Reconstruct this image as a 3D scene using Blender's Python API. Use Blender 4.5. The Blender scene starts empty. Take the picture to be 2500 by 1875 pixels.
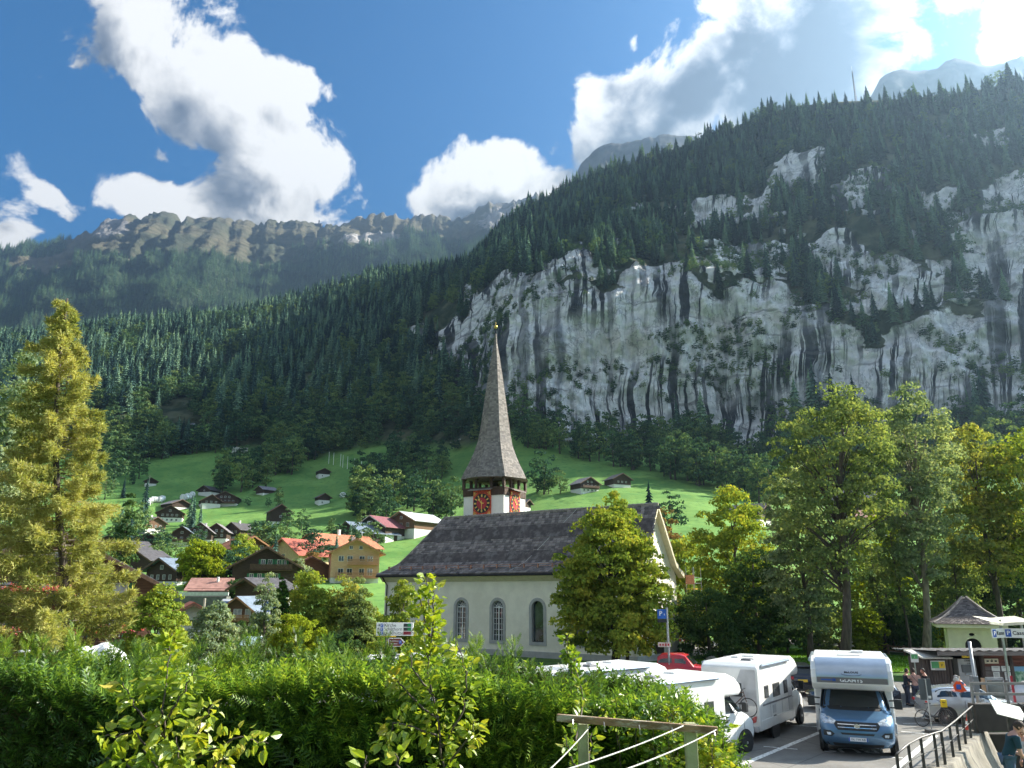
import bpy, bmesh, math, random
import numpy as np
from mathutils import Vector, Matrix, Euler
R = math.radians
random.seed(7)
RNG = np.random.default_rng(11)
SC = bpy.context.scene
COL = SC.collection

# ------------------------------------------------------------------ camera
CH = 5.6; PITCH = R(15.0); F = 1878.0
cam_d = bpy.data.cameras.new('camera')
cam = bpy.data.objects.new('camera', cam_d); COL.objects.link(cam)
cam_d.sensor_width = 36; cam_d.lens = 36 * F / 2500
cam_d.clip_start = 0.1; cam_d.clip_end = 60000
cam.location = (0, 0, CH); cam.rotation_euler = (R(90) + PITCH, 0, 0)
SC.camera = cam
SUN_AZ = R(71); SUN_EL = R(34)          # azimuth clockwise from +Y
SC.view_settings.view_transform = 'Standard'; SC.view_settings.look = 'None'
SC.view_settings.exposure = 2.25; SC.view_settings.gamma = 1
SC.view_settings.use_curve_mapping = False
SC.render.engine = 'CYCLES'
SC.cycles.use_denoising = True
SC.cycles.max_bounces = 7; SC.cycles.diffuse_bounces = 3; SC.cycles.glossy_bounces = 2
SC.cycles.transmission_bounces = 4; SC.cycles.transparent_max_bounces = 12; SC.cycles.volume_bounces = 0
SC.cycles.sample_clamp_indirect = 6

sun_d = bpy.data.lights.new('sun', 'SUN'); sun_d.energy = 3.7; sun_d.angle = R(0.53); sun_d.color = (1, .93, .80)
sun = bpy.data.objects.new('sun', sun_d); COL.objects.link(sun)
sdir = Vector((math.sin(SUN_AZ) * math.cos(SUN_EL), math.cos(SUN_AZ) * math.cos(SUN_EL), math.sin(SUN_EL)))
sun.rotation_euler = (-sdir).to_track_quat('-Z', 'Y').to_euler()
sun.location = (60, 20, 60)

def ray(px, py):
    u = (px - 1250) / F; v = (937.5 - py) / F
    return np.array([u, math.cos(PITCH) - v * math.sin(PITCH), math.sin(PITCH) + v * math.cos(PITCH)])
def at(px, py, Y):
    d = ray(px, py); k = Y / d[1]
    return Vector((d[0] * k, Y, CH + d[2] * k))
def gp(px, py, z=0.0):
    d = ray(px, py); k = (z - CH) / d[2]
    return Vector((d[0] * k, d[1] * k, z))
def azel(px, py):
    d = ray(px, py)
    return math.atan2(d[0], d[1]), math.atan2(d[2], math.hypot(d[0], d[1]))

# ------------------------------------------------------------------ world: sky with clouds
W = bpy.data.worlds.new('World'); SC.world = W; W.use_nodes = True
wn = W.node_tree; wn.nodes.clear()
class NT:
    def __init__(s, tree): s.t = tree; s.L = tree.links
    def n(s, typ, **kw):
        nd = s.t.nodes.new(typ)
        for k, v in kw.items(): setattr(nd, k, v)
        return nd
    def lk(s, a, b): s.L.new(a, b)
    def math(s, op, a, b=None, c=None, clamp=False):
        nd = s.n('ShaderNodeMath', operation=op); nd.use_clamp = clamp
        for i, x in enumerate((a, b, c)):
            if x is None: continue
            if isinstance(x, (int, float)): nd.inputs[i].default_value = x
            else: s.lk(x, nd.inputs[i])
        return nd.outputs[0]
    def smooth(s, x, lo, hi, a=0.0, b=1.0):
        nd = s.n('ShaderNodeMapRange', interpolation_type='SMOOTHSTEP')
        s.lk(x, nd.inputs[0]); nd.inputs[1].default_value = lo; nd.inputs[2].default_value = hi
        nd.inputs[3].default_value = a; nd.inputs[4].default_value = b
        return nd.outputs[0]
    def mix(s, f, a, b, blend='MIX'):
        nd = s.n('ShaderNodeMix', data_type='RGBA', blend_type=blend)
        for i, x in ((0, f), (6, a), (7, b)):
            if isinstance(x, (int, float)): nd.inputs[i].default_value = x
            elif isinstance(x, tuple): nd.inputs[i].default_value = (*x[:3], 1)
            else: s.lk(x, nd.inputs[i])
        return nd.outputs[2]
w = NT(wn)
sky = w.n('ShaderNodeTexSky', sky_type='NISHITA'); sky.sun_disc = False
sky.sun_elevation = SUN_EL; sky.sun_rotation = SUN_AZ; sky.altitude = 800
sky.air_density = 1.0; sky.dust_density = 0.3; sky.ozone_density = 3.0
tc = w.n('ShaderNodeTexCoord')
sep = w.n('ShaderNodeSeparateXYZ'); w.lk(tc.outputs['Generated'], sep.inputs[0])
az = w.math('ARCTAN2', sep.outputs[0], sep.outputs[1])
el = w.math('ARCSINE', sep.outputs[2])
comb = w.n('ShaderNodeCombineXYZ'); w.lk(az, comb.inputs[0]); w.lk(el, comb.inputs[1])
# cloud masses: centre px, py, half size px, py, tilt degrees (clockwise in the sky), strength
CL = [(300, 60, 200, 130, 10, 1), (520, 170, 270, 170, 35, 1), (600, 260, 240, 140, 30, 1), (700, 420, 200, 190, 50, 1.0), (660, 520, 240, 100, -5, 1),
      (390, 505, 260, 60, 10, .9), (120, 478, 140, 50, 25, .85), (30, 575, 140, 90, 0, 1), (720, 195, 160, 55, 15, .75),
      (1210, 445, 215, 105, -3, 1), (1120, 495, 140, 60, 0, .95), (1440, 330, 150, 120, -25, .95), (1350, 450, 120, 70, -10, .95), (480, 540, 330, 45, 3, .9), (1600, 290, 300, 130, -25, 1.0), (1790, 100, 270, 130, -15, 1),
      (2000, 130, 380, 190, -12, 1.0), (2100, 20, 420, 110, 0, .9), (2470, 110, 110, 110, 0, .9), (1545, 105, 50, 45, -45, .62), (1180, 175, 30, 34, 0, .35), (390, 385, 80, 30, 10, .45)]
def density(vec, dirv):
    out = None
    for px, py, hx, hy, tilt, st in CL:
        a0, e0 = azel(px, py)
        k = 1.0 / F * (math.cos(math.atan((px - 1250) / F)) ** 2)
        mp = w.n('ShaderNodeMapping', vector_type='TEXTURE')
        mp.inputs['Location'].default_value = (a0, e0, 0)
        mp.inputs['Rotation'].default_value = (0, 0, R(-tilt))
        mp.inputs['Scale'].default_value = (hx * k * 1.45, hy / F * 1.45, 1)
        w.lk(vec, mp.inputs[0])
        g = w.n('ShaderNodeTexGradient', gradient_type='SPHERICAL'); w.lk(mp.outputs[0], g.inputs[0])
        v = w.math('MULTIPLY', g.outputs[1], st)
        out = v if out is None else w.math('SMOOTH_MAX', out, v, .12)
    n1 = w.n('ShaderNodeTexNoise'); n1.inputs['Scale'].default_value = 9; n1.inputs['Detail'].default_value = 11
    n1.inputs['Roughness'].default_value = .6; n1.inputs['Distortion'].default_value = .35
    w.lk(dirv, n1.inputs['Vector'])
    n2 = w.n('ShaderNodeTexNoise'); n2.inputs['Scale'].default_value = 2.2; n2.inputs['Detail'].default_value = 2; w.lk(dirv, n2.inputs['Vector'])
    outside = w.smooth(w.math('ABSOLUTE', az), .75, 1.3)  # unseen clouds outside the view, added for neutral fill light
    out = w.math('MAXIMUM', out, w.math('MULTIPLY', w.math('MULTIPLY', w.smooth(n2.outputs[0], .36, .62), .95), outside))
    nn = w.math('SUBTRACT', n1.outputs[0], .5)
    return w.math('ADD', out, w.math('MULTIPLY', nn, 2.0))
d0 = density(comb.outputs[0], tc.outputs['Generated'])
vo = w.n('ShaderNodeVectorMath', operation='ADD'); w.lk(comb.outputs[0], vo.inputs[0]); vo.inputs[1].default_value = (.035, .045, 0)
vo2 = w.n('ShaderNodeVectorMath', operation='ADD'); w.lk(tc.outputs['Generated'], vo2.inputs[0]); vo2.inputs[1].default_value = (.033, -.01, .042)
d1 = density(vo.outputs[0], vo2.outputs[0])
alpha = w.smooth(d0, .36, .52)
thick = w.smooth(d0, .42, .92)
lit = w.math('SUBTRACT', d0, d1)
# away from the sun the cloud is seen from its lit side; towards the sun from its shaded side
toward = w.math('MULTIPLY', w.smooth(az, -.25, .35), w.smooth(az, 1.9, 2.6, 1, 0))
base = w.math('SUBTRACT', 1.0, w.math('MULTIPLY', thick, w.math('MULTIPLY_ADD', toward, .66, .28)))
n9 = w.n('ShaderNodeTexNoise'); n9.inputs['Scale'].default_value = 22; n9.inputs['Detail'].default_value = 6; w.lk(tc.outputs['Generated'], n9.inputs['Vector'])
bright = w.math('ADD', w.math('ADD', base, w.math('MULTIPLY', lit, 1.15)), w.math('MULTIPLY', w.math('SUBTRACT', n9.outputs[0], .5), w.math('MULTIPLY', thick, .9)))
bright = w.math('MINIMUM', w.math('MAXIMUM', bright, .30), 1.12)
cc = w.mix(w.smooth(bright, .3, 1.0), (.36, .44, .56), (1, .99, .96))
ccs = w.n('ShaderNodeVectorMath', operation='SCALE'); w.lk(cc, ccs.inputs[0])
w.lk(w.math('MULTIPLY', bright, 2.0), ccs.inputs['Scale'])
hs = w.n('ShaderNodeHueSaturation'); hs.inputs['Saturation'].default_value = 1.42; hs.inputs['Value'].default_value = .29; hs.inputs['Hue'].default_value = .497
w.lk(sky.outputs[0], hs.inputs['Color'])
fin = w.mix(alpha, hs.outputs[0], ccs.outputs[0])
bg = w.n('ShaderNodeBackground'); bg.inputs[1].default_value = .12
w.lk(fin, bg.inputs[0]); wo = w.n('ShaderNodeOutputWorld'); w.lk(bg.outputs[0], wo.inputs[0])
W.cycles.sampling_method = 'MANUAL'; W.cycles.sample_map_resolution = 512

# ------------------------------------------------------------------ helpers
def tag(o, label=None, cat=None, group=None, kind=None):
    if label: o['label'] = label
    if cat: o['category'] = cat
    if group: o['group'] = group
    if kind: o['kind'] = kind
    return o
def thing(name, label, cat, loc=(0, 0, 0), rz=0, group=None, kind=None):
    o = bpy.data.objects.new(name, None); COL.objects.link(o)
    o.empty_display_size = .3
    o.location = loc; o.rotation_euler = (0, 0, rz)
    return tag(o, label, cat, group, kind)
def link(name, me, parent=None, loc=None, rot=None):
    o = bpy.data.objects.new(name, me); COL.objects.link(o)
    if parent is not None: o.parent = parent
    if loc is not None: o.location = loc
    if rot is not None: o.rotation_euler = rot
    return o
def copy_tree(o, parent=None, loc=None, rz=None, scale=None):
    c = o.copy(); COL.objects.link(c)
    if parent is not None: c.parent = parent
    if loc is not None: c.location = loc
    if rz is not None: c.rotation_euler = (0, 0, rz)
    if scale is not None: c.scale = scale if hasattr(scale, '__len__') else (scale,) * 3
    for ch in list(o.children):
        d = copy_tree(ch, c)
    return c
def np_mesh(name, V, Fc, mats=(), smooth=False, midx=None):
    V = np.asarray(V, dtype=np.float32); Fc = np.asarray(Fc, dtype=np.int32)
    me = bpy.data.meshes.new(name)
    k = Fc.shape[1]; n = len(Fc)
    me.vertices.add(len(V)); me.vertices.foreach_set('co', V.ravel())
    me.loops.add(n * k); me.loops.foreach_set('vertex_index', Fc.ravel())
    me.polygons.add(n); me.polygons.foreach_set('loop_start', np.arange(0, n * k, k, dtype=np.int32))
    me.polygons.foreach_set('loop_total', np.full(n, k, dtype=np.int32))
    if midx is not None: me.polygons.foreach_set('material_index', np.asarray(midx, dtype=np.int32))
    me.polygons.foreach_set('use_smooth', np.full(n, smooth, dtype=bool))
    for m in mats: me.materials.append(m)
    me.update(calc_edges=True)
    return me
class MB:
    def __init__(s): s.v = []; s.f = []; s.m = []; s.mi = 0; s.M = None
    def add(s, vs, fs):
        b = len(s.v)
        for p in vs:
            p = Vector(p)
            if s.M is not None: p = s.M @ p
            s.v.append(p)
        for f in fs: s.f.append([b + i for i in f]); s.m.append(s.mi)
        return s
    def box(s, c, d, rot=None):
        cx, cy, cz = c; dx, dy, dz = d[0] / 2, d[1] / 2, d[2] / 2
        vs = [Vector((x * dx, y * dy, z * dz)) for z in (-1, 1) for y in (-1, 1) for x in (-1, 1)]
        if rot: E_ = Euler(rot).to_matrix(); vs = [E_ @ q for q in vs]
        vs = [q + Vector(c) for q in vs]
        return s.add(vs, [(0, 2, 3, 1), (4, 5, 7, 6), (0, 1, 5, 4), (2, 6, 7, 3), (0, 4, 6, 2), (1, 3, 7, 5)])
    def bar(s, a, b, w_, h_=None, up=(0, 0, 1)):
        a = Vector(a); b = Vector(b); h_ = h_ or w_
        d = (b - a); L = d.length
        if L < 1e-6: return s
        d.normalize(); up = Vector(up)
        if abs(d.dot(up)) > .98: up = Vector((0, 1, 0)) if abs(d.y) < .9 else Vector((1, 0, 0))
        sx = d.cross(up).normalized(); sz = sx.cross(d).normalized()
        vs = []
        for p in (a, b):
            for i, j in ((-1, -1), (1, -1), (1, 1), (-1, 1)):
                vs.append(p + sx * i * w_ / 2 + sz * j * h_ / 2)
        return s.add(vs, [(0, 3, 2, 1), (4, 5, 6, 7), (0, 1, 5, 4), (1, 2, 6, 5), (2, 3, 7, 6), (3, 0, 4, 7)])
    def tube(s, pts, rad, n=6, cap=True):
        pts = [Vector(p) for p in pts]
        if not hasattr(rad, '__len__'): rad = [rad] * len(pts)
        rings = []; vs = []; prev = None
        for i, p in enumerate(pts):
            d = (pts[min(i + 1, len(pts) - 1)] - pts[max(i - 1, 0)]).normalized()
            if prev is None:
                sx = d.orthogonal().normalized()
            else:
                sx = (prev - d * prev.dot(d)).normalized()
            prev = sx; sy = d.cross(sx)
            for k in range(n):
                a = 2 * math.pi * k / n
                vs.append(p + (sx * math.cos(a) + sy * math.sin(a)) * rad[i])
        fs = []
        for i in range(len(pts) - 1):
            for k in range(n):
                a = i * n + k; b = i * n + (k + 1) % n
                fs.append((a, b, b + n, a + n))
        if cap:
            fs.append(tuple(range(n - 1, -1, -1))); fs.append(tuple(range((len(pts) - 1) * n, len(pts) * n)))
        return s.add(vs, fs)
    def prism(s, poly, d0, d1, plane='xz'):
        """poly of 2-D points, extruded from d0 to d1 along the third axis"""
        def P(a, b, c): return {'xz': (a, c, b), 'xy': (a, b, c), 'yz': (c, a, b)}[plane]
        n = len(poly)
        vs = [P(a, b, d0) for a, b in poly] + [P(a, b, d1) for a, b in poly]
        fs = [tuple(range(n)), tuple(range(2 * n - 1, n - 1, -1))] + [(i, i + n, (i + 1) % n + n, (i + 1) % n) for i in range(n)]
        return s.add(vs, fs)
    def lathe(s, prof, c=(0, 0, 0), n=16, axis='z'):
        vs = []; fs = []
        for r_, h_ in prof:
            for k in range(n):
                a = 2 * math.pi * k / n; x, y = r_ * math.cos(a), r_ * math.sin(a)
                vs.append({'z': (c[0] + x, c[1] + y, c[2] + h_), 'y': (c[0] + x, c[1] + h_, c[2] + y), 'x': (c[0] + h_, c[1] + x, c[2] + y)}[axis])
        for i in range(len(prof) - 1):
            for k in range(n):
                a = i * n + k; b = i * n + (k + 1) % n
                fs.append((a, b, b + n, a + n))
        fs.append(tuple(range(n - 1, -1, -1))); fs.append(tuple(range((len(prof) - 1) * n, len(prof) * n)))
        return s.add(vs, fs)
    def mesh(s, name, mats, smooth=False, fix=True):
        me = bpy.data.meshes.new(name)
        me.from_pydata([tuple(p) for p in s.v], [], s.f)
        for m in (mats if isinstance(mats, (list, tuple)) else [mats]): me.materials.append(m)
        me.polygons.foreach_set('material_index', s.m)
        if fix:
            bm = bmesh.new(); bm.from_mesh(me); bmesh.ops.recalc_face_normals(bm, faces=bm.faces); bm.to_mesh(me); bm.free()
        me.polygons.foreach_set('use_smooth', [smooth] * len(me.polygons))
        me.update(); return me
    def build(s, name, mats, parent=None, loc=None, rot=None, smooth=False, bevel=0, fix=True):
        o = link(name, s.mesh(name, mats, smooth, fix), parent, loc, rot)
        if bevel:
            b = o.modifiers.new('bevel', 'BEVEL'); b.width = bevel; b.segments = 2; b.limit_method = 'ANGLE'; b.angle_limit = R(35)
            b.harden_normals = False
        return o

# numpy value noise
def _hash(ix, iy, iz):
    h = (ix.astype(np.int64) * 374761393 + iy.astype(np.int64) * 668265263 + iz.astype(np.int64) * 2147483647 * 3) & 0xffffffff
    h = ((h ^ (h >> 13)) * 1274126177) & 0xffffffff
    h = (h ^ (h >> 16)) & 0xffffffff
    return h.astype(np.float64) / 0xffffffff
def vnoise(x, y, z):
    x = np.asarray(x, float); y = np.asarray(y, float) + 0 * x; z = np.asarray(z, float) + 0 * x
    xi = np.floor(x); yi = np.floor(y); zi = np.floor(z)
    fx = x - xi; fy = y - yi; fz = z - zi
    fx = fx * fx * (3 - 2 * fx); fy = fy * fy * (3 - 2 * fy); fz = fz * fz * (3 - 2 * fz)
    xi = xi.astype(np.int64); yi = yi.astype(np.int64); zi = zi.astype(np.int64)
    r = 0
    for a in (0, 1):
        for b in (0, 1):
            for c in (0, 1):
                wgt = (fx if a else 1 - fx) * (fy if b else 1 - fy) * (fz if c else 1 - fz)
                r = r + wgt * _hash(xi + a, yi + b, zi + c)
    return r * 2 - 1
def fbm(x, y, z=0., o=5, g=.5):
    r = 0; a = 1; t = 0
    for i in range(o):
        r = r + a * vnoise(x * 2 ** i + 17.3 * i, y * 2 ** i - 9.1 * i, np.asarray(z) * 2 ** i + 5.7 * i); t += a; a *= g
    return r / t
def sstep(x, a, b):
    t = np.clip((x - a) / (b - a), 0, 1); return t * t * (3 - 2 * t)

# ------------------------------------------------------------------ materials
MATS = {}
def newmat(name):
    m = bpy.data.materials.new(name); m.use_nodes = True
    m.node_tree.nodes.clear(); t = NT(m.node_tree)
    out = t.n('ShaderNodeOutputMaterial'); MATS[name] = m
    return m, t, out
def mat(name, col, rough=.6, metal=0, var=.12, vs=3., bump=0., bs=20., spec=.5, coat=0, stretch=None, col2=None, c2s=None, emis=None, wear=0):
    """principled material with colour that wanders a little, and fine relief"""
    if name in MATS: return MATS[name]
    m, t, out = newmat(name)
    p = t.n('ShaderNodeBsdfPrincipled'); t.lk(p.outputs[0], out.inputs[0])
    tcn = t.n('ShaderNodeTexCoord'); src = tcn.outputs['Object']
    if stretch:
        mp = t.n('ShaderNodeMapping'); mp.inputs['Scale'].default_value = stretch; t.lk(src, mp.inputs[0]); src = mp.outputs[0]
    nz = t.n('ShaderNodeTexNoise'); nz.inputs['Scale'].default_value = vs; nz.inputs['Detail'].default_value = 6; t.lk(src, nz.inputs['Vector'])
    a = tuple(max(0, c * (1 - var)) for c in col); b = tuple(min(1, c * (1 + var)) for c in col)
    f = t.smooth(nz.outputs[0], .3, .7)
    c_ = t.mix(f, a, b)
    if col2:
        n2 = t.n('ShaderNodeTexNoise'); n2.inputs['Scale'].default_value = c2s or vs * .5; n2.inputs['Detail'].default_value = 8; n2.inputs['Roughness'].default_value = .65; t.lk(src, n2.inputs['Vector'])
        c_ = t.mix(t.smooth(n2.outputs[0], .48, .66), c_, col2)
    oi = t.n('ShaderNodeObjectInfo')
    t.lk(c_, p.inputs['Base Color'])
    p.inputs['Roughness'].default_value = rough; p.inputs['Metallic'].default_value = metal
    p.inputs['Specular IOR Level'].default_value = spec; p.inputs['Coat Weight'].default_value = coat; p.inputs['Coat Roughness'].default_value = .08
    if emis: p.inputs['Emission Color'].default_value = (*emis[:3], 1); p.inputs['Emission Strength'].default_value = emis[3]
    if bump:
        nb = t.n('ShaderNodeTexNoise'); nb.inputs['Scale'].default_value = bs; nb.inputs['Detail'].default_value = 5; t.lk(src, nb.inputs['Vector'])
        bp = t.n('ShaderNodeBump'); bp.inputs['Strength'].default_value = bump; bp.inputs['Distance'].default_value = .02
        t.lk(nb.outputs[0], bp.inputs['Height']); t.lk(bp.outputs[0], p.inputs['Normal'])
    return m
def leafmat(name, cols, trans=.4, pos_scale=0, gloss=.0, hue_obj=.0):
    """foliage: colour differs from leaf to leaf, light passes through"""
    if name in MATS: return MATS[name]
    m, t, out = newmat(name)
    g = t.n('ShaderNodeNewGeometry'); oi = t.n('ShaderNodeObjectInfo')
    cr = t.n('ShaderNodeValToRGB')
    e = cr.color_ramp.elements
    while len(e) < len(cols): e.new(.5)
    for i, c in enumerate(cols):
        e[i].position = i / max(1, len(cols) - 1); e[i].color = (*c, 1)
    rnd = g.outputs['Random Per Island']
    # broad patches of colour through the crown, plus leaf to leaf, plus tree to tree
    nz = t.n('ShaderNodeTexNoise'); tcn = t.n('ShaderNodeTexCoord'); nz.inputs['Scale'].default_value = pos_scale or .6; nz.inputs['Detail'].default_value = 2
    t.lk(tcn.outputs['Object'], nz.inputs['Vector'])
    x = t.math('MULTIPLY_ADD', rnd, .55, t.math('MULTIPLY', t.smooth(nz.outputs[0], .3, .7), .45 - hue_obj * .2))
    x = t.math('MULTIPLY_ADD', t.math('SUBTRACT', oi.outputs['Random'], .5), hue_obj, x)
    t.lk(x, cr.inputs[0])
    d = t.n('ShaderNodeBsdfDiffuse'); tr = t.n('ShaderNodeBsdfTranslucent'); mx = t.n('ShaderNodeMixShader')
    t.lk(cr.outputs[0], d.inputs[0])
    sc = t.mix(1.0, cr.outputs[0], (1.25, 1.2, .55), 'MULTIPLY')
    t.lk(sc, tr.inputs[0]); mx.inputs[0].default_value = trans
    t.lk(d.outputs[0], mx.inputs[1]); t.lk(tr.outputs[0], mx.inputs[2])
    last = mx.outputs[0]
    if gloss:
        gl = t.n('ShaderNodeBsdfGlossy'); gl.inputs['Roughness'].default_value = .4; gl.inputs[0].default_value = (.8, .8, .8, 1)
        m2 = t.n('ShaderNodeMixShader'); m2.inputs[0].default_value = gloss; t.lk(last, m2.inputs[1]); t.lk(gl.outputs[0], m2.inputs[2]); last = m2.outputs[0]
    t.lk(last, out.inputs[0])
    return m
BARK = mat('bark', (.09, .07, .055), .9, var=.35, vs=6, bump=.6, bs=14, stretch=(1, 1, .25))
BARKL = mat('bark_pale', (.20, .17, .13), .9, var=.4, vs=5, bump=.6, bs=14, stretch=(1, 1, .25))

# ------------------------------------------------------------------ terrain
def pchip1(xs, ys, x):
    """monotone cubic through the knots, xs (K,), ys (K,) ; x (M,)"""
    xs = np.asarray(xs, float); ys = np.asarray(ys, float); h = np.diff(xs); d = np.diff(ys) / h
    m = np.zeros_like(ys); m[0] = d[0]; m[-1] = d[-1]
    for i in range(1, len(xs) - 1):
        if d[i - 1] * d[i] > 0:
            w1 = 2 * h[i] + h[i - 1]; w2 = h[i] + 2 * h[i - 1]; m[i] = (w1 + w2) / (w1 / d[i - 1] + w2 / d[i])
    i = np.clip(np.searchsorted(xs, x) - 1, 0, len(xs) - 2); t = (x - xs[i]) / h[i]
    return (ys[i] * (1 + 2 * t) * (1 - t) ** 2 + h[i] * m[i] * t * (1 - t) ** 2 + ys[i + 1] * t * t * (3 - 2 * t) + h[i] * m[i + 1] * t * t * (t - 1))
# each column: photo x ; (photo y, distance) of: valley edge, village slope, meadow top, foot of forest or cliff, mid slope, cliff top, crest
TER = [
 (-700, [(1545, 95), (1480, 150), (1330, 300), (1160, 480), (1020, 620), (900, 850), (860, 1000), (810, 1200)]),
 (0,    [(1555, 95), (1470, 150), (1330, 300), (1150, 480), (1010, 620), (880, 850), (850, 1000), (805, 1200)]),
 (250,  [(1560, 95), (1450, 150), (1325, 300), (1130, 500), (1010, 600), (870, 850), (820, 1000), (785, 1180)]),
 (500,  [(1575, 95), (1430, 150), (1320, 310), (1115, 520), (1010, 600), (860, 830), (800, 1000), (765, 1150)]),
 (750,  [(1580, 95), (1430, 150), (1315, 300), (1135, 500), (1030, 590), (850, 800), (760, 970), (700, 1120)]),
 (950,  [(1580, 95), (1440, 145), (1310, 290), (1110, 500), (1010, 570), (810, 770), (710, 920), (640, 1080)]),
 (1130, [(1580, 95), (1430, 145), (1310, 270), (1120, 450), (1010, 520), (820, 640), (720, 720), (620, 1020)]),
 (1250, [(1580, 95), (1420, 140), (1280, 270), (1090, 420), (960, 470), (790, 510), (690, 560), (520, 950)]),
 (1450, [(1580, 95), (1410, 140), (1215, 300), (1115, 400), (1065, 440), (880, 465), (690, 500), (425, 880)]),
 (1700, [(1580, 95), (1410, 140), (1240, 270), (1150, 370), (1085, 430), (880, 455), (700, 485), (335, 820)]),
 (1950, [(1585, 95), (1420, 140), (1290, 250), (1200, 330), (1090, 400), (880, 430), (720, 460), (250, 700)]),
 (2250, [(1585, 95), (1430, 140), (1300, 240), (1190, 310), (1080, 370), (880, 400), (720, 440), (225, 640)]),
 (2550, [(1585, 95), (1430, 135), (1300, 220), (1180, 290), (1060, 340), (880, 375), (700, 420), (180, 600)]),
 (3000, [(1590, 95), (1440, 130), (1330, 200), (1210, 260), (1080, 310), (850, 345), (650, 385), (110, 520)]),  # unseen crest, raised so its shadow covers the meadows
 (3700, [(1600, 85), (1480, 115), (1400, 150), (1330, 200), (1270, 230), (1200, 250), (1130, 270), (1000, 330)])]  # unseen end, kept low so sun reaches church and village
TER = [(c, k[:-1] + [(k[-1][0] + (42 if c <= 1140 else 26 if c <= 1250 else 12), k[-1][1])]) for c, k in TER]
NR, NCm = 420, 780
pxs = np.linspace(-700, 3700, NCm)
K = len(TER[0][1])
tk = np.array([0, .08, .2, .36, .46, .62, .76, 1.0])
rows = np.linspace(0, 1, NR)
PY = np.zeros((K, NCm)); DY = np.zeros((K, NCm)); tx = [c[0] for c in TER]
for k in range(K):
    PY[k] = pchip1(tx, [c[1][k][0] for c in TER], pxs); DY[k] = pchip1(tx, [c[1][k][1] for c in TER], pxs)
py2 = np.zeros((NR, NCm)); dd2 = np.zeros((NR, NCm))
for j in range(NCm):
    py2[:, j] = pchip1(tk, PY[:, j], rows); dd2[:, j] = pchip1(tk, DY[:, j], rows)
def at_np(px, py, Y):
    u = (px - 1250) / F; v = (937.5 - py) / F
    dx, dy, dz = u, math.cos(PITCH) - v * math.sin(PITCH), math.sin(PITCH) + v * math.cos(PITCH)
    k = Y / dy; return np.stack([dx * k, Y + 0 * px, CH + dz * k], -1)
PX2 = np.broadcast_to(pxs, (NR, NCm))
TP = at_np(PX2, py2, dd2)
# rock: soft regions of bare limestone
def ell(px, py, cx, cy, hx, hy, rot=0):
    c, s = math.cos(R(rot)), math.sin(R(rot)); x = px - cx; y = py - cy
    return np.clip(1.25 - np.sqrt(((x * c + y * s) / hx) ** 2 + ((-x * s + y * c) / hy) ** 2), -1, 1)
def rockness(px, py):
    r = np.full(px.shape, -1.0)
    for e in [(1420, 890, 330, 250, 10), (1720, 950, 300, 210, 10), (1180, 860, 130, 130, 40), (1270, 800, 150, 130, 30), (1190, 760, 75, 70, -30), (1060, 825, 60, 24, 10),
              (1410, 630, 38, 50, 0), (1740, 525, 100, 40, -8), (1930, 900, 170, 190, 0), (2300, 900, 180, 150, -20), (2440, 600, 110, 170, 20),
              (1580, 690, 90, 40, -10), (1830, 640, 130, 50, -20), (2060, 640, 120, 80, 30), (1640, 800, 200, 110, 10), (2170, 700, 80, 100, 0),
              (2100, 480, 110, 45, -30), (1950, 430, 60, 60, 0), (2450, 930, 150, 100, 0), (2700, 800, 250, 200, 0), (670, 820, 12, 9, 0), (2200, 1010, 160, 60, 0)]:
        r = np.maximum(r, ell(px, py, *e) * 1.0)
    return r
X_, Y_, Z_ = TP[..., 0], TP[..., 1], TP[..., 2]
rk = rockness(PX2, py2) + .62 * fbm(X_ / 55, Y_ / 55, Z_ / 40, 5, .6)
cre_y = py2[-1][None]
rk = np.maximum(rk, .22 * (PX2 > 1300) * (py2 < 1000) * (py2 > cre_y + 110) + .75 * fbm(X_ / 40, Y_ / 40, Z_ / 30, 5, .62))
rock = sstep(rk, .28, .42)
slope_zone = sstep(rows, .36, .44)[:, None]                # no crags on the meadows
rock = rock * slope_zone
# relief: buttresses and chimneys on the cliff, gullies on the forest slope, gentle swells on meadows
wav = fbm(X_ / 26, Y_ / 26, Z_ / 150, 5, .55); wav2 = fbm(X_ / 7, Y_ / 7, Z_ / 40, 4, .55)
ledge = fbm(X_ / 90, Y_ / 90, Z_ / 16, 4, .5)
rg = np.abs(wav); rg = 1 - 2.2 * rg
amp = slope_zone * (.35 + .65 * sstep(rk, -.1, .5))
dispd = amp * (-12 * rg + 16 * fbm(X_ / 70, Y_ / 70, Z_ / 220, 3) + 6 * wav2 - 5 * ledge * rock)
dispd += slope_zone * (1 - rock) * 14 * fbm(X_ / 120, Y_ / 120, Z_ / 300, 4)
crest_fade = 1 - sstep(rows, .9, 1)[:, None] * .7
dirn = np.stack([X_, Y_, 0 * X_], -1); dirn /= np.linalg.norm(dirn, axis=-1, keepdims=True)
TP = TP + dirn * (dispd * crest_fade)[..., None]
mead = (1 - slope_zone) * sstep(rows, .03, .12)[:, None]
TP[..., 2] += mead * (2.2 * fbm(X_ / 45, Y_ / 45, 0, 4) + .35 * fbm(X_ / 6, Y_ / 6, 0, 3))
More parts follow.
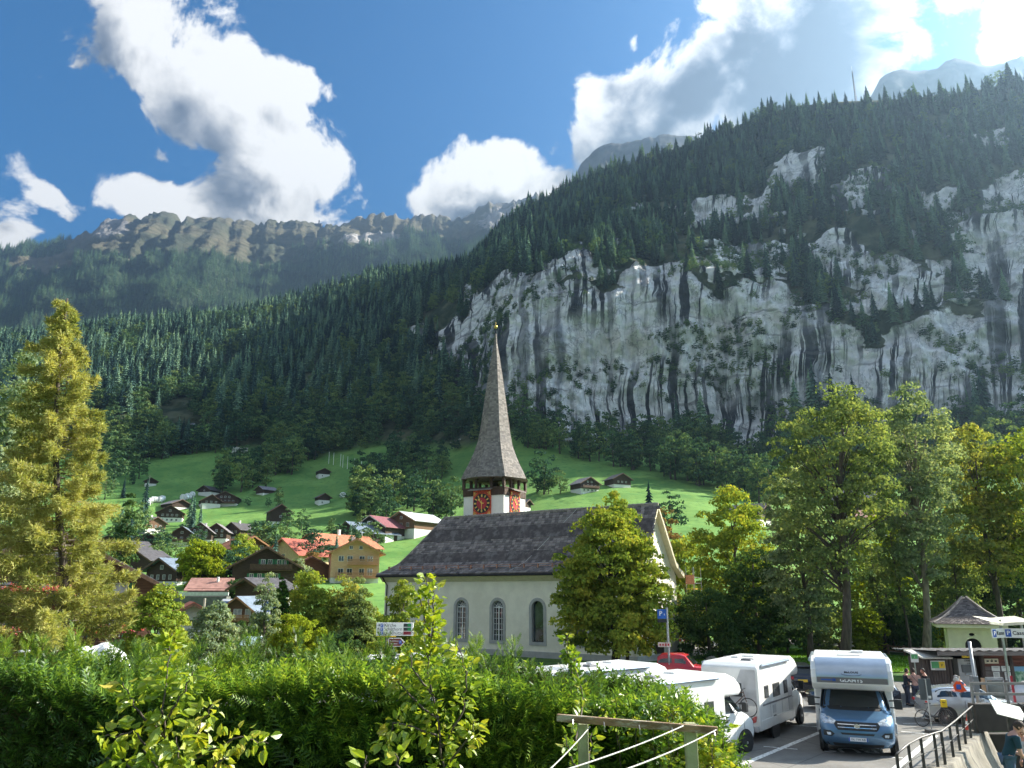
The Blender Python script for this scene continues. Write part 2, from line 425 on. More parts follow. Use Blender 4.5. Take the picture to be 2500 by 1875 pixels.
# the far side falls away
back = []
last = TP[-1]
for i, (dz, dyy) in enumerate([(-6, 25), (-30, 80), (-90, 200), (-220, 420), (-400, 800)]):
    q = last.copy(); q[:, :2] += dirn[-1][:, :2] * dyy; q[:, 2] = np.maximum(last[:, 2] + dz, -8); back.append(q)
front = TP[0].copy(); front[:, 2] = -6; front[:, :2] *= .93
ALL = np.concatenate([front[None], TP, np.stack(back)], 0)
nr = ALL.shape[0]
idx = np.arange(nr * NCm).reshape(nr, NCm)
quads = np.stack([idx[:-1, :-1], idx[:-1, 1:], idx[1:, 1:], idx[1:, :-1]], -1).reshape(-1, 4)
rk_all = np.concatenate([np.zeros((1, NCm)), rock, np.repeat(rock[-1:] * 0, 5, 0)], 0)
# meadow mask: grass below the forest, with clearings
def meadow_mask(px, py, rws):
    m = 1 - sstep(rws, .37, .40)
    m = np.maximum(m, (ell(px, py, 900, 1135, 110, 25, -20) > .3) * 1.0)
    m = np.maximum(m, (ell(px, py, 470, 1065, 60, 18, -20) > .3) * 1.0)
    return m
rr2 = np.broadcast_to(rows[:, None], (NR, NCm))
md = meadow_mask(PX2, py2, rr2)
md_all = np.concatenate([np.ones((1, NCm)), md, np.zeros((5, NCm))], 0)

def rock_nodes(t, src, streak=1.0):
    """pale limestone with dark water streaks running down, ochre stains and cracks"""
    mp = t.n('ShaderNodeMapping'); mp.inputs['Scale'].default_value = (1 / 4.5, 1, 1 / 110.); t.lk(src, mp.inputs[0])
    al = t.n('ShaderNodeAttribute', attribute_name='along').outputs['Fac']; sz = t.n('ShaderNodeSeparateXYZ'); t.lk(src, sz.inputs[0])
    wall = t.n('ShaderNodeCombineXYZ'); t.lk(al, wall.inputs[0]); t.lk(sz.outputs[2], wall.inputs[2]); nw = t.n('ShaderNodeTexNoise'); nw.inputs['Scale'].default_value = 1 / 45.; nw.inputs['Detail'].default_value = 4; t.lk(wall.outputs[0], nw.inputs['Vector']); ww_ = t.n('ShaderNodeCombineXYZ'); t.lk(t.math('MULTIPLY', t.math('SUBTRACT', nw.outputs[0], .5), 15), ww_.inputs[0]); va = t.n('ShaderNodeVectorMath', operation='ADD'); t.lk(wall.outputs[0], va.inputs[0]); t.lk(ww_.outputs[0], va.inputs[1]); src = va.outputs[0]; t.lk(src, mp.inputs[0])
    n1 = t.n('ShaderNodeTexNoise'); n1.inputs['Scale'].default_value = 1; n1.inputs['Detail'].default_value = 6; n1.inputs['Roughness'].default_value = .6; n1.inputs['Distortion'].default_value = .35
    t.lk(mp.outputs[0], n1.inputs['Vector'])
    n2 = t.n('ShaderNodeTexNoise'); n2.inputs['Scale'].default_value = 1 / 60.; n2.inputs['Detail'].default_value = 4; t.lk(src, n2.inputs['Vector'])
    n3 = t.n('ShaderNodeTexNoise'); n3.inputs['Scale'].default_value = 1 / 5.; n3.inputs['Detail'].default_value = 8; n3.inputs['Roughness'].default_value = .7; t.lk(src, n3.inputs['Vector'])
    c = t.mix(t.smooth(n3.outputs[0], .35, .68), (.60, .61, .62), (.90, .89, .87))
    c = t.mix(t.math('MULTIPLY', t.smooth(n2.outputs[0], .56, .70), .3), c, (.55, .44, .30))
    # streaks come in bands
    band = t.smooth(n2.outputs[0], .44, .60, 1, .2)
    mpb = t.n('ShaderNodeMapping'); mpb.inputs['Scale'].default_value = (1 / 17., 1, 1 / 150.); mpb.inputs['Location'].default_value = (3.1, 0, 1.7); t.lk(src, mpb.inputs[0])
    nb = t.n('ShaderNodeTexNoise'); nb.inputs['Detail'].default_value = 5; nb.inputs['Scale'].default_value = 1; nb.inputs['Distortion'].default_value = .3; t.lk(mpb.outputs[0], nb.inputs['Vector'])
    c = t.mix(t.smooth(nb.outputs[0], .55, .60, 0, .7), c, (.13, .14, .16))
    st = t.math('MULTIPLY', t.smooth(t.math('ADD', n1.outputs[0], t.math('MULTIPLY', t.math('SUBTRACT', nb.outputs[0], .5), .35)), .50, .54), t.math('MULTIPLY', band, streak))
    c = t.mix(st, c, (.03, .035, .045))
    mp7 = t.n('ShaderNodeMapping'); mp7.inputs['Scale'].default_value = (1 / 13., 1, 1 / 24.); t.lk(src, mp7.inputs[0])
    n7 = t.n('ShaderNodeTexNoise'); n7.inputs['Scale'].default_value = 1; n7.inputs['Detail'].default_value = 5; n7.inputs['Roughness'].default_value = .65; t.lk(mp7.outputs[0], n7.inputs['Vector'])
    ck = t.smooth(t.math('ABSOLUTE', t.math('SUBTRACT', n7.outputs[0], .5)), .004, .018, .45, 0); c = t.mix(ck, c, (.07, .075, .08))
    mp8 = t.n('ShaderNodeMapping'); mp8.inputs['Scale'].default_value = (1 / 50., 1, 1 / 6.); t.lk(src, mp8.inputs[0])
    n8 = t.n('ShaderNodeTexNoise'); n8.inputs['Scale'].default_value = 1; n8.inputs['Detail'].default_value = 6; t.lk(mp8.outputs[0], n8.inputs['Vector'])
    c = t.mix(t.smooth(n8.outputs[0], .60, .66, 0, .6), c, (.12, .12, .12))
    mp4 = t.n('ShaderNodeMapping'); mp4.inputs['Scale'].default_value = (1 / 22., 1 / 22., 1 / 34.); t.lk(src, mp4.inputs[0])
    n4 = t.n('ShaderNodeTexNoise'); n4.inputs['Scale'].default_value = 1; n4.inputs['Detail'].default_value = 9; n4.inputs['Roughness'].default_value = .68; t.lk(mp4.outputs[0], n4.inputs['Vector'])
    c = t.mix(t.smooth(n4.outputs[0], .615, .65), c, (.05, .065, .045))
    hgt = t.math('ADD', t.math('MULTIPLY', n1.outputs[0], 3.0), t.math('MULTIPLY', n3.outputs[0], 2.0))
    return c, hgt, n3
m, t, out = newmat('mountain')
p = t.n('ShaderNodeBsdfPrincipled'); t.lk(p.outputs[0], out.inputs[0]); p.inputs['Roughness'].default_value = .95; p.inputs['Specular IOR Level'].default_value = .1
geo = t.n('ShaderNodeTexCoord').outputs['Object']
rc, rh, n3 = rock_nodes(t, geo)
a1 = t.n('ShaderNodeAttribute', attribute_name='rock'); a2 = t.n('ShaderNodeAttribute', attribute_name='meadow')
ng_ = t.n('ShaderNodeTexNoise'); ng_.inputs['Scale'].default_value = 1 / 22.; ng_.inputs['Detail'].default_value = 9; ng_.inputs['Roughness'].default_value = .6; t.lk(geo, ng_.inputs['Vector'])
ng2 = t.n('ShaderNodeTexNoise'); ng2.inputs['Scale'].default_value = 1 / 2.2; ng2.inputs['Detail'].default_value = 6; t.lk(geo, ng2.inputs['Vector'])
gr = t.mix(t.smooth(ng_.outputs[0], .35, .65), (.105, .225, .055), (.175, .31, .08))
wst = t.math('SINE', t.math('ADD', t.math('MULTIPLY', t.n('ShaderNodeAttribute', attribute_name='along').outputs['Fac'], .55), t.math('MULTIPLY', ng_.outputs[0], 22)))
gr = t.mix(t.smooth(wst, .1, .9, 0, .38), gr, (.16, .27, .06))
gr = t.mix(t.smooth(ng2.outputs[0], .5, .75), gr, (.08, .18, .05))
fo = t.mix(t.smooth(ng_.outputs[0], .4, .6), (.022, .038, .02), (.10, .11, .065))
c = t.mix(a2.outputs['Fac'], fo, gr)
n5 = t.math('ADD', a1.outputs['Fac'], t.math('MULTIPLY', t.math('SUBTRACT', n3.outputs[0], .5), 1.2))
c = t.mix(t.smooth(n5, .35, .62), c, rc)
t.lk(c, p.inputs['Base Color'])
bp = t.n('ShaderNodeBump'); bp.inputs['Strength'].default_value = .9; bp.inputs['Distance'].default_value = 1.6
t.lk(t.math('MULTIPLY', rh, a1.outputs['Fac']), bp.inputs['Height']); t.lk(bp.outputs[0], p.inputs['Normal'])
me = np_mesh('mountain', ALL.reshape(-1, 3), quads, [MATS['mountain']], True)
al_all = np.broadcast_to((pxs - 1250) / F * 470, rk_all.shape)
for nm, arr in (('rock', rk_all), ('meadow', md_all), ('along', al_all)):
    at_ = me.attributes.new(nm, 'FLOAT', 'POINT'); at_.data.foreach_set('value', arr.ravel().astype(np.float32))
mountain = tag(link('mountain', me), 'limestone cliff and forested slope above green meadows', kind='structure')

def ter_at(px, t):
    """surface point of the slope at photo column px and row fraction t (0 valley .. 1 crest)"""
    j = np.clip((np.asarray(px) + 700) / 4400 * (NCm - 1), 0, NCm - 1.001); i = np.clip(np.asarray(t) * (NR - 1), 0, NR - 1.001)
    j0 = j.astype(int); i0 = i.astype(int); fj = (j - j0)[..., None]; fi = (i - i0)[..., None]
    return (TP[i0, j0] * (1 - fi) * (1 - fj) + TP[i0 + 1, j0] * fi * (1 - fj) + TP[i0, j0 + 1] * (1 - fi) * fj + TP[i0 + 1, j0 + 1] * fi * fj)
def ter_px(px, py):
    """slope point seen at photo pixel (px, py) of the undisplaced slope"""
    j = int(round((px + 700) / 4400 * (NCm - 1))); col = py2[:, j]
    i = int(np.argmin(np.abs(col - py))); return Vector(TP[i, j])

# far mountain
SK = [(-500, 640), (0, 612), (60, 610), (100, 606), (150, 596), (190, 586), (212, 573), (235, 580), (270, 533), (300, 535), (345, 527), (380, 532), (410, 528), (470, 540), (545, 540), (560, 536), (600, 546), (650, 544), (676, 543), (700, 552), (730, 545), (780, 555), (835, 560), (855, 548), (870, 535), (905, 527), (960, 526), (1000, 533), (1060, 528), (1110, 543), (1150, 525), (1175, 508), (1200, 498), (1230, 503), (1270, 483), (1300, 472), (1340, 482), (1380, 468), (1450, 455), (1700, 440), (2000, 500)]
NX2, NY2 = 420, 130
fx = np.linspace(-500, 2000, NX2); cre = np.interp(fx, [a for a, b in SK], [b for a, b in SK])
cre = cre - 46 * (.5 - np.abs(fbm(fx / 34, 0 * fx, 3.3, 5, .6))) + 17 - 3 * fbm(fx / 6, 0 * fx, 8.8, 3)
v = np.linspace(0, 1, NY2)[:, None]
py3 = 880 + (cre[None] - 880) * v
base_d = 2300 + 0 * fx; crest_d = np.interp(fx, [-500, 200, 800, 1400, 2000], [3300, 3500, 3700, 3500, 3300])
dd3 = base_d[None] + (crest_d - base_d)[None] * (v ** .9)
FP = at_np(np.broadcast_to(fx, py3.shape), py3, dd3)
Xf, Yf, Zf = FP[..., 0], FP[..., 1], FP[..., 2]
spur = 1 - 2 * np.abs(fbm(Xf / 420 + Zf / 900, Yf / 2400, 0 * Xf + 2.2, 4, .5))
spur2 = 1 - 2 * np.abs(fbm(Xf / 130 + Zf / 500, Zf / 700, 0 * Xf + 7.2, 4, .55))
fd = (-170 * spur - 75 * spur2 + 90 * fbm(Xf / 110, Yf / 400, Zf / 70, 5, .6)) * (np.sin(np.clip(v, 0, 1) * 3.14) ** .6 * .9 + .1)
FP[..., 1] += fd
b1 = FP[-1].copy(); b1[:, 1] += 300; b1[:, 2] -= 150; b2 = FP[-1].copy(); b2[:, 1] += 1200; b2[:, 2] = 0
FA = np.concatenate([FP, b1[None], b2[None]], 0); n2_ = FA.shape[0]
idx = np.arange(n2_ * NX2).reshape(n2_, NX2)
quads = np.stack([idx[:-1, :-1], idx[:-1, 1:], idx[1:, 1:], idx[1:, :-1]], -1).reshape(-1, 4)
m, t, out = newmat('far_mountain')
p = t.n('ShaderNodeBsdfPrincipled'); t.lk(p.outputs[0], out.inputs[0]); p.inputs['Roughness'].default_value = .95; p.inputs['Specular IOR Level'].default_value = .1
geo = t.n('ShaderNodeTexCoord').outputs['Object']
nz = t.n('ShaderNodeTexNoise'); nz.inputs['Scale'].default_value = 1 / 260.; nz.inputs['Detail'].default_value = 9; nz.inputs['Roughness'].default_value = .62; t.lk(geo, nz.inputs['Vector'])
gg = t.mix(t.smooth(nz.outputs[0], .4, .62), (.115, .105, .07), (.05, .06, .04))  # grass tones lowered overall to stand in for cloud shade
# avalanche terraces: level lines across the grass
sp = t.n('ShaderNodeSeparateXYZ'); t.lk(geo, sp.inputs[0])
wv = t.math('SINE', t.math('ADD', t.math('MULTIPLY', sp.outputs[2], .20), t.math('MULTIPLY', nz.outputs[0], 6)))
a3 = t.n('ShaderNodeAttribute', attribute_name='terrace')
gg = t.mix(t.math('MULTIPLY', t.smooth(wv, .2, .8), t.math('MULTIPLY', a3.outputs['Fac'], .8)), gg, (.06, .065, .04))
ro = t.mix(t.smooth(nz.outputs[0], .35, .65), (.12, .12, .125), (.34, .33, .32))
a1 = t.n('ShaderNodeAttribute', attribute_name='rock'); a2 = t.n('ShaderNodeAttribute', attribute_name='wood')
fg = t.mix(a2.outputs['Fac'], gg, (.035, .055, .03))
n6 = t.n('ShaderNodeTexNoise'); n6.inputs['Scale'].default_value = 1 / 70.; n6.inputs['Detail'].default_value = 9; n6.inputs['Roughness'].default_value = .65; t.lk(geo, n6.inputs['Vector'])
fg = t.mix(t.smooth(t.math('ADD', a1.outputs['Fac'], t.math('SUBTRACT', n6.outputs[0], .5)), .40, .55), fg, ro)
t.lk(fg, p.inputs['Base Color'])
bp = t.n('ShaderNodeBump'); bp.inputs['Strength'].default_value = .9; bp.inputs['Distance'].default_value = 25
t.lk(n6.outputs[0], bp.inputs['Height']); t.lk(bp.outputs[0], p.inputs['Normal'])
me = np_mesh('far_mountain', FA.reshape(-1, 3), quads, [m], True)
PXf = np.broadcast_to(fx, py3.shape)
frk = np.clip(ell(PXf, py3, 290, 575, 75, 50, 30), 0, 1) + np.clip(ell(PXf, py3, 920, 615, 90, 28, -5), 0, 1) + np.clip(ell(PXf, py3, 1250, 560, 130, 60, -10), 0, 1) * .8 + sstep(v, .93, 1) * .55 * (PXf > 820)
# woods: lower slope, dark left shoulder, strips up the gullies; open pastures between
wod = sstep(py3, 640, 690) + (PXf < 215) * (py3 < 650) * sstep(215 - PXf, 0, 60) - 1.6 * np.clip(ell(PXf, py3, 190, 668, 150, 34, -12), 0, 1) - .9 * np.clip(ell(PXf, py3, 360, 655, 60, 22, 25), 0, 1)
wod += sstep(fbm(Xf / 200, Zf / 400, 0 * Xf, 4), .05, .25) * sstep(py3, 565, 620) * (PXf > 500) + sstep(PXf, 650, 760) * sstep(py3, 590, 640) * .5
wod = np.clip(wod + .5 * fbm(Xf / 90, Yf / 150, Zf / 60, 4), 0, 1) * (1 - np.clip(frk, 0, 1))
ter_ = ((PXf > 330) & (PXf < 860) & (py3 < 660)) * 1.0
for nm, arr in (('rock', frk), ('wood', sstep(wod, .35, .6)), ('terrace', ter_)):
    arr = np.concatenate([arr, np.repeat(arr[-1:], 2, 0)], 0)
    at_ = me.attributes.new(nm, 'FLOAT', 'POINT'); at_.data.foreach_set('value', arr.ravel().astype(np.float32))
far_mountain = tag(link('far_mountain', me), 'distant alpine ridge with tan pastures and dark woods', kind='structure')

# grey peaks behind the right-hand crest
def peak(name, sk, Y0, label, base):
    xs = np.linspace(sk[0][0], sk[-1][0], 90); cy = np.interp(xs, [a for a, b in sk], [b for a, b in sk]) - 9 * fbm(xs / 16, 0 * xs, 1.5, 5, .6)
    vv = np.linspace(0, 1, 40)[:, None]; yy = base + (cy[None] - base) * vv; d_ = Y0 + 500 * vv + 0 * yy
    P_ = at_np(np.broadcast_to(xs, yy.shape), yy, d_)
    P_[..., 1] += 190 * fbm(P_[..., 0] / 70, P_[..., 2] / 90, 0 * yy, 6, .62) * np.sin(vv * 3.14)
    e_ = P_[-1].copy(); e_[:, 1] += 500; e_[:, 2] -= 300
    A_ = np.concatenate([P_, e_[None]], 0); ii = np.arange(A_.shape[0] * 90).reshape(-1, 90)
    q_ = np.stack([ii[:-1, :-1], ii[:-1, 1:], ii[1:, 1:], ii[1:, :-1]], -1).reshape(-1, 4)
    tag(link(name, np_mesh(name, A_.reshape(-1, 3), q_, [mat('peak_rock', (.05, .053, .058), .95, var=.5, vs=1 / 50., bump=1, bs=1 / 20., spec=.05, col2=(.045, .055, .05), c2s=1 / 60.)], True)), label, kind='structure')
peak('rocky_peak_hill', [(1380, 480), (1420, 400), (1445, 370), (1480, 352), (1520, 350), (1560, 340), (1620, 330), (1700, 330), (1800, 420)], 1900, 'grey rock peak behind the wooded crest', 620)
peak('rocky_ridge_hill', [(2040, 420), (2130, 225), (2150, 190), (2180, 172), (2290, 168), (2305, 150), (2330, 142), (2380, 155), (2420, 160), (2460, 152), (2490, 138), (2600, 130), (2800, 200), (3000, 420)], 1500, 'grey rocky ridge above the top right forest', 560)
# ------------------------------------------------------------------ ground
m, t, out = newmat('earth')
p = t.n('ShaderNodeBsdfPrincipled'); t.lk(p.outputs[0], out.inputs[0]); p.inputs['Roughness'].default_value = .95; p.inputs['Specular IOR Level'].default_value = .15
geo = t.n('ShaderNodeTexCoord').outputs['Object']
n1 = t.n('ShaderNodeTexNoise'); n1.inputs['Scale'].default_value = .35; n1.inputs['Detail'].default_value = 8; t.lk(geo, n1.inputs['Vector'])
n2 = t.n('ShaderNodeTexNoise'); n2.inputs['Scale'].default_value = 9; n2.inputs['Detail'].default_value = 5; t.lk(geo, n2.inputs['Vector'])
c = t.mix(t.smooth(n1.outputs[0], .4, .6), (.05, .12, .03), (.10, .17, .04)); c = t.mix(t.smooth(n2.outputs[0], .45, .7), c, (.04, .08, .02))
t.lk(c, p.inputs['Base Color'])
def ground_z(x, y):
    x = np.asarray(x, float); y = np.asarray(y, float)
    z = 0 * x
    z = z - 2.2 * sstep(-x, 18, 45) * sstep(y, 40, 85)               # lower towards the village lane
    z = z + 3.0 * (1 - sstep(y, 9.0, 11.0)) * (1 - sstep(x, 2.2, 4.2))  # terrace the camera stands on
    z = z - 6 * sstep(x - (.735 * (y - 23.4) + 10.7), -.2, 1.3) * (y < 35.5) * sstep(x, 6, 8)
    return z
gx = np.concatenate([[-6000, -2500, -900, -400], np.arange(-200, -60, 10), np.arange(-60, 60.1, .75), np.arange(70, 200, 10), [400, 900, 2500, 6000]])
gy = np.concatenate([[-6000, -2000, -600, -150, -60], np.arange(-20, 100.1, .75), [104, 108, 115, 140, 600, 2500, 9000]])
GX, GY = np.meshgrid(gx, gy); GZ = ground_z(GX, GY)
GZ = GZ - 9 * sstep(GY, 96, 112)
V_ = np.stack([GX, GY, GZ], -1).reshape(-1, 3); idx = np.arange(len(gy) * len(gx)).reshape(len(gy), len(gx))
quads = np.stack([idx[:-1, :-1], idx[:-1, 1:], idx[1:, 1:], idx[1:, :-1]], -1).reshape(-1, 4)
tag(link('ground', np_mesh('ground', V_, quads, [m], True)), 'grassy valley floor', kind='structure')

# ------------------------------------------------------------------ distant trees
def conifer_mesh(name, mats, H=1., layers=15, per=9, rad=.17, seed=0, droop=.35, wide=.5):
    rg_ = np.random.default_rng(seed); V = []; Fq = []
    for l in range(layers):
        f = l / (layers - 1); h = .06 + .90 * f; r = rad * (1 - f) ** .85 + .012
        for k in range(per):
            a = 2 * math.pi * (k + .5 * (l % 2) + rg_.uniform(-.3, .3)) / per; rr = r * rg_.uniform(.65, 1.2)
            w_ = rr * wide * rg_.uniform(.7, 1.2); ca, sa = math.cos(a), math.sin(a)
            z0 = h + .035 * rg_.uniform(.4, 1.2); z1 = h - rr * droop
            b = len(V)
            V += [(0, 0, z0 + .03), (ca * rr * .55 - sa * w_ * .5, sa * rr * .55 + ca * w_ * .5, (z0 + z1) / 2 - .012), (ca * rr, sa * rr, z1), (ca * rr * .55 + sa * w_ * .5, sa * rr * .55 - ca * w_ * .5, (z0 + z1) / 2 - .012)]
            Fq.append((b, b + 1, b + 2, b + 3))
    b = len(V); V += [(.012, 0, .9), (-.006, .01, .9), (0, 0, 1.02), (-.006, -.01, .9)]; Fq.append((b, b + 1, b + 2, b + 3))
    V = np.array(V) * H
    return np_mesh(name, V, Fq, mats)
def leaf_quads(P, N, size, aspect=.55, rg_=RNG, curl=0.0):
    """one rhombic leaf per point; N is the way it faces (roughly)"""
    n = len(P); d = rg_.normal(size=(n, 3)); N = N / (np.linalg.norm(N, axis=1, keepdims=True) + 1e-9)
    ax = np.cross(N, d); ax /= np.linalg.norm(ax, axis=1, keepdims=True) + 1e-9
    bx = np.cross(N, ax); s = np.asarray(size).reshape(-1, 1) * np.ones((n, 1))
    V = np.stack([P - ax * s * .5, P + bx * s * aspect * .5 - N * s * curl, P + ax * s * .5, P - bx * s * aspect * .5 - N * s * curl], 1).reshape(-1, 3)
    Fq = np.arange(4 * n).reshape(n, 4)
    return V, Fq
def crown_points(env, H, n_clump, n_leaf, rc, rg_, lump=.25, hollow=.35, cx=0, cy=0, sq=.75, seedn=0.):
    """clumps spread through an uneven envelope; env = [(height fraction, radius)]"""
    hs_ = np.array([e[0] for e in env]); rs_ = np.array([e[1] for e in env])
    hh = np.linspace(hs_[0], hs_[-1], 200); ww = np.interp(hh, hs_, rs_) ** 1.6 + .02; ww /= ww.sum()
    h = rg_.choice(hh, n_clump, p=ww) + rg_.uniform(-.01, .01, n_clump)
    a = rg_.uniform(0, 2 * math.pi, n_clump)
    r0 = np.interp(h, hs_, rs_) * (1 + lump * fbm(np.cos(a) * 1.5 + seedn, np.sin(a) * 1.5, h * 5, 2) * 2)
    rr = r0 * np.sqrt(rg_.uniform(hollow ** 2, 1, n_clump))
    C = np.stack([cx + rr * np.cos(a), cy + rr * np.sin(a), h * H], 1)
    d = rg_.normal(size=(n_clump, n_leaf, 3)); d /= np.linalg.norm(d, axis=2, keepdims=True)
    d[..., 2] = np.where(d[..., 2] < -.3, -d[..., 2] * .5, d[..., 2])
    q = rg_.uniform(.45, 1, (n_clump, n_leaf, 1)) ** .5
    rcl = (rc * rg_.uniform(.6, 1.3, (n_clump, 1, 1)))
    off = d * q * rcl; off[..., 2] *= sq
    P = (C[:, None] + off).reshape(-1, 3); N = (d + rg_.normal(scale=.45, size=d.shape)).reshape(-1, 3)
    return C, P, N
SPR = leafmat('spruce_needles', [(.018, .04, .042), (.06, .12, .10), (.14, .24, .17), (.23, .34, .20)], .12, pos_scale=2, hue_obj=1.0)
SPF = leafmat('far_needles', [(.05, .10, .07), (.09, .16, .09), (.15, .22, .10)], .12, pos_scale=2, hue_obj=1.0)
DEC = leafmat('broadleaf_far', [(.03, .07, .05), (.07, .14, .075), (.14, .22, .09), (.24, .31, .10)], .25, pos_scale=.3, hue_obj=.9)
def trunk_mesh(H, r0, lean=(0, 0), n=7, name='trunk', mt=None, top=.85):
    mb = MB(); pts = []; rad = []
    for i in range(7):
        f = i / 6; pts.append((lean[0] * f + .012 * H * math.sin(f * 7), lean[1] * f + .01 * H * math.cos(f * 5) - .01 * H, H * top * f - .3)); rad.append(r0 * (1 - .8 * f) * (1.35 if i == 0 else 1))
    return mb.tube(pts, rad, n).mesh(name, mt or BARK, True)
protos = []
HC = 26.
for s_ in range(3):
    th = thing('spruce_tree', 'dark spruce at the foot of the forest slope', 'tree', group='spruce trees along the lower forest edge')
    link('crown', conifer_mesh('crown', [SPR], HC, 17 + s_, 9, (.19, .16, .22)[s_], s_), th)
    link('trunk', trunk_mesh(HC, .35), th)
    protos.append(th)
def decid_proto(s_, H=17., leaf=.95, n=34, nl=30, mt=None, env=None, rc=2.0):
    rg_ = np.random.default_rng(50 + s_)
    env = env or [(.12, 3.2), (.3, 5.6), (.55, 5.9), (.8, 4.2), (1.0, .8)]
    C, P, N = crown_points(env, H, n, nl, rc, rg_, .25, .5, seedn=s_ * 3)
    V, Q = leaf_quads(P, N, rg_.uniform(.7, 1.3, len(P)) * leaf, .75, rg_)
    th = thing('broadleaf_tree', 'dark green broadleaf tree at the edge of the meadow', 'tree', group='broadleaf trees around the meadows')
    link('crown', np_mesh('crown', V, Q, [mt or DEC]), th); link('trunk', trunk_mesh(H, .38, top=.7), th)
    return th
dprotos = [decid_proto(i) for i in range(3)]
dprotos.append(decid_proto(3, env=[(.08, 2.2), (.3, 3.4), (.6, 3.2), (.85, 2.0), (1, .3)]))
def scatter(name, label, pts, scl, rot, proto, tilt=0.):
    me = bpy.data.meshes.new(name); me.vertices.add(len(pts)); me.vertices.foreach_set('co', np.asarray(pts, np.float32).ravel())
    for nm, arr in (('scl', scl), ('rot', rot)):
        a_ = me.attributes.new(nm, 'FLOAT', 'POINT'); a_.data.foreach_set('value', np.asarray(arr, np.float32))
    o = tag(link(name, me), label, kind='stuff')
    ng = bpy.data.node_groups.new(name, 'GeometryNodeTree')
    ng.interface.new_socket('Geometry', in_out='INPUT', socket_type='NodeSocketGeometry'); ng.interface.new_socket('Geometry', in_out='OUTPUT', socket_type='NodeSocketGeometry')
    gi = ng.nodes.new('NodeGroupInput'); go = ng.nodes.new('NodeGroupOutput')
    ip = ng.nodes.new('GeometryNodeInstanceOnPoints'); ob = ng.nodes.new('GeometryNodeObjectInfo'); ob.inputs['Object'].default_value = proto
    ob.inputs['As Instance'].default_value = True
    na = ng.nodes.new('GeometryNodeInputNamedAttribute'); na.data_type = 'FLOAT'; na.inputs[0].default_value = 'scl'
    nb = ng.nodes.new('GeometryNodeInputNamedAttribute'); nb.data_type = 'FLOAT'; nb.inputs[0].default_value = 'rot'
    cx = ng.nodes.new('ShaderNodeCombineXYZ')
    L = ng.links; L.new(gi.outputs[0], ip.inputs['Points']); L.new(ob.outputs['Geometry'], ip.inputs['Instance'])
    L.new(na.outputs['Attribute'], ip.inputs['Scale']); L.new(nb.outputs['Attribute'], cx.inputs[2]); L.new(cx.outputs[0], ip.inputs['Rotation'])
    L.new(ip.outputs[0], go.inputs[0])
    md_ = o.modifiers.new('scatter', 'NODES'); md_.node_group = ng
    return o
# candidate positions on the slope, even in world area
cellA = np.linalg.norm(np.cross(TP[1:, :-1] - TP[:-1, :-1], TP[:-1, 1:] - TP[:-1, :-1]), axis=-1)
rmid = (rock[1:, 1:] + rock[:-1, :-1]) / 2; mmid = (md[1:, 1:] + md[:-1, :-1]) / 2
pxm = (PX2[1:, 1:] + PX2[:-1, :-1]) / 2; pym = (py2[1:, 1:] + py2[:-1, :-1]) / 2; rwm = (rr2[1:, 1:] + rr2[:-1, :-1]) / 2
horiz = np.linalg.norm((TP[1:, :-1] - TP[:-1, :-1])[..., :2], axis=-1); vert = np.abs((TP[1:, :-1] - TP[:-1, :-1])[..., 2])
steep = vert / (horiz + .01)
dens = (1 - np.clip(rmid * 1.6, 0, 1)) * (1 - mmid) * (pxm > -350) * (pxm < 2950) * (rwm > .37)
dens = dens * np.where(steep > 3.5, .25, 1)
tm = TP[1:, 1:]; dens = dens * (.12 + .88 * sstep(fbm(tm[..., 0] / 75, tm[..., 1] / 75, tm[..., 2] / 110, 4, .55), -.30, -.12))
def pick(n, wgt, rg_):
    wf = (wgt * cellA).ravel(); wf = wf / wf.sum(); k = rg_.choice(len(wf), n, p=wf)
    i, j = np.unravel_index(k, cellA.shape); a, b = rg_.uniform(size=(2, n))
    P = TP[i, j] + (TP[i + 1, j] - TP[i, j]) * a[:, None] + (TP[i, j + 1] - TP[i, j]) * b[:, None]
    return P, pxm[i, j], pym[i, j], rwm[i, j]
rg_ = np.random.default_rng(5)
P, ppx, ppy, prw = pick(14500, dens, rg_)
# near the foot of the slope broadleaves take over
pdec = np.clip(1.05 - (prw - .37) / .17, 0, 1) * .95 + .22 + .5 * (fbm(P[:, 0] / 60, P[:, 1] / 60, 0 * P[:, 0], 3) > .12) * (ppx < 1200)
isd = rg_.uniform(size=len(P)) < pdec
big = rg_.uniform(.45, 1.35, len(P)) * (1 - .25 * (ppx > 1300) * (prw > .6))
# the nearest become trees of their own
dist = np.hypot(P[:, 0], P[:, 1])
vis = (ppx > 240) & (ppx < 2000)
for nm, msk, plist, nown, lab in (('spruce', ~isd, protos, 60, "spruce trees"), ("broadleaf", isd, dprotos, 60, 'broadleaf trees')):
    ids = np.where(msk)[0]; order = ids[np.argsort(dist[ids] + (~vis[ids]) * 1e4)]
    own = order[:nown]; rest = order[nown:]
    for c_, i in enumerate(own):
        pr = plist[c_ % 3]
        cp = copy_tree(pr, loc=P[i], rz=rg_.uniform(0, 6.28), scale=float(big[i]))
    for s_ in range(3):
        sub = rest[s_::3]
        pr = plist[s_]; crown = [c for c in pr.children if c.name.startswith('crown')][0]
        scatter(nm + '_forest', 'dense %s covering the mountain slope' % lab, P[sub] - [0, 0, .4], big[sub], rg_.uniform(0, 6.28, len(sub)), crown)
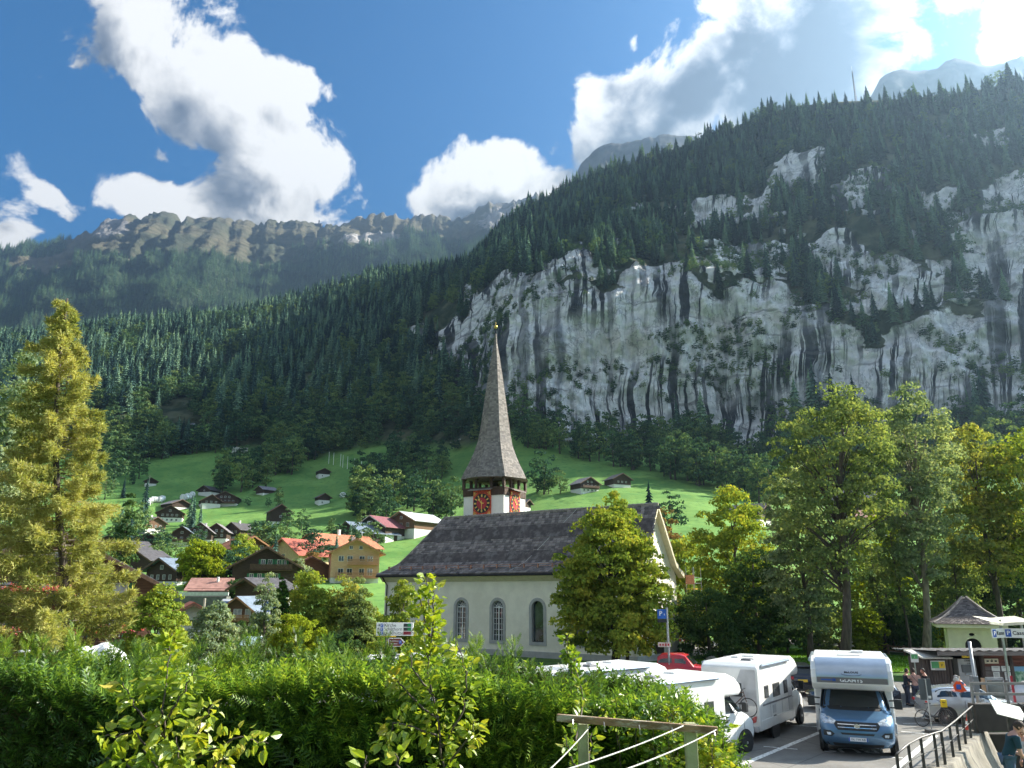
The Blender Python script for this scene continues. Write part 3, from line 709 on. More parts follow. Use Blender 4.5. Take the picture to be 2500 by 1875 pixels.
# shrubs and small trees clinging to ledges of the cliff
P, ppx, ppy, prw = pick(2600, np.clip(rmid, 0, 1) * (pxm < 2900) * (fbm(TP[1:, 1:, 0] / 40, TP[1:, 1:, 1] / 40, TP[1:, 1:, 2] / 22, 4) > .05), rg_)
scatter('ledge_shrubbery', 'bushes and stunted trees clinging to the cliff ledges', P - [0, 0, 1], rg_.uniform(.12, .38, len(P)), rg_.uniform(0, 6.28, len(P)), [c for c in dprotos[0].children if c.name.startswith('crown')][0])
# far mountain woods
cellF = np.linalg.norm(np.cross(FP[1:, :-1] - FP[:-1, :-1], FP[:-1, 1:] - FP[:-1, :-1]), axis=-1)
wf = (sstep(wod, .35, .6)[1:, 1:] * cellF * (PXf[1:, 1:] > -150) * (PXf[1:, 1:] < 1300) * (py3[1:, 1:] < 850)).ravel(); wf /= wf.sum(); k = rg_.choice(len(wf), 17000, p=wf)
i, j = np.unravel_index(k, cellF.shape); a, b = rg_.uniform(size=(2, len(k)))
PF = FP[i, j] + (FP[i + 1, j] - FP[i, j]) * a[:, None] + (FP[i, j + 1] - FP[i, j]) * b[:, None]
fp_ = link('far_tree', conifer_mesh('far_tree', [SPF], 1., 8, 6, .16, 9))
tag(fp_, 'spruce standing alone on the highest pasture below the far ridge', 'tree'); fp_.scale = (26,) * 3; fp_.location = FP[70, int((300 + 500) / 2500 * NX2)]
scatter('far_forest', 'blue green spruce forest on the far mountain', PF - [0, 0, 2], rg_.uniform(24, 44, len(PF)), rg_.uniform(0, 6.28, len(PF)), fp_)

# trees standing in the meadows: photo x, photo y of the foot, height, kind
MT = [(700, 1290, 9, 0), (735, 1300, 10, 1)]
CLAB = {1: 'tree of the dark wood between the two meadows', 2: 'tree of the row above the upper left meadow', 3: 'tree of the wood behind the left side of the steeple', 4: 'dark tree beside the hamlet behind the larch', 5: 'one of the paired dark trees beside the hamlet chalets', 6: 'tree on the meadow edge above the orange roofs', 7: 'small tree among the hamlet houses', 8: 'small tree beside the round meadow tree right of the steeple', 9: 'tree of the wood at the foot of the cliff'}
def cluster(poly_pts, n, hlo, hhi, kinds, seed):
    rg_ = np.random.default_rng(seed)
    for _ in range(n):
        a = rg_.integers(len(poly_pts)); x0, y0, hx, hy = poly_pts[a]
        MT.append((x0 + rg_.uniform(-hx, hx), y0 + rg_.uniform(-hy, hy), rg_.uniform(hlo, hhi), int(rg_.choice(kinds)), seed))
cluster([(560, 1195, 45, 14), (620, 1180, 40, 14), (680, 1150, 40, 12), (740, 1120, 30, 10), (600, 1160, 60, 12)], 26, 14, 24, [0, 1, 2, 3], 1)      # wood between the two meadows
cluster([(290, 1160, 30, 30), (330, 1120, 30, 12), (390, 1110, 40, 10), (450, 1105, 60, 8), (540, 1095, 40, 10)], 28, 15, 24, [0, 1, 2, 4], 2)       # trees above the left meadow
cluster([(900, 1200, 30, 14), (960, 1180, 40, 30), (1000, 1140, 50, 30), (1060, 1180, 50, 50), (960, 1260, 60, 25), (1080, 1260, 40, 30), (890, 1250, 25, 20)], 44, 12, 23, [0, 1, 2, 3], 3)   # wood behind the steeple
cluster([(320, 1290, 20, 30), (350, 1260, 30, 20), (300, 1330, 20, 20)], 8, 12, 20, [4, 5, 0], 4)
cluster([(475, 1290, 15, 10)], 4, 10, 15, [4, 5, 6], 5)
cluster([(690, 1355, 60, 25), (760, 1370, 50, 25), (840, 1350, 40, 22), (640, 1400, 30, 15), (880, 1340, 30, 20)], 26, 7, 12, [0, 1, 2, 3, 4], 6)
cluster([(550, 1440, 25, 14), (480, 1340, 15, 8), (350, 1350, 60, 12), (420, 1385, 60, 10)], 14, 6, 9, [0, 1, 2], 7)
cluster([(1330, 1205, 30, 4), (1345, 1210, 20, 4)], 5, 7, 11, [0, 1], 8)
cluster([(1320 + 60 * i, 1095 + 14 * i, 40, 9) for i in range(10)], 60, 13, 21, [0, 1, 2, 3, 3], 9)      # wood at the foot of the cliff
MT += [(1325, 1212, 19, 0), (340, 1165, 18, 0), (320, 1180, 8, 3), (602, 1232, 5, 0), (655, 1233, 5, 1), (681, 1240, 11, 3), (1590, 1285, 15, 4), (1640, 1290, 12, 1), (1610, 1300, 9, 4)]
MT += [(260, 1150, 17, 1), (255, 1220, 15, 0), (300, 1215, 12, 5), (440, 1320, 8, 2)]
LONE = {(1325, 1212): 'large round broadleaf standing in the meadow right of the steeple', (681, 1240): 'thin sparse tree standing alone in the green meadow',
        (602, 1232): 'small round tree in the meadow right of the dark chalets', (655, 1233): 'small bush-like tree in the middle of the green meadow', (1590, 1285): 'dark pointed spruce just beyond the church gable',
        (340, 1165): 'broadleaf beside the barn on the upper left meadow'}
allp = dprotos + protos; hts = [17.] * 4 + [HC] * 3
for ent in MT:
    x, y, h, kd = ent[:4]
    q = ter_px(x, y)
    cp = copy_tree(allp[kd], loc=q - Vector((0, 0, .3)), rz=random.uniform(0, 6.28), scale=h / hts[kd])
    if len(ent) > 4: cp['label'] = CLAB[ent[4]]; cp['group'] = CLAB[ent[4]].replace('tree', 'trees', 1)
    if (x, y) in LONE: cp['label'] = LONE[(x, y)]; del cp['group']
# originals stand in the woods too
for i, pr in enumerate(protos): pr.location = ter_px(430 + 12 * i, 1098 + 3 * i)
for i, pr in enumerate(dprotos): pr.location = ter_px(560 + 34 * i, 1150 + 2 * i)
# ------------------------------------------------------------------ paved lot, lawn, path
m, t, out = newmat('asphalt')
p = t.n('ShaderNodeBsdfPrincipled'); t.lk(p.outputs[0], out.inputs[0]); p.inputs['Roughness'].default_value = .85; p.inputs['Specular IOR Level'].default_value = .3
geo = t.n('ShaderNodeTexCoord').outputs['Object']
n1 = t.n('ShaderNodeTexNoise'); n1.inputs['Scale'].default_value = .45; n1.inputs['Detail'].default_value = 7; n1.inputs['Roughness'].default_value = .65; t.lk(geo, n1.inputs['Vector'])
n2 = t.n('ShaderNodeTexNoise'); n2.inputs['Scale'].default_value = 60; n2.inputs['Detail'].default_value = 3; t.lk(geo, n2.inputs['Vector'])
vo_ = t.n('ShaderNodeTexVoronoi', feature='DISTANCE_TO_EDGE'); vo_.inputs['Scale'].default_value = .28; t.lk(geo, vo_.inputs['Vector'])
c = t.mix(t.smooth(n1.outputs[0], .3, .7), (.10, .098, .092), (.19, .18, .165)); c = t.mix(t.smooth(n2.outputs[0], .35, .7, 0, .5), c, (.26, .25, .23))
c = t.mix(t.smooth(vo_.outputs[0], 0, .012, .55, 0), c, (.04, .04, .04))
t.lk(c, p.inputs['Base Color']); bp = t.n('ShaderNodeBump'); bp.inputs['Strength'].default_value = .25; bp.inputs['Distance'].default_value = .01; t.lk(n2.outputs[0], bp.inputs['Height']); t.lk(bp.outputs[0], p.inputs['Normal'])
def sheet(name, poly, z, mt, label, kind='structure', thick=0):
    mb = MB()
    if thick: mb.prism(poly, z - thick, z, 'xy')
    else: mb.add([(x, y, z) for x, y in poly], [tuple(range(len(poly)))])
    return tag(mb.build(name, mt), label, kind=kind)
LOT = [(-30, 13.5), (4, 12.6), (5.5, 16.8), (10.4, 23.3), (13.6, 27.3), (18.8, 34.4), (20.3, 35.8), (27, 36.2), (46, 39), (50, 47), (16, 53.5), (6, 55.5), (-8, 60), (-34, 66), (-46, 60)]
sheet('parking_pavement', LOT, .02, MATS['asphalt'], 'worn grey asphalt of the car park')
GRAV = mat('path_gravel', (.33, .31, .28), .95, var=.2, vs=2, bump=.3, bs=40)
g1 = [gp(1690, 1625), gp(1780, 1585), gp(1900, 1570), gp(2120, 1590), gp(2320, 1600), gp(2330, 1588), gp(1990, 1558), gp(1700, 1568), gp(1640, 1600)]
sheet('gravel_path', [(q.x, q.y) for q in g1], .035, GRAV, 'pale gravel path round the lawn under the trees')
m, t, out = newmat('lawn_soil')
p = t.n('ShaderNodeBsdfPrincipled'); t.lk(p.outputs[0], out.inputs[0]); p.inputs['Roughness'].default_value = .9
n2 = t.n('ShaderNodeTexNoise'); n2.inputs['Scale'].default_value = 2.5; n2.inputs['Detail'].default_value = 9; t.lk(t.n('ShaderNodeTexCoord').outputs['Object'], n2.inputs['Vector'])
t.lk(t.mix(t.smooth(n2.outputs[0], .35, .65), (.07, .17, .02), (.13, .25, .035)), p.inputs['Base Color'])
g2 = [gp(1695, 1612), gp(1740, 1592), gp(1900, 1583), gp(2100, 1596), gp(2290, 1610), gp(2270, 1640), gp(2000, 1650), gp(1800, 1640), gp(1720, 1630)]
sheet('lawn', [(q.x, q.y) for q in g2], .06, MATS['lawn_soil'], 'small mown lawn beyond the parked campers')
V = []; Q = []
lp = np.array([(q.x, q.y) for q in g2]); rg_ = np.random.default_rng(3)
pts = rg_.uniform(lp.min(0), lp.max(0), (60000, 2))
def inpoly(P, poly):
    x, y = P[:, 0], P[:, 1]; r = np.zeros(len(P), bool); j = len(poly) - 1
    for i in range(len(poly)):
        xi, yi = poly[i]; xj, yj = poly[j]
        r ^= ((yi > y) != (yj > y)) & (x < (xj - xi) * (y - yi) / (yj - yi + 1e-12) + xi); j = i
    return r
pts = pts[inpoly(pts, lp)][:26000]
V = np.zeros((len(pts), 3, 3)); a = rg_.uniform(0, 6.28, len(pts)); hh = rg_.uniform(.05, .13, len(pts)); wd = .035
V[:, 0, :2] = pts - np.stack([np.cos(a), np.sin(a)], 1) * wd; V[:, 1, :2] = pts + np.stack([np.cos(a), np.sin(a)], 1) * wd; V[:, 2, :2] = pts + rg_.normal(scale=.03, size=(len(pts), 2))
V[:, :2, 2] = .06; V[:, 2, 2] = .06 + hh
GRASS = leafmat('grass_blade', [(.06, .15, .015), (.10, .22, .02), (.16, .27, .03)], .4, pos_scale=.8)
tag(link('lawn_grass', np_mesh('lawn_grass', V.reshape(-1, 3), np.arange(len(pts) * 3).reshape(-1, 3), [GRASS])), 'short bright green grass of the lawn', kind='stuff')
PAINT = mat('road_paint', (.72, .72, .70), .7, var=.12, vs=6, col2=(.25, .24, .23), c2s=9)
def stripe(a, b, w_=.14, label='white parking line on the asphalt', name='parking_line_marking'):
    A = gp(*a); B = gp(*b); d = (B - A).normalized(); n_ = Vector((-d.y, d.x, 0)) * w_ / 2
    mb = MB(); mb.add([(*(A + n_).xy, .0265), (*(B + n_).xy, .0265), (*(B - n_).xy, .0265), (*(A - n_).xy, .0265)], [(0, 1, 2, 3)])
    return tag(mb.build(name, PAINT), label, kind='structure')
stripe((1803, 1872), (2003, 1789), .22); stripe((2172, 1890), (2284, 1797), .22); stripe((1864, 1824), (1947, 1831), .1); stripe((1930, 1772), (2005, 1776), .1)
stripe((2200, 1787), (2275, 1795), .1); stripe((1930, 1704), (2000, 1700), .1); stripe((2150, 1850), (2205, 1852), .1); stripe((2205, 1768), (2420, 1762), .08)
# worn white lettering on the bay in front of the camper
def text_mesh(body, size, mt, name='lettering', parent=None, loc=(0, 0, 0), rot=(0, 0, 0), ext=.003, align='CENTER', bold=0):
    cu = bpy.data.curves.new(name, 'FONT'); cu.body = body; cu.size = size; cu.align_x = align; cu.align_y = 'CENTER'; cu.extrude = ext; cu.offset = bold
    cu.materials.append(mt); cu.resolution_u = 2
    o = bpy.data.objects.new(name, cu); COL.objects.link(o)
    if parent is not None: o.parent = parent
    o.location = loc; o.rotation_euler = rot
    return o
q = gp(2085, 1832)
o = text_mesh('BUS', 1.15, PAINT, 'road_lettering_marking', None, (q.x - .2, q.y - .1, .028), (0, 0, R(172)), ext=0, bold=.01); tag(o, 'worn white letters painted on the bay below the blue camper', kind='structure')

# ------------------------------------------------------------------ church
CHO = Vector((9.9, 64.4, 0)); CYAW = R(-35)
PLASTER = mat('church_plaster', (.84, .80, .65), .9, var=.06, vs=1.2, bump=.35, bs=9, col2=(.76, .72, .58), c2s=.35, stretch=(1, 1, 1))
TRIMST = mat('grey_stone_trim', (.40, .40, .38), .8, var=.08)
ROOFT = mat('dark_roof_tile', (.085, .068, .062), .75, var=.35, vs=2.2, bump=.5, bs=30, col2=(.17, .15, .14), c2s=1.1)
COPPER = mat('copper_rail', (.42, .22, .15), .45, .6, var=.2)
DARKM = mat('dark_metal', (.025, .025, .028), .45, .6)
WHITEP = mat('white_paint', (.80, .80, .77), .5, var=.03)
GLASSD = mat('dark_window_glass', (.03, .04, .045), .06, 0, var=.6, vs=1.5, spec=.9)
CREAM = mat('cream_soffit', (.62, .56, .38), .7, var=.08)
def wall_holes(name, outline, holes, mats, parent, depth=.35, M=None, reveal=None):
    """upright wall in the local xz plane facing -y, with real openings"""
    bm = bmesh.new(); loops = []
    for lp_ in [outline] + holes:
        vs = [bm.verts.new((x, 0, z)) for x, z in lp_]
        loops.append(vs)
        for i in range(len(vs)): bm.edges.new((vs[i], vs[(i + 1) % len(vs)]))
    bmesh.ops.triangle_fill(bm, use_beauty=True, use_dissolve=False, edges=bm.edges[:])
    for vs in loops:
        bk = [bm.verts.new((v_.co.x, depth, v_.co.z)) for v_ in vs]
        for i in range(len(vs)):
            j = (i + 1) % len(vs)
            try: bm.faces.new((vs[i], vs[j], bk[j], bk[i]))
            except ValueError: pass
    bmesh.ops.recalc_face_normals(bm, faces=bm.faces)
    me = bpy.data.meshes.new(name); bm.to_mesh(me); bm.free()
    for m_ in mats: me.materials.append(m_)
    return link(name, me, parent)
def arch_loop(cx, z0, z1, w_, n=10):
    r = w_ / 2; pts = [(cx - r, z0), (cx + r, z0)]
    for k in range(n + 1):
        a = math.pi * k / n; pts.append((cx + r * math.cos(a), z1 - r + r * math.sin(a)))
    return pts
church = thing('church', 'cream plastered village church with dark tiled roof and arched windows', 'church', CHO, CYAW)
CL_, CW, CE, CR = 27.7, 8.4, 7.0, 12.75
dvec = Vector((math.cos(CYAW), math.sin(CYAW), 0)); nvec = Vector((-math.sin(CYAW), math.cos(CYAW), 0))
def s_for(px):
    lo, hi = -40., 5.
    for _ in range(40):
        mid = (lo + hi) / 2; q = CHO + dvec * mid; q.z = 3
        zz = q.z - CH; f = q.y * math.cos(PITCH) + zz * math.sin(PITCH)
        if 1250 + F * q.x / f < px: lo = mid
        else: hi = mid
    return (lo + hi) / 2
wins = [s_for(1126), s_for(1215), s_for(1313)]; gap = (wins[2] - wins[0]) / 2; wins.append(wins[2] + gap)
zt, zb, ww = 4.95, 1.0, 1.75
holes = [arch_loop(s, zb + .25, zt - .25, ww - .5) for s in wins]
wall_holes('wall', [(-CL_, -.5), (0, -.5), (0, CE), (-CL_, CE)], holes, [PLASTER], church)
mb = MB(); mb.add([(-CL_, .36, -.5), (-.01, .36, -.5), (-.01, .36, CE), (-CL_, .36, CE)], [(0, 1, 2, 3)]); mb.build('inner_wall', mat('interior_shade', (.02, .02, .02), .9), church)  # near-black sheet behind the panes, unlit inside put into its colour
mb = MB()   # gable wall, back wall and the bevelled left end
gz = lambda y: CE + (CR - CE) * (1 - abs(y - CW / 2) / (CW / 2)) - .25
mb.prism([(0, -.5), (CW, -.5), (CW, CE - .2), (CW / 2, CR - .25), (0, CE - .2)], -.4, 0, 'yz'); mb.build('gable_wall', PLASTER, church)
mb = MB(); mb.box((-CL_ / 2, CW - .2, CE / 2 - .25), (CL_ - .9, .39, CE + .48)); mb.box((-CL_ - .2, CW / 2, CE / 2 - .25), (.398, CW - .8, CE + .46)); mb.build('back_wall', PLASTER, church)
mb = MB(); mb.box((-CL_ / 2, -.04, .12), (CL_ + .05, .1, .75)); mb.box((.03, CW / 2, .12), (.08, CW + .1, .74)); mb.build('plinth', TRIMST, church)
for k, s in enumerate(wins):
    outer = arch_loop(s, zb, zt, ww, 14); inner = arch_loop(s, zb + .27, zt - .25, ww - .54, 14)
    n_ = len(outer); mb = MB()
    vs = [(x, -.07, z) for x, z in outer] + [(x, -.07, z) for x, z in inner] + [(x, .0, z) for x, z in outer] + [(x, .3, z) for x, z in inner]
    fs = [(i, (i + 1) % n_, n_ + (i + 1) % n_, n_ + i) for i in range(n_)] + [(i, 2 * n_ + i, 2 * n_ + (i + 1) % n_, (i + 1) % n_) for i in range(n_)] + [(n_ + i, n_ + (i + 1) % n_, 3 * n_ + (i + 1) % n_, 3 * n_ + i) for i in range(n_)]
    mb.add(vs, fs); wo_ = mb.build('window', TRIMST, church)
    gl_ = MB(); gl_.add([(x, .24, z) for x, z in inner], [tuple(range(len(inner)))]); gl_.build('pane', GLASSD, wo_)
    mu = MB(); iw = ww - .54; zs = zt - .25 - iw / 2
    if k < 2:
        mu.box((s, .2, (zb + .25 + zs) / 2), (.1, .06, zs - zb - .25)); mu.box((s, .2, zs), (iw, .07, .09))
        for xx in (-iw / 4, iw / 4): mu.box((s + xx, .205, (zb + .25 + zs) / 2), (.035, .04, zs - zb - .25))
        nzb = 6
        for i in range(1, nzb): mu.box((s, .206, zb + .25 + (zs - zb - .25) * i / nzb), (iw, .038, .035))
        for e_ in (-1, 1): mu.box((s + e_ * (iw / 2 - .03), .2, (zb + .25 + zs) / 2), (.06, .06, zs - zb - .25))
        for i in range(1, 6):
            a = math.pi * i / 6; mu.bar((s, .2, zs), (s + math.cos(a) * iw / 2, .2, zs + math.sin(a) * iw / 2), .035)
        for rr in (.5, .97):
            pr = [(s + math.cos(math.pi * i / 10) * iw / 2 * rr, .2, zs + math.sin(math.pi * i / 10) * iw / 2 * rr) for i in range(11)]
            mu.tube(pr, .025, 4)
        mu.build('frame', WHITEP, wo_)
    else:
        mu.box((s, .2, zb + .3), (iw, .05, .06)); mu.build('frame', DARKM, wo_)
# roof: front and back slope with a kick at the eave, hipped left end
OV = .65; KX = 4.0
def roof_y(tt):    # tt 0 eave .. 1 ridge -> (y, z)
    if tt < .22: return (-OV + (1.1 + OV) * tt / .22 * .95, CE - .05 + 1.0 * (tt / .22) ** 1.05)
    a = (tt - .22) / .78; return (-OV + (1.1 + OV) * .95 + a * (CW / 2 - (-OV + (1.1 + OV) * .95)), CE + .95 + a * (CR - CE - .95))
def roof_x(tt): return -CL_ - OV + (KX + OV) * (tt ** .8)
def left_hip(tt): return roof_x(tt)
ts = [0, .07, .14, .22, .4, .6, .8, 1.0]
mb = MB()
for side in (0, 1):
    for a, b in zip(ts[:-1], ts[1:]):
        ya, za = roof_y(a); yb, zb_ = roof_y(b)
        if side: ya, yb = CW - ya, CW - yb
        mb.add([(left_hip(a), ya, za), (.55, ya, za), (.55, yb, zb_), (left_hip(b), yb, zb_)], [(0, 1, 2, 3)])
for a, b in zip(ts[:-1], ts[1:]):
    ya, za = roof_y(a); yb, zb_ = roof_y(b)
    mb.add([(left_hip(a), ya, za), (left_hip(b), yb, zb_), (left_hip(b), CW - yb, zb_), (left_hip(a), CW - ya, za)], [(0, 1, 2, 3)])
roof = mb.build('roof', ROOFT, church)
so = roof.modifiers.new('thick', 'SOLIDIFY'); so.thickness = .14; so.offset = 1
# tiles, laid in courses
V = []; Q = []; slope_len = 7.6; nrow = 25
for i in range(nrow):
    t0 = i / nrow; t1 = min(1, (i + 1.25) / nrow); y0, z0 = roof_y(t0); y1, z1 = roof_y(t1)
    x0 = left_hip(t0) + .05; x = x0 + (.13 if i % 2 else 0)
    while x < .5:
        b = len(V); j1 = random.uniform(0, .03); w_ = .345
        V += [(x, y0 - .012, z0 + .06 + j1), (x + w_, y0 - .012, z0 + .06 + j1 * .5), (x + w_, y1, z1 + .004), (x, y1, z1 + .004), (x, y0 - .012, z0 - .03), (x + w_, y0 - .012, z0 - .03)]
        Q += [(b, b + 1, b + 2, b + 3), (b + 4, b + 5, b + 1, b)]
        x += .38
m, t, out = newmat('tile'); p = t.n('ShaderNodeBsdfPrincipled'); t.lk(p.outputs[0], out.inputs[0]); p.inputs['Roughness'].default_value = .7
g = t.n('ShaderNodeNewGeometry'); nz = t.n('ShaderNodeTexNoise'); nz.inputs['Scale'].default_value = .8; nz.inputs['Detail'].default_value = 8; t.lk(t.n('ShaderNodeTexCoord').outputs['Object'], nz.inputs['Vector'])
c = t.mix(g.outputs['Random Per Island'], (.075, .062, .06), (.30, .255, .235)); c = t.mix(t.smooth(nz.outputs[0], .55, .75, 0, .6), c, (.24, .22, .19)); t.lk(c, p.inputs['Base Color'])
tag(link('tiles', np_mesh('tiles', [(v_[0], v_[1], v_[2] + .15) for v_ in V], Q, [m]), church), kind='stuff')
mb = MB(); n_ = 60
for i in range(n_):
    x = -CL_ + KX + (CL_ - KX + .5) * i / n_; mb.tube([(x, CW / 2, CR + .16), (x + .46, CW / 2, CR + .13)], [.13, .1], 6)
for i in range(24):
    ta, tb = i / 24, (i + 1.05) / 24; ya, za = roof_y(ta); yb, zb_ = roof_y(min(1, tb)); mb.tube([(left_hip(ta), ya, za + .16), (left_hip(min(1, tb)), yb, zb_ + .16)], [.11, .09], 5)
tag(mb.build('ridge_tiles', mat('ridge_tile', (.30, .26, .23), .8, var=.25, vs=3), church), kind='stuff')
mb = MB(); mb.tube([(s_for(1280) + 3.2, CW / 2 - .05, CR + .2)] + [(s_for(1280) + 3.2 - 4.6 * (1 - a), roof_y(a)[0], roof_y(a)[1] + .22) for a in (.9, .7, .5, .3, .2, .1, .02)], .022, 5)
mb.build('lightning_cable', mat('pale_cable', (.55, .53, .5), .5, .3), church)
mb = MB(); y1, z1 = roof_y(.10)
mb.bar((-CL_ + .3, y1 - .1, z1 + .48), (.4, y1 - .1, z1 + .48), .03); mb.bar((-CL_ + .3, y1 - .1, z1 + .30), (.4, y1 - .1, z1 + .30), .03)
for i in range(19):
    x = -CL_ + .4 + i * 1.5; mb.box((x, y1 - .08, z1 + .32), (.1, .12, .36))
mb.build('snow_guard', COPPER, church)
mb = MB(); mb.tube([(-CL_ - OV, -OV - .06, CE - .08), (.6, -OV - .06, CE - .08)], .09, 8); mb.bar((-CL_ - OV, -OV, CE - .02), (.6, -OV, CE - .02), .04, .16)
gt_ = mb.build('gutter', DARKM, church)
mb = MB(); mb.tube([(-CL_ + .2, -OV, CE - .15), (-CL_ + .25, -.4, CE - .55), (-CL_ + .35, -.12, CE - .9), (-CL_ + .35, -.12, 0)], .06, 6); mb.build('downpipe', DARKM, church)
mb = MB(); mb.prism([(-.62, CE - .12), (0, CE - .12), (0, CE - .62), (-.12, CE - .60), (-.5, CE - .2)], -CL_ - .3, .5, 'yz'); mb.build('cornice', CREAM, church)
mb = MB()
for s_ in (0, 1):
    for a, b in zip(ts[:-1], ts[1:]):
        ya, za = roof_y(a); yb, zb_ = roof_y(b)
        if s_: ya, yb = CW - ya, CW - yb
        mb.add([(.56, ya, za + .04), (.56, yb, zb_ + .04), (.56, yb, zb_ - .3), (.56, ya, za - .3), (.0, ya, za + .0), (.0, yb, zb_ + .0), (.0, yb, zb_ - .3), (.0, ya, za - .3)], [(0, 1, 2, 3), (3, 2, 6, 7)])
mb.build('verge_board', CREAM, church)
mb = MB(); mb.prism([(2.2, 3.05), (CW - 2.2, 3.05), (CW / 2, 4.1)], .0, .75, 'yz'); mb.build('porch_roof', mat('slate_grey', (.2, .2, .2), .6), church)
mb = MB(); mb.box((.03, CW / 2, 1.3), (.05, 1.7, 2.7)); mb.build('door', mat('dark_door', (.06, .045, .035), .5), church)

# bell tower with its witch-hat spire
TY = 84.0; TW = 4.9; TYAW = R(-28)
tq = at(1208, 1230, TY)
tower = thing('bell_tower', 'white church tower with painted clocks, open belfry and tall shingled witch-hat spire', 'tower', (tq.x, TY, 0), TYAW)
def zz(py): return at(1208, py, TY).z
h = TW / 2
WHPL = mat('tower_plaster', (.78, .76, .70), .9, var=.05, vs=1.5, bump=.3, bs=10)
TIM = mat('dark_timber', (.075, .045, .03), .8, var=.3, vs=3, stretch=(6, 6, .6), bump=.4)
mb = MB(); mb.box((0, 0, zz(1216) / 2 - .5), (TW, TW, zz(1216) + 1)); mb.build('wall', WHPL, tower)
zb0, zb1, zr = zz(1216), zz(1197), zz(1170)
for s_ in range(4):
    for i in range(16):
        x = -h + (i + .5) * TW / 16; M_ = Matrix.Rotation(s_ * math.pi / 2, 4, 'Z'); mb = MB(); mb.M = M_
        mb.box((x, -h - .05 - .01 * (i % 2), (zb0 + zb1) / 2), (TW / 16 - .015, .08, zb1 - zb0)); mb.build('board', TIM, tower)
mb = MB(); mb.box((0, 0, zb1 - .05), (TW + .3, TW + .3, .14)); mb.build('belfry_floor', TIM, tower)
for s_ in range(4):
    M_ = Matrix.Rotation(s_ * math.pi / 2, 4, 'Z')
    for x in (-h, -h * .38, h * .38):
        mb = MB(); mb.M = M_; mb.box((x, -h, (zb1 + zr) / 2 + .02), (.26, .26, zr - zb1 + .2))
        mb.bar((x, -h, zr - .05), (x + .5, -h, zr - .55) if False else (x + .42, -h, zr), .1); mb.bar((x, -h, zr - .5), (x + .5, -h, zr + .02), .12, .12); mb.build('post', TIM, tower)
    mb = MB(); mb.M = M_; mb.box((0, -h, zr + .02), (TW + .3, .24, .22)); mb.build('beam', TIM, tower)
mb = MB(); mb.lathe([(.05, 1.15), (.22, 1.1), (.3, .8), (.4, .35), (.62, .05), (.6, 0)], (0, 0, zb1 + .35), 14); mb.bar((-h, 0, zr - .2), (h, 0, zr - .2), .2); mb.build('bell', mat('bronze', (.12, .09, .04), .5, .8), tower)
SHG = mat('spire_shingle', (.24, .21, .185), .85, var=.3, vs=3, bump=.5, bs=25, stretch=(1, 1, 4), col2=(.15, .13, .12), c2s=.9)
SPY = [(1174, 85), (1150, 74), (1142, 69), (1112, 55), (1082, 44), (1052, 38), (991, 29.5), (931, 20.5), (871, 10.5), (841, 4.5), (815, 2.2)]
prof = [(px_ * TY * .985 / F / .98, zz(py_)) for py_, px_ in SPY]
vang = [R(-90) + R(45 * k) for k in range(8)]
zs_ = np.array([q[1] for q in prof]); rs_ = np.array([q[0] for q in prof])
V = []; Q = []; NS = 95
def spr(z): return float(np.interp(z, zs_, rs_))
mb = MB()
core = []
for r_, z_ in prof: core += [(r_ * math.cos(a) * .985, r_ * math.sin(a) * .985, z_) for a in vang]
fs = []
for i in range(len(prof) - 1):
    for k in range(8): fs.append((i * 8 + k, i * 8 + (k + 1) % 8, (i + 1) * 8 + (k + 1) % 8, (i + 1) * 8 + k))
fs.append(tuple(range(7, -1, -1))); mb.add(core, fs); spire = mb.build('spire', SHG, tower)
zlo, zhi = prof[0][1], prof[-2][1]
for i in range(NS):
    za = zlo + (zhi - zlo) * i / NS; zb_ = zlo + (zhi - zlo) * (i + 1.3) / NS
    ra, rb = spr(za) + .03, spr(min(zb_, prof[-1][1])) + .004
    for k in range(8):
        a0, a1 = vang[k], vang[(k + 1) % 8]; A0 = Vector((math.cos(a0), math.sin(a0), 0)); A1 = Vector((math.cos(a1), math.sin(a1), 0))
        wid = (A1 - A0).length * ra; n_ = max(1, int(wid / .24))
        for q in range(n_):
            u0, u1 = q / n_ + .006, (q + 1) / n_ - .006; b = len(V); jz = random.uniform(-.02, .02); jr = random.uniform(0, .02)
            c0 = A0.lerp(A1, u0); c1 = A0.lerp(A1, u1)
            V += [(c0.x * (ra + jr), c0.y * (ra + jr), za + jz), (c1.x * (ra + jr), c1.y * (ra + jr), za + jz), (c1.x * rb, c1.y * rb, zb_), (c0.x * rb, c0.y * rb, zb_)]
            Q.append((b, b + 1, b + 2, b + 3))
m, t, out = newmat('shingle_piece'); p = t.n('ShaderNodeBsdfPrincipled'); t.lk(p.outputs[0], out.inputs[0]); p.inputs['Roughness'].default_value = .8
g = t.n('ShaderNodeNewGeometry'); nz = t.n('ShaderNodeTexNoise'); nz.inputs['Scale'].default_value = 1.1; nz.inputs['Detail'].default_value = 8; t.lk(t.n('ShaderNodeTexCoord').outputs['Object'], nz.inputs['Vector'])
c = t.mix(g.outputs['Random Per Island'], (.16, .14, .125), (.35, .31, .27)); c = t.mix(t.smooth(nz.outputs[0], .5, .7, 0, .6), c, (.16, .14, .13)); t.lk(c, p.inputs['Base Color'])
tag(link('shingles', np_mesh('shingles', V, Q, [m]), spire), kind='stuff')
mb = MB(); mb.tube([(0, 0, prof[-2][1]), (0, 0, prof[-1][1] + .4), (0, 0, zz(802))], [.12, .06, .035], 6); mb.build('finial_rod', DARKM, tower)
mb = MB(); mb.lathe([(.02, -.22), (.16, -.14), (.22, 0), (.16, .14), (.02, .22)], (0, 0, zz(798)), 12); mb.tube([(0, 0, zz(798)), (0, 0, zz(786))], .025, 5); mb.build('gilt_ball', mat('gilt', (.75, .52, .15), .3, .9), tower, smooth=True)
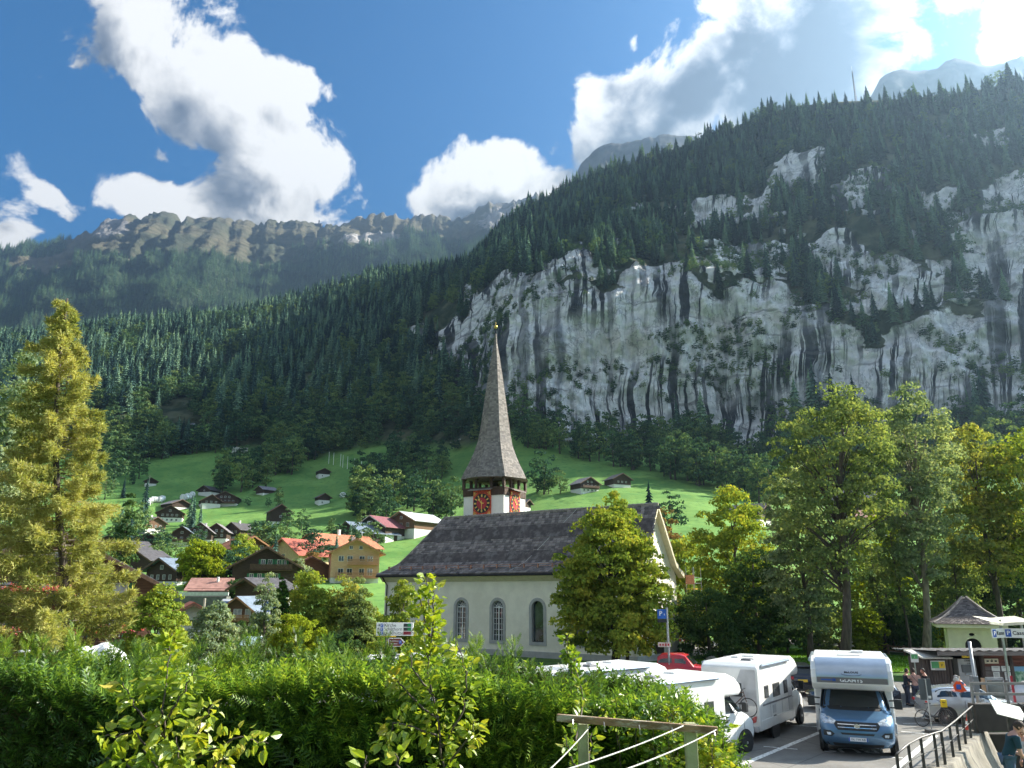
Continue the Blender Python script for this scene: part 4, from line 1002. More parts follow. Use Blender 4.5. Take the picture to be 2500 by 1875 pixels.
RED = mat('clock_red', (.42, .02, .03), .5, var=.15); BLK = mat('clock_black', (.012, .012, .012), .5); GOLD = mat('clock_gold', (.80, .50, .12), .35, .5, var=.1)
RORN = mat('clock_corner_red', (.55, .06, .02), .5, var=.5, vs=9)
cz = (zz(1200) + zz(1262)) / 2 - .15; cwid = 2.15; chh = 2.75
for s_ in (0, 1):
    ck = MB(); ck.M = Matrix.Rotation(s_ * math.pi / 2, 4, 'Z'); ck.box((-.12, -h - .07, cz), (cwid, .12, chh)); cko = ck.build('clock', RORN, tower)
    def rel(build_name, mt, fn):
        q_ = MB(); q_.M = Matrix.Rotation(s_ * math.pi / 2, 4, 'Z'); fn(q_); return q_.build(build_name, mt, cko)
    cx0, yy0 = -.12, -h - .13
    rel('black_ring', BLK, lambda q_: q_.lathe([(1.0, 0), (1.02, -.03)], (cx0, yy0, cz), 32, 'y'))
    rel('red_disc', RED, lambda q_: q_.lathe([(.62, -.03), (.62, -.05)], (cx0, yy0, cz), 28, 'y'))
    def nums(q_):
        for i in range(12):
            a = i * math.pi / 6
            for dd in ((-.035, .035) if i % 3 else (-.07, 0, .07)):
                q_.bar((cx0 + .68 * math.sin(a + dd), yy0 - .045, cz + .68 * math.cos(a + dd)), (cx0 + .93 * math.sin(a + dd * .9), yy0 - .045, cz + .93 * math.cos(a + dd * .9)), .075 if i % 3 else .06, .02, up=(0, 1, 0))
    rel('numerals', GOLD, nums)
    def hands(q_):
        q_.bar((cx0, yy0 - .08, cz - .85), (cx0, yy0 - .08, cz + .3), .07, .02, up=(0, 1, 0))
        a = R(-38); q_.bar((cx0, yy0 - .1, cz), (cx0 + .62 * math.sin(a), yy0 - .1, cz + .62 * math.cos(a)), .09, .02, up=(0, 1, 0)); q_.box((cx0 + .5 * math.sin(a), yy0 - .1, cz + .5 * math.cos(a)), (.22, .02, .16), (0, a, 0)); q_.box((cx0 + .12, yy0 - .1, cz), (.3, .02, .1))
    rel('hands', GOLD, hands)
    def orn(q_):
        for sx in (-1, 1):
            for sz in (-1, 1):
                for k in range(4): a = R(20 + 25 * k); q_.bar((cx0 + sx * .98, yy0 - .015, cz + sz * 1.22), (cx0 + sx * (.98 - .36 * math.cos(a)), yy0 - .015, cz + sz * (1.22 - .42 * math.sin(a))), .045, .02, up=(0, 1, 0))
    rel('gold_ornament', GOLD, orn)
    q_ = MB(); q_.M = Matrix.Rotation(s_ * math.pi / 2, 4, 'Z'); q_.add([(-1.45, -h - .06, cz + 1.62), (1.2, -h - .06, cz + 1.62), (1.28, -h - .75, cz + 1.38), (-1.53, -h - .75, cz + 1.38), (-1.45, -h - .06, cz + 1.55), (1.2, -h - .06, cz + 1.55), (1.28, -h - .75, cz + 1.31), (-1.53, -h - .75, cz + 1.31)], [(0, 1, 2, 3), (7, 6, 5, 4), (3, 2, 6, 7), (0, 3, 7, 4), (1, 5, 6, 2)])
    q_.build('clock_canopy', SHG, tower)

# ------------------------------------------------------------------ chalets
LOGD = mat('dark_log', (.055, .030, .020), .8, var=.35, vs=2.5, stretch=(.5, .5, 5), bump=.4)
LOGB = mat('brown_log', (.16, .085, .045), .8, var=.3, vs=2.5, stretch=(.5, .5, 5), bump=.4)
LOGO = mat('new_pine', (.55, .35, .19), .7, var=.15, vs=2.5, stretch=(.5, .5, 5))
WALLW = mat('white_render', (.75, .74, .70), .9, var=.06)
RF = {'orange': mat('orange_tile', (.42, .15, .075), .8, var=.25, vs=1.5, bump=.5, bs=8), 'red': mat('red_tile', (.33, .085, .055), .8, var=.25, vs=1.5, bump=.5, bs=8),
      'pink': mat('pink_tile', (.38, .20, .16), .8, var=.2, vs=1.5, bump=.5, bs=8), 'dark': mat('slate_roof', (.07, .065, .07), .7, var=.35, vs=1.5, bump=.5, bs=8),
      'blue': mat('bluish_roof', (.16, .20, .25), .5, var=.2, vs=1.5), 'light': mat('pale_roof', (.48, .50, .52), .45, var=.12, vs=1.5), 'maroon': mat('maroon_roof', (.22, .075, .085), .7, var=.2, vs=1.5), 'grey': mat('grey_roof', (.20, .18, .19), .7, var=.25, vs=1.5), 'tan': mat('tan_roof', (.36, .30, .20), .8, var=.2)}
SHUTG = mat('green_shutter', (.02, .16, .07), .6); SHUTD = mat('dark_shutter', (.05, .035, .03), .6); CURT = mat('curtain_pane', (.45, .45, .43), .3, var=.3, vs=2)
FRM = mat('window_frame', (.70, .69, .64), .6); TIMO = mat('balcony_timber', (.40, .20, .09), .7, var=.2, vs=4); TIMB = mat('balcony_dark', (.12, .065, .035), .7, var=.25, vs=4)
FLR = leafmat('geranium', [(.45, .03, .03), (.75, .12, .10), (.75, .30, .32), (.10, .16, .03)], .3, pos_scale=3)
def window(parent, M_, x, z, w_, h_, y=-.0, shut=None, pane=None, two=True):
    mb = MB(); mb.M = M_; f = .07
    for sx in (-1, 1): mb.box((x + sx * (w_ / 2 - f / 2), y - .04, z), (f, .1, h_))
    for sz in (-1, 1): mb.box((x, y - .04, z + sz * (h_ / 2 - f / 2)), (w_ - 2 * f, .098, f))
    if two: mb.box((x, y - .035, z), (f * .8, .08, h_ - 2 * f))
    wo_ = mb.build('window', FRM, parent)
    mb = MB(); mb.M = M_; mb.box((x, y - .015, z), (w_ - 2 * f, .026, h_ - 2 * f)); mb.build('pane', pane or GLASSD, wo_)
    if shut:
        for sx in (-1, 1):
            mb = MB(); mb.M = M_; mb.box((x + sx * (w_ * .5 + w_ * .27), y - .03, z), (w_ * .48, .05, h_ * 1.02)); mb.build('shutter', shut, wo_)
def chalet(label, base, rz, w_, l_, ze, zr_, wall=LOGD, roofm='dark', stone=.0, ov=1.0, front=(), side=(), balc=(), shut=None, chim=None, bmat=None, name='chalet', basem=None, cat='house', group=None, pane=None, detail=True, purl=True):
    """gable end faces local -y; side faces local -x and +x. front/side windows: (x, z, w, h)"""
    th = thing(name, label, cat, base, rz, group); rm = RF[roofm]
    mb = MB(); mb.prism([(-w_ / 2, max(stone, 0)), (w_ / 2, max(stone, 0)), (w_ / 2, ze), (0, zr_), (-w_ / 2, ze)], 0, l_, 'xz'); mb.build('wall', wall, th)
    mb = MB(); mb.box((0, l_ / 2, stone / 2 - 2), (w_ - .12, l_ - .12, stone + 4)); mb.build('ground_floor', basem or WALLW, th)
    k = (zr_ - ze) / (w_ / 2); e = w_ / 2 + ov; tk_ = .16
    for s_ in (-1, 1):
        mb = MB(); za = ze - k * ov
        pts = [(0, zr_ + .03), (s_ * e, za + .03), (s_ * e, za + .03 + tk_), (0, zr_ + .03 + tk_ * 1.1)]
        mb.prism(pts, -ov, l_ + ov * .6, 'xz'); ro_ = mb.build('roof', rm, th)
        mb = MB(); mb.bar((0, -ov - .03, zr_ - .02), (s_ * e, -ov - .03, za - .02), .05, .28, up=(0, 0, 1)); mb.build('verge_board', bmat or TIMB, ro_)
    if purl:
        for xx in (-.62, 0, .62):
            mb = MB(); mb.bar((xx * w_ / 2, -ov + .1, zr_ - abs(xx) * (zr_ - ze) - .14), (xx * w_ / 2, 0, zr_ - abs(xx) * (zr_ - ze) - .14), .18); mb.build('purlin', bmat or TIMB, th)
    I = Matrix.Identity(4)
    for x, z, a, b in front: window(th, I, x, z, a, b, 0, shut, pane)
    ML = Matrix.Translation((-w_ / 2, 0, 0)) @ Matrix.Rotation(-math.pi / 2, 4, 'Z')      # local -x wall seen from outside
    MR = Matrix.Translation((w_ / 2, 0, 0)) @ Matrix.Rotation(math.pi / 2, 4, 'Z')
    for x, z, a, b in side:
        if x < 0: window(th, ML, x, z, a, b, 0, shut, pane)
        else: window(th, MR, x, z, a, b, 0, shut, pane)
    for x0, x1, z in balc:
        bm_ = bmat or TIMB
        mb = MB(); mb.box(((x0 + x1) / 2, -.6, z), (x1 - x0, 1.2, .12)); bo = mb.build('balcony', bm_, th)
        mb = MB(); mb.bar((x0, -1.18, z + .95), (x1, -1.18, z + .95), .09); mb.bar((x0, -1.18, z + .2), (x1, -1.18, z + .2), .06); mb.build('handrail', bm_, bo)
        nb = max(3, int((x1 - x0) / (.22 if detail else .5)))
        if detail:
            me_ = None
            for i in range(nb):
                if me_ is None:
                    q_ = MB(); q_.box((0, 0, 0), (.13, .03, .78)); me_ = q_.mesh('slat', bm_)
                link('slat', me_, bo, (x0 + (i + .5) * (x1 - x0) / nb, -1.18, z + .56))
        else:
            mb = MB(); mb.box(((x0 + x1) / 2, -1.18, z + .55), (x1 - x0, .04, .6)); mb.build('railing_panel', bm_, bo)
    if chim:
        x, y, hh_ = chim; zc = zr_ - abs(x) * k
        mb = MB(); mb.box((x, y, zc + hh_ / 2 - .4), (.7, .7, hh_ + .8)); mb.box((x, y, zc + hh_ + .05), (.85, .85, .1)); mb.build('chimney', WALLW, th)
    return th
def base_pt(px, py, Y=None):
    if Y is None: q = ter_px(px, py); q.z -= .2; return q
    q = at(px, py, Y); return Vector((q.x, Y, q.z))
def grid_win(xs, zs, a=.9, b=1.0): return [(x, z, a, b) for z in zs for x in xs]
# big brown chalet behind the larch
q = Vector((-35.5, 61, -1.2))
bc = chalet('big dark brown log chalet with flower balconies behind the yellow larch', q, R(28), 15, 12, 7.3, 11.2, LOGB, 'grey', 2.4, 1.6,
            [(x_, z_, 1.0, 1.3) for z_ in (3.9, 6.7) for x_ in (-5.6, -3, -.4, 2.4, 4.9)] + [(0, 9.1, .9, 1.1)], (), [(-7, 7, 2.9), (-6, 3.4, 5.8)], SHUTG, None, TIMB, pane=CURT)
for (x0, x1, z, nm) in ((-7, 6.9, 3.75, 'lower'), (-5.5, 3.4, 6.75, 'upper'), (-6.5, 4.0, 1.9, 'base')):
    fb = thing('flower_box', {'lower': 'long box of red and pink geraniums on the main balcony of the brown chalet', 'upper': 'short box of red geraniums on the upper balcony rail', 'base': 'row of red and pink geraniums low in front of the brown chalet'}[nm], 'flower box', q, R(28))
    mb = MB(); mb.box(((x0 + x1) / 2, -1.42, z - .1), (x1 - x0, .3, .22)); mb.build('trough', TIMB, fb); fb.rotation_euler = (0, 0, R(28))
    n_ = int((x1 - x0) * 230); rg_ = np.random.default_rng(int(z * 10)); P = np.stack([rg_.uniform(x0, x1, n_), -1.5 + rg_.normal(scale=.16, size=n_), z + .12 + rg_.normal(scale=.16, size=n_)], 1); P[:, 2] += .1 * np.sin(P[:, 0] * 5)
    V, Q = leaf_quads(P, rg_.normal(size=(n_, 3)) + [0, -1, .3], rg_.uniform(.08, .17, n_), .8, rg_); link('blossoms', np_mesh('blossoms', V, Q, [FLR]), fb)
# chalet with solar roof
q = at(572, 1590, 100)
sc = chalet('brown chalet with timber cross gable, two balconies and solar panels on its blue roof', q, R(-6), 9.2, 7.5, 5.6, 8.9, LOGB, 'blue', 2.9, 1.0,
            [(-1.9, 6.2, 1.1, 1.5), (0, 6.2, 1.5, 1.5), (1.9, 6.2, 1.1, 1.5), (-1.9, 3.9, 1.1, 1.5), (.2, 3.9, 2.0, 1.5), (2.7, 3.9, 1.1, 1.5), (-2.2, 1.5, 1.6, 1.9), (.5, 1.5, 1.8, 1.9)], (), [(-3.0, 2.6, 5.0), (-3.0, 4.2, 2.75)], None, None, TIMO, pane=CURT)
sc.scale = (.72,) * 3
mb = MB(); mb.prism([(2.5, -1), (9.5, -1), (9.5, 5.9), (6.5, 7.9), (2.5, 6.2)], -5.2, 5.6, 'yz'); mb.build('rear_wing', LOGO, sc)
for sx in (-1, 1):
    mb = MB(); x0, x1 = (-6, -.3) if sx < 0 else (.3, 6.2)
    k_ = (8.4 - 5.9) / (6.5 - 1.4)
    mb.add([(x0, 1.4, 5.9), (x1, 1.4, 5.9), (x1, 6.5, 8.4), (x0, 6.5, 8.4), (x0, 1.4, 6.05), (x1, 1.4, 6.05), (x1, 6.5, 8.55), (x0, 6.5, 8.55)], [(0, 1, 2, 3), (7, 6, 5, 4), (0, 4, 5, 1), (1, 5, 6, 2), (3, 2, 6, 7), (0, 3, 7, 4)])
    ro_ = mb.build('wing_roof', RF['light'], sc)
    PV = mat('solar_cell', (.02, .04, .10), .15, .2, var=.2, spec=.8)
    for i in range(3):
        for j_ in range(2):
            xx = (-5.8 + 1.12 * i) if sx < 0 else (2.6 + 1.12 * i); ya, yb = 2.2 + j_ * 1.75, 2.2 + j_ * 1.75 + 1.68; za = 5.9 + (ya - 1.4) * k_ + .2; zb_ = 5.9 + (yb - 1.4) * k_ + .2
            mb = MB(); mb.add([(xx, ya, za), (xx + 1.06, ya, za), (xx + 1.06, yb, zb_), (xx, yb, zb_), (xx, ya, za - .04), (xx + 1.06, ya, za - .04), (xx + 1.06, yb, zb_ - .04), (xx, yb, zb_ - .04)], [(0, 1, 2, 3), (0, 4, 5, 1), (1, 5, 6, 2), (2, 6, 7, 3), (3, 7, 4, 0)]); mb.build('solar_panel', PV, ro_)
hs_l = [
 # label, px, py, Y, rz, w, l, ze, zr, wall, roof, stone, front, side, balc, shut, chim, bmat
 ('pale orange new timber house with terracotta roof and two balconies', 866, 1430, 146, 16, 8.8, 8.5, 5.6, 7.9, LOGO, 'orange', 1.0, grid_win([-2.6, -1.0, 1.2, 2.7], [4.4], 1.0, 1.0) + grid_win([-2.6, -1.0, 1.2, 2.7], [2.0], 1.0, 1.3) + [(-.9, 6.4, .7, .7), (.9, 6.4, .7, .7)], [(-6.5, 4.4, .7, .9), (-4.5, 4.4, .7, .9), (-6.5, 2.1, .7, .9)], [(-1.4, 4.1, 3.3), (-3.6, 4.1, .9)], None, (0, 7, .8), TIMO),
 ('dark farmhouse with green shutters and a wide reddish gable roof', 645, 1446, 132, 14, 10.5, 14, 3.9, 6.9, LOGD, 'pink', 1.0, grid_win([-2.2, -.9, .4, 1.7], [2.2], .7, .9) + grid_win([-.5, .6, 2.1, 2.9], [4.5], .7, .9), [(-2.5, 3, .7, .9), (-5, 3, .7, .9), (-7.5, 3, .7, .9)], [(-2.5, 4.3, 3.2)], SHUTG, (-2, 9, .9), TIMB),
 ('brown house with striped orange and red roof behind the green shuttered farm', 610, 1395, 160, 38, 9.5, 13, 4.2, 7.0, LOGB, 'orange', 1.4, grid_win([-2, 0, 2], [3.2, 4.9], .8, .9), [(4, 3.2, .9, 1), (8, 3.2, .9, 1)], [], None, (-1.5, 4, 1), TIMO),
 ('cream gabled house with red roof beside the orange roofed house', 688, 1392, 158, -28, 8, 10, 3.6, 6.4, mat('cream_wall', (.62, .46, .28), .8), 'red', 1.4, [(0, 3, .8, .8), (-1.8, 2, .8, 1)], (), [], None, None, TIMO),
 ('long house with salmon roof and red lower wall above the village', 755, 1368, 178, -36, 9.5, 17, 4.2, 6.8, LOGB, 'orange', 1.2, [(-1.5, 4.4, .8, .8), (1, 4.4, .8, .8), (0, 2.4, 1.2, 1)], [(-3, 2.6, .9, 1), (-7, 2.6, .9, 1)], [], None, (0, 8, 1.2), TIMO),
 ('dark timber house with pale solar roof right of the salmon roofed house', 845, 1335, 205, -40, 9.5, 13, 3.8, 6.4, LOGD, 'blue', 1.2, [(-1.5, 3, .9, .9), (1.5, 3, .9, .9)], (), [], None, (1, 6, 1), TIMB),
 ('chalet with maroon roof, dormer and white balcony below the wood', 905, 1328, 212, -30, 10, 13, 4.4, 7.2, LOGD, 'maroon', 2.0, grid_win([-2.5, 0, 2.5], [3.1], 1, 1.1) + [(0, 5.4, 1, .9)], [(-4, 3, .9, 1)], [(-4.5, 4.5, 2.0)], None, None, mat('white_balcony', (.6, .5, .45), .7)),
 ('pine house with pale grey metal roof just left of the church roof', 975, 1318, 216, -35, 10, 13, 5.0, 7.4, LOGB, 'light', 2.6, grid_win([-2.5, 0, 2.5], [3.8], 1, 1.1) + [(0, 5.8, .9, .8)], [(-4, 3.6, .9, 1)], [], None, (-1, 5, .8), TIMO),
 ('red brown hut wall beside the orange new house', 760, 1425, 138, 20, 6, 6, 2.6, 4.2, LOGB, 'red', .4, [(0, 1.8, .8, .9)], (), [], None, None, TIMB),
 ('black chalet with steel blue roof at the left end of the dark row', 440, 1333, 300, 12, 9, 9, 4.6, 7.6, LOGD, 'blue', 1.8, grid_win([-2.4, 0, 2.4], [3.2], 1, 1.1) + [(0, 5.4, 1, .9)], (), [(-4, 4, 2)], None, None, TIMB),
 ('black chalet second from left in the dark row', 484, 1327, 305, 10, 8.5, 9, 5.2, 8.4, LOGD, 'grey', 2.0, grid_win([-2.2, 0, 2.2], [3.4, 5.4], .9, 1), (), [], None, (1, 4, 1), TIMB),
 ('black chalet third from left in the dark row', 524, 1322, 308, 8, 8, 9, 5.0, 7.8, LOGD, 'grey', 2.0, grid_win([-2.2, 0, 2.2], [3.2, 5.0], .9, 1), (), [], None, (-1, 4, 1), TIMB),
 ('wide black chalet at the right end of the dark row', 568, 1310, 318, -22, 8, 10, 4.0, 6.6, LOGD, 'dark', 1.0, grid_win([-2, 0, 2], [2.8], .9, .9), (), [], None, (0, 4, 1), TIMB),
 ('white walled chalet with bright red roof among dark trees', 356, 1346, 285, 20, 8, 9, 4.0, 6.6, LOGD, 'red', 2.4, grid_win([-2, 0, 2], [1.4, 3.2], .9, 1), (), [(-3.5, 3.5, 2.2)], None, None, TIMB),
 ('low chalet with blue grey roof joined to the red roofed chalet', 325, 1345, 282, 45, 7, 10, 3.0, 5.2, LOGD, 'blue', 1.6, grid_win([-1.5, 1.5], [1], .9, .9), (), [], None, None, TIMB),
 ('dark chalet with violet grey roof below the track', 380, 1298, 330, 55, 9, 12, 4.4, 6.8, LOGB, 'grey', 2.0, grid_win([-2, 0, 2], [3], .9, 1), (), [], None, (0, 4, 1), TIMB),
 ('chalet with pinkish roof left of the paired dark spruces', 412, 1272, 360, 18, 11, 10, 4.6, 7.8, LOGD, 'pink', 2.2, grid_win([-3, -1, 1, 3], [1.2, 3.4], .9, 1) + [(0, 5.4, 1, 1)], (), [], None, None, TIMB),
 ('low barn with slate roof behind the pinkish roofed chalet', 440, 1244, 385, 50, 9, 12, 3.0, 5.0, LOGD, 'grey', 1.2, [], (), [], None, None, TIMB),
 ('chalet with white gable base right of the dark spruces', 516, 1240, 385, 30, 9, 9, 4.0, 6.8, LOGD, 'grey', 2.4, grid_win([-2.2, 0, 2.2], [3.2], .9, 1), (), [], None, None, TIMB),
 ('large dark chalet with white windows at the meadow edge', 546, 1232, 395, 8, 12, 10, 4.8, 7.6, LOGD, 'grey', 1.6, grid_win([-4, -2, 0, 2, 4], [2.8], 1, 1.1) + grid_win([-2, 0, 2], [4.9], 1, 1), (), [(-5, 5, 1.6)], None, None, TIMB),
 ('small chalet with white base hidden by trees at the wood corner', 497, 1212, 415, -20, 8, 8, 3.4, 5.6, LOGD, 'dark', 2.2, [(0, 3, .9, .9)], (), [], None, None, TIMB),
 ('small hay barn under the trees in the upper middle meadow', 632, 1206, 430, -40, 7, 9, 3.0, 4.8, LOGD, 'grey', .8, [], (), [], None, None, TIMB),
 ('lone square hay barn with black walls below the big meadow', 684, 1276, 270, 28, 7, 7, 4.2, 6.6, LOGD, 'dark', .6, [(0, 2.4, .8, .8)], (), [], None, None, TIMB),
 ('small barn on white base standing alone in the upper meadow', 792, 1166, 450, 28, 6.5, 7, 3.8, 5.4, LOGD, 'grey', 2.0, [(-1, 1.0, .7, .9)], (), [], None, None, TIMB),
 ('small barn on white base in the middle of the right meadow', 793, 1234, 370, 32, 5.5, 6, 3.6, 5.2, LOGD, 'dark', 2.0, [(-1, .9, .7, .9)], (), [], None, None, TIMB),
 ('small barn beside the utility pole on the upper left meadow', 368, 1188, 440, 30, 6, 6, 3.2, 4.8, LOGD, 'dark', 1.6, [], (), [], None, None, TIMB),
 ('dark chalet with lit white windows on the meadow right of the spire', 1442, 1208, 330, 30, 9.5, 8, 4.0, 6.6, LOGD, 'grey', 1.6, grid_win([-3, -1, 1, 3], [1.0, 2.9], .9, .9) + [(-1, 4.6, .8, .8), (1, 4.6, .8, .8)], (), [(-4.4, 4.4, 1.9)], None, (1, 4, .8), TIMB),
 ('farther dark chalet on the meadow with a pale greenhouse beside it', 1518, 1196, 345, 24, 9, 8, 4.0, 6.4, LOGD, 'dark', 1.4, grid_win([-2, 0, 2], [2.6], .8, .8), (), [], None, None, TIMB),
 ('tiny black barn right behind the steeple', 1291, 1246, 300, 60, 5, 6, 3.2, 4.6, LOGD, 'dark', 1.6, [], (), [], None, None, TIMB),
 ('house with grey roof half hidden behind the tall ash crowns', 2150, 1262, 220, 60, 10, 12, 5.5, 9.2, LOGD, 'grey', 2.2, [], (), [], None, None, TIMB),
 ('house with pinkish metal roof between the tall ash trunks', 2240, 1300, 190, 55, 10, 13, 4.4, 6.4, LOGD, 'pink', 2.2, [], (), [], None, None, TIMB),
 ('dark roof corner peeking out left of the tall ash', 1868, 1282, 200, 50, 8, 9, 3.6, 5.8, LOGD, 'dark', 1.5, [], (), [], None, None, TIMB),
 ('dark chalet with steel blue roof and white windows below the willow', 392, 1436, 150, -25, 8, 9, 3.0, 5.0, LOGD, 'blue', .8, grid_win([-2.4, -.8, .8, 2.4], [1.6], .7, .9) + [(0, 3.4, .8, .8)], (), [], None, (0, 5, .9), TIMB),
 ('little black gabled hut left of the blue roofed chalet', 330, 1405, 165, -15, 6.5, 7, 2.6, 4.4, LOGD, 'dark', .4, [], (), [], None, None, TIMB),
 ('small brown roofed hut at the left edge of the hamlet', 262, 1345, 260, 35, 7, 7, 3, 4.6, LOGB, 'maroon', .6, [], (), [], None, None, TIMB),
 ('dark hut with white corner above the big brown chalet', 300, 1372, 200, -30, 6, 6, 2.8, 4.6, LOGD, 'dark', 1.4, [], (), [], None, None, TIMB),
 ('little house with crimson roof tucked between bushes', 462, 1572, 82, 25, 6, 6, 2.2, 3.9, WALLW, 'red', .3, [], (), [], None, None, TIMB),
 ('small dark shed with peaked roof above the solar panels', 605, 1462, 115, -30, 5.5, 6, 1.6, 2.8, LOGD, 'dark', .2, [], (), [], None, None, TIMB),
]
for (lb, px, py, Yd, rz, w_, l_, ze, zr_, wl, rf, stn, fr, sd, bl, sh, chm, bmt) in hs_l:
    q = ter_px(px, py) if Yd > 120 else at(px, py, Yd)
    q = Vector(q)
    f_ = q.y / Yd if Yd > 120 else 1.0
    o = chalet(lb, q, R(rz), w_ * f_, l_ * f_, ze * f_, zr_ * f_, wl, rf, stn * f_, 1.0 * f_, [tuple(c * f_ for c in x) for x in fr], [tuple(c * f_ for c in x) for x in sd], [tuple(c * f_ for c in x) for x in bl], sh, tuple(c * f_ for c in chm) if chm else None, bmt, detail=Yd < 160)
# low pink roofed station shed and the railway viaduct
q = at(505, 1462, 128); st = thing('station_shed', 'long low shed with pink roof beside the viaduct', 'shed', (q.x, q.y, q.z), R(4))
mb = MB(); mb.box((0, 1.5, .2), (6.2, 3.4, 2.8)); mb.build('wall', LOGD, st)
mb = MB(); mb.add([(-3.6, -.6, 1.3), (3.4, -.6, 1.3), (3.4, 2.6, 3.3), (-3.6, 2.6, 3.3), (-3.6, -.6, 1.15), (3.4, -.6, 1.15), (3.4, 2.6, 3.15), (-3.6, 2.6, 3.15)], [(0, 1, 2, 3), (7, 6, 5, 4), (0, 4, 5, 1), (1, 5, 6, 2), (3, 2, 6, 7), (0, 3, 7, 4)]); mb.build('roof', RF['pink'], st)
mb = MB(); mb.box((1.0, 1.6, 3.0), (.3, .3, .9)); mb.build('vent', WALLW, st)
CONC = mat('concrete', (.42, .41, .38), .9, var=.15, vs=2, bump=.3)
q = at(400, 1500, 122); vd = thing('viaduct', 'grey concrete viaduct with one arch and white parapet', 'bridge', (q.x, q.y, q.z - 2), R(6))
wall_holes('arch_wall', [(-8, -1), (9, -1), (9, 4.6), (-8, 4.8)], [arch_loop(3.5, -.5, 3.6, 4.0, 12)], [mat('viaduct_stone', (.13, .13, .12), .9, var=.2, vs=2, bump=.4)], vd, 2.5)
mb = MB(); mb.box((.5, .2, 5.0), (17.4, .3, .55)); mb.build('parapet', mat('pale_parapet', (.6, .6, .57), .8), vd)
# carport
q = at(618, 1598, 84); cp_ = thing('carport', 'open carport with pale blue sheet roof by the chalet drive', 'shelter', q, R(-8))
mb = MB(); mb.add([(-1.3, -1.2, 1.0), (1.4, -1.2, 1.0), (1.2, .6, 1.75), (-1.1, .6, 1.75), (-1.3, -1.2, .93), (1.4, -1.2, .93), (1.2, .6, 1.68), (-1.1, .6, 1.68)], [(0, 1, 2, 3), (7, 6, 5, 4), (0, 4, 5, 1), (1, 5, 6, 2), (3, 2, 6, 7), (0, 3, 7, 4)]); mb.build('roof', mat('pale_blue_sheet', (.42, .58, .62), .4, var=.15, vs=3), cp_)
for x in (-1.0, 1.0):
    mb = MB(); mb.bar((x, -.9, -1.5), (x, -.9, 1.0), .14); mb.build('post', WALLW, cp_)
mb = MB(); mb.box((0, .3, 0), (2.0, .1, 2.2)); mb.build('back_panel', LOGD, cp_)
# concrete rock-fall gallery high on the slope
q = ter_px(582, 1108); gl_ = thing('concrete_portal', 'white concrete tunnel portal at the top edge of the meadow', 'tunnel portal', q, R(20))
wall_holes('portal_wall', [(-5, -2), (5, -2), (6, 5), (-4, 5.5)], [arch_loop(0, -1.5, 3.5, 4, 8)], [CONC], gl_, 3)
mb = MB(); mb.box((0, 3.4, 1), (9, .5, 6)); mb.build('rear_wall', mat('interior_shade', (.02, .02, .02), .9), gl_)  # near-black sheet closing the arch, tunnel darkness is in its colour
# wrapped hay bales
BALE = mat('white_wrap', (.78, .78, .76), .4, var=.05)
for i, (x, y) in enumerate([(362, 1233), (368, 1231), (374, 1229), (381, 1228), (388, 1226), (395, 1224), (446, 1222), (452, 1221), (458, 1219), (464, 1217), (470, 1215), (834, 1219)]):
    q = ter_px(x, y); mb = MB(); mb.lathe([(.85, -.6), (.95, -.5), (.95, .5), (.85, .6)], (0, 0, .85), 12, 'x')
    tag(mb.build('hay_bale', BALE, None, q, (0, 0, R(20 + 9 * i)), smooth=False), 'white wrapped hay bale in the row beside the track' if i < 11 else 'single white wrapped bale lying in the meadow by the wood', 'hay bale', 'white wrapped hay bales' if i < 11 else None).scale = (1.7,) * 3
# utility poles
WOODP = mat('weathered_pole', (.42, .38, .30), .85, var=.2, vs=4, stretch=(3, 3, .5))
def pole(label, px, py, Y, h_, r_=.09, mt=WOODP, cat='pole', name='utility_pole', arms=()):
    q = at(px, py, Y) if Y < 120 else ter_px(px, py)
    th = thing(name, label, cat, q); mb = MB(); mb.tube([(0, 0, -.5), (0, 0, h_)], [r_, r_ * .8], 8); mb.build('shaft', mt, th)
    for z, w_ in arms: mb = MB(); mb.bar((-w_, 0, z), (w_, 0, z), .12); mb.build('crossarm', mt, th)
    return th
pole('weathered wooden pole standing before the solar roofed chalet', 486, 1605, 70, 4.9, .13)
pole('slim twin pole on the left meadow beside the small barn', 360, 1195, 440, 9, .2, arms=((8, 1.2),))
pole('thin lamp post in the hamlet below the willow', 430, 1425, 150, 5, .08, WHITEP)
pole('white flagpole beside the maroon roofed chalet', 883, 1350, 200, 7, .12, WHITEP)
pole('white mast rising behind the church roof ridge', 1108, 1262, 150, 5, .06, WHITEP)
for i, x in enumerate((800, 812, 828, 838, 848, 862, 880)): pole('slender steel ski-lift style post along the curved track on the meadow', x, 1131 + i * 4, 480, 8, .16, WHITEP)['group'] = 'posts along the curved track on the meadow'
# antenna on the crest
q = ter_px(2092, 240); an = thing('antenna_mast', 'thin lattice antenna mast on the wooded crest', 'antenna', q)
mb = MB()
for a in (0, 2.1, 4.2): mb.tube([(1.0 * math.cos(a), 1.0 * math.sin(a), -2), (.3 * math.cos(a), .3 * math.sin(a), 34)], .22, 4)
for i in range(16):
    z = 2 * i + 1; r_ = 1.0 - .7 * z / 34
    for k in range(3): mb.bar((r_ * math.cos(2.1 * k), r_ * math.sin(2.1 * k), z), (r_ * math.cos(2.1 * (k + 1)), r_ * math.sin(2.1 * (k + 1)), z + 2), .14)
mb.build('lattice', mat('galvanised', (.4, .4, .42), .5, .5), an)
mb = MB(); mb.tube([(0, 0, 34), (0, 0, 40)], .12, 5); mb.build('rod', MATS['galvanised'], an)
# cable car station on the far ridge
q = at(778, 556, 3650); tag(MB().box((0, 0, 6), (34, 24, 26)).box((0, 0, 30), (5, 5, 26)).build('mountain_station', mat('dark_station', (.06, .06, .07), .8), None, q), 'tiny dark cableway station on the far ridge', 'building')
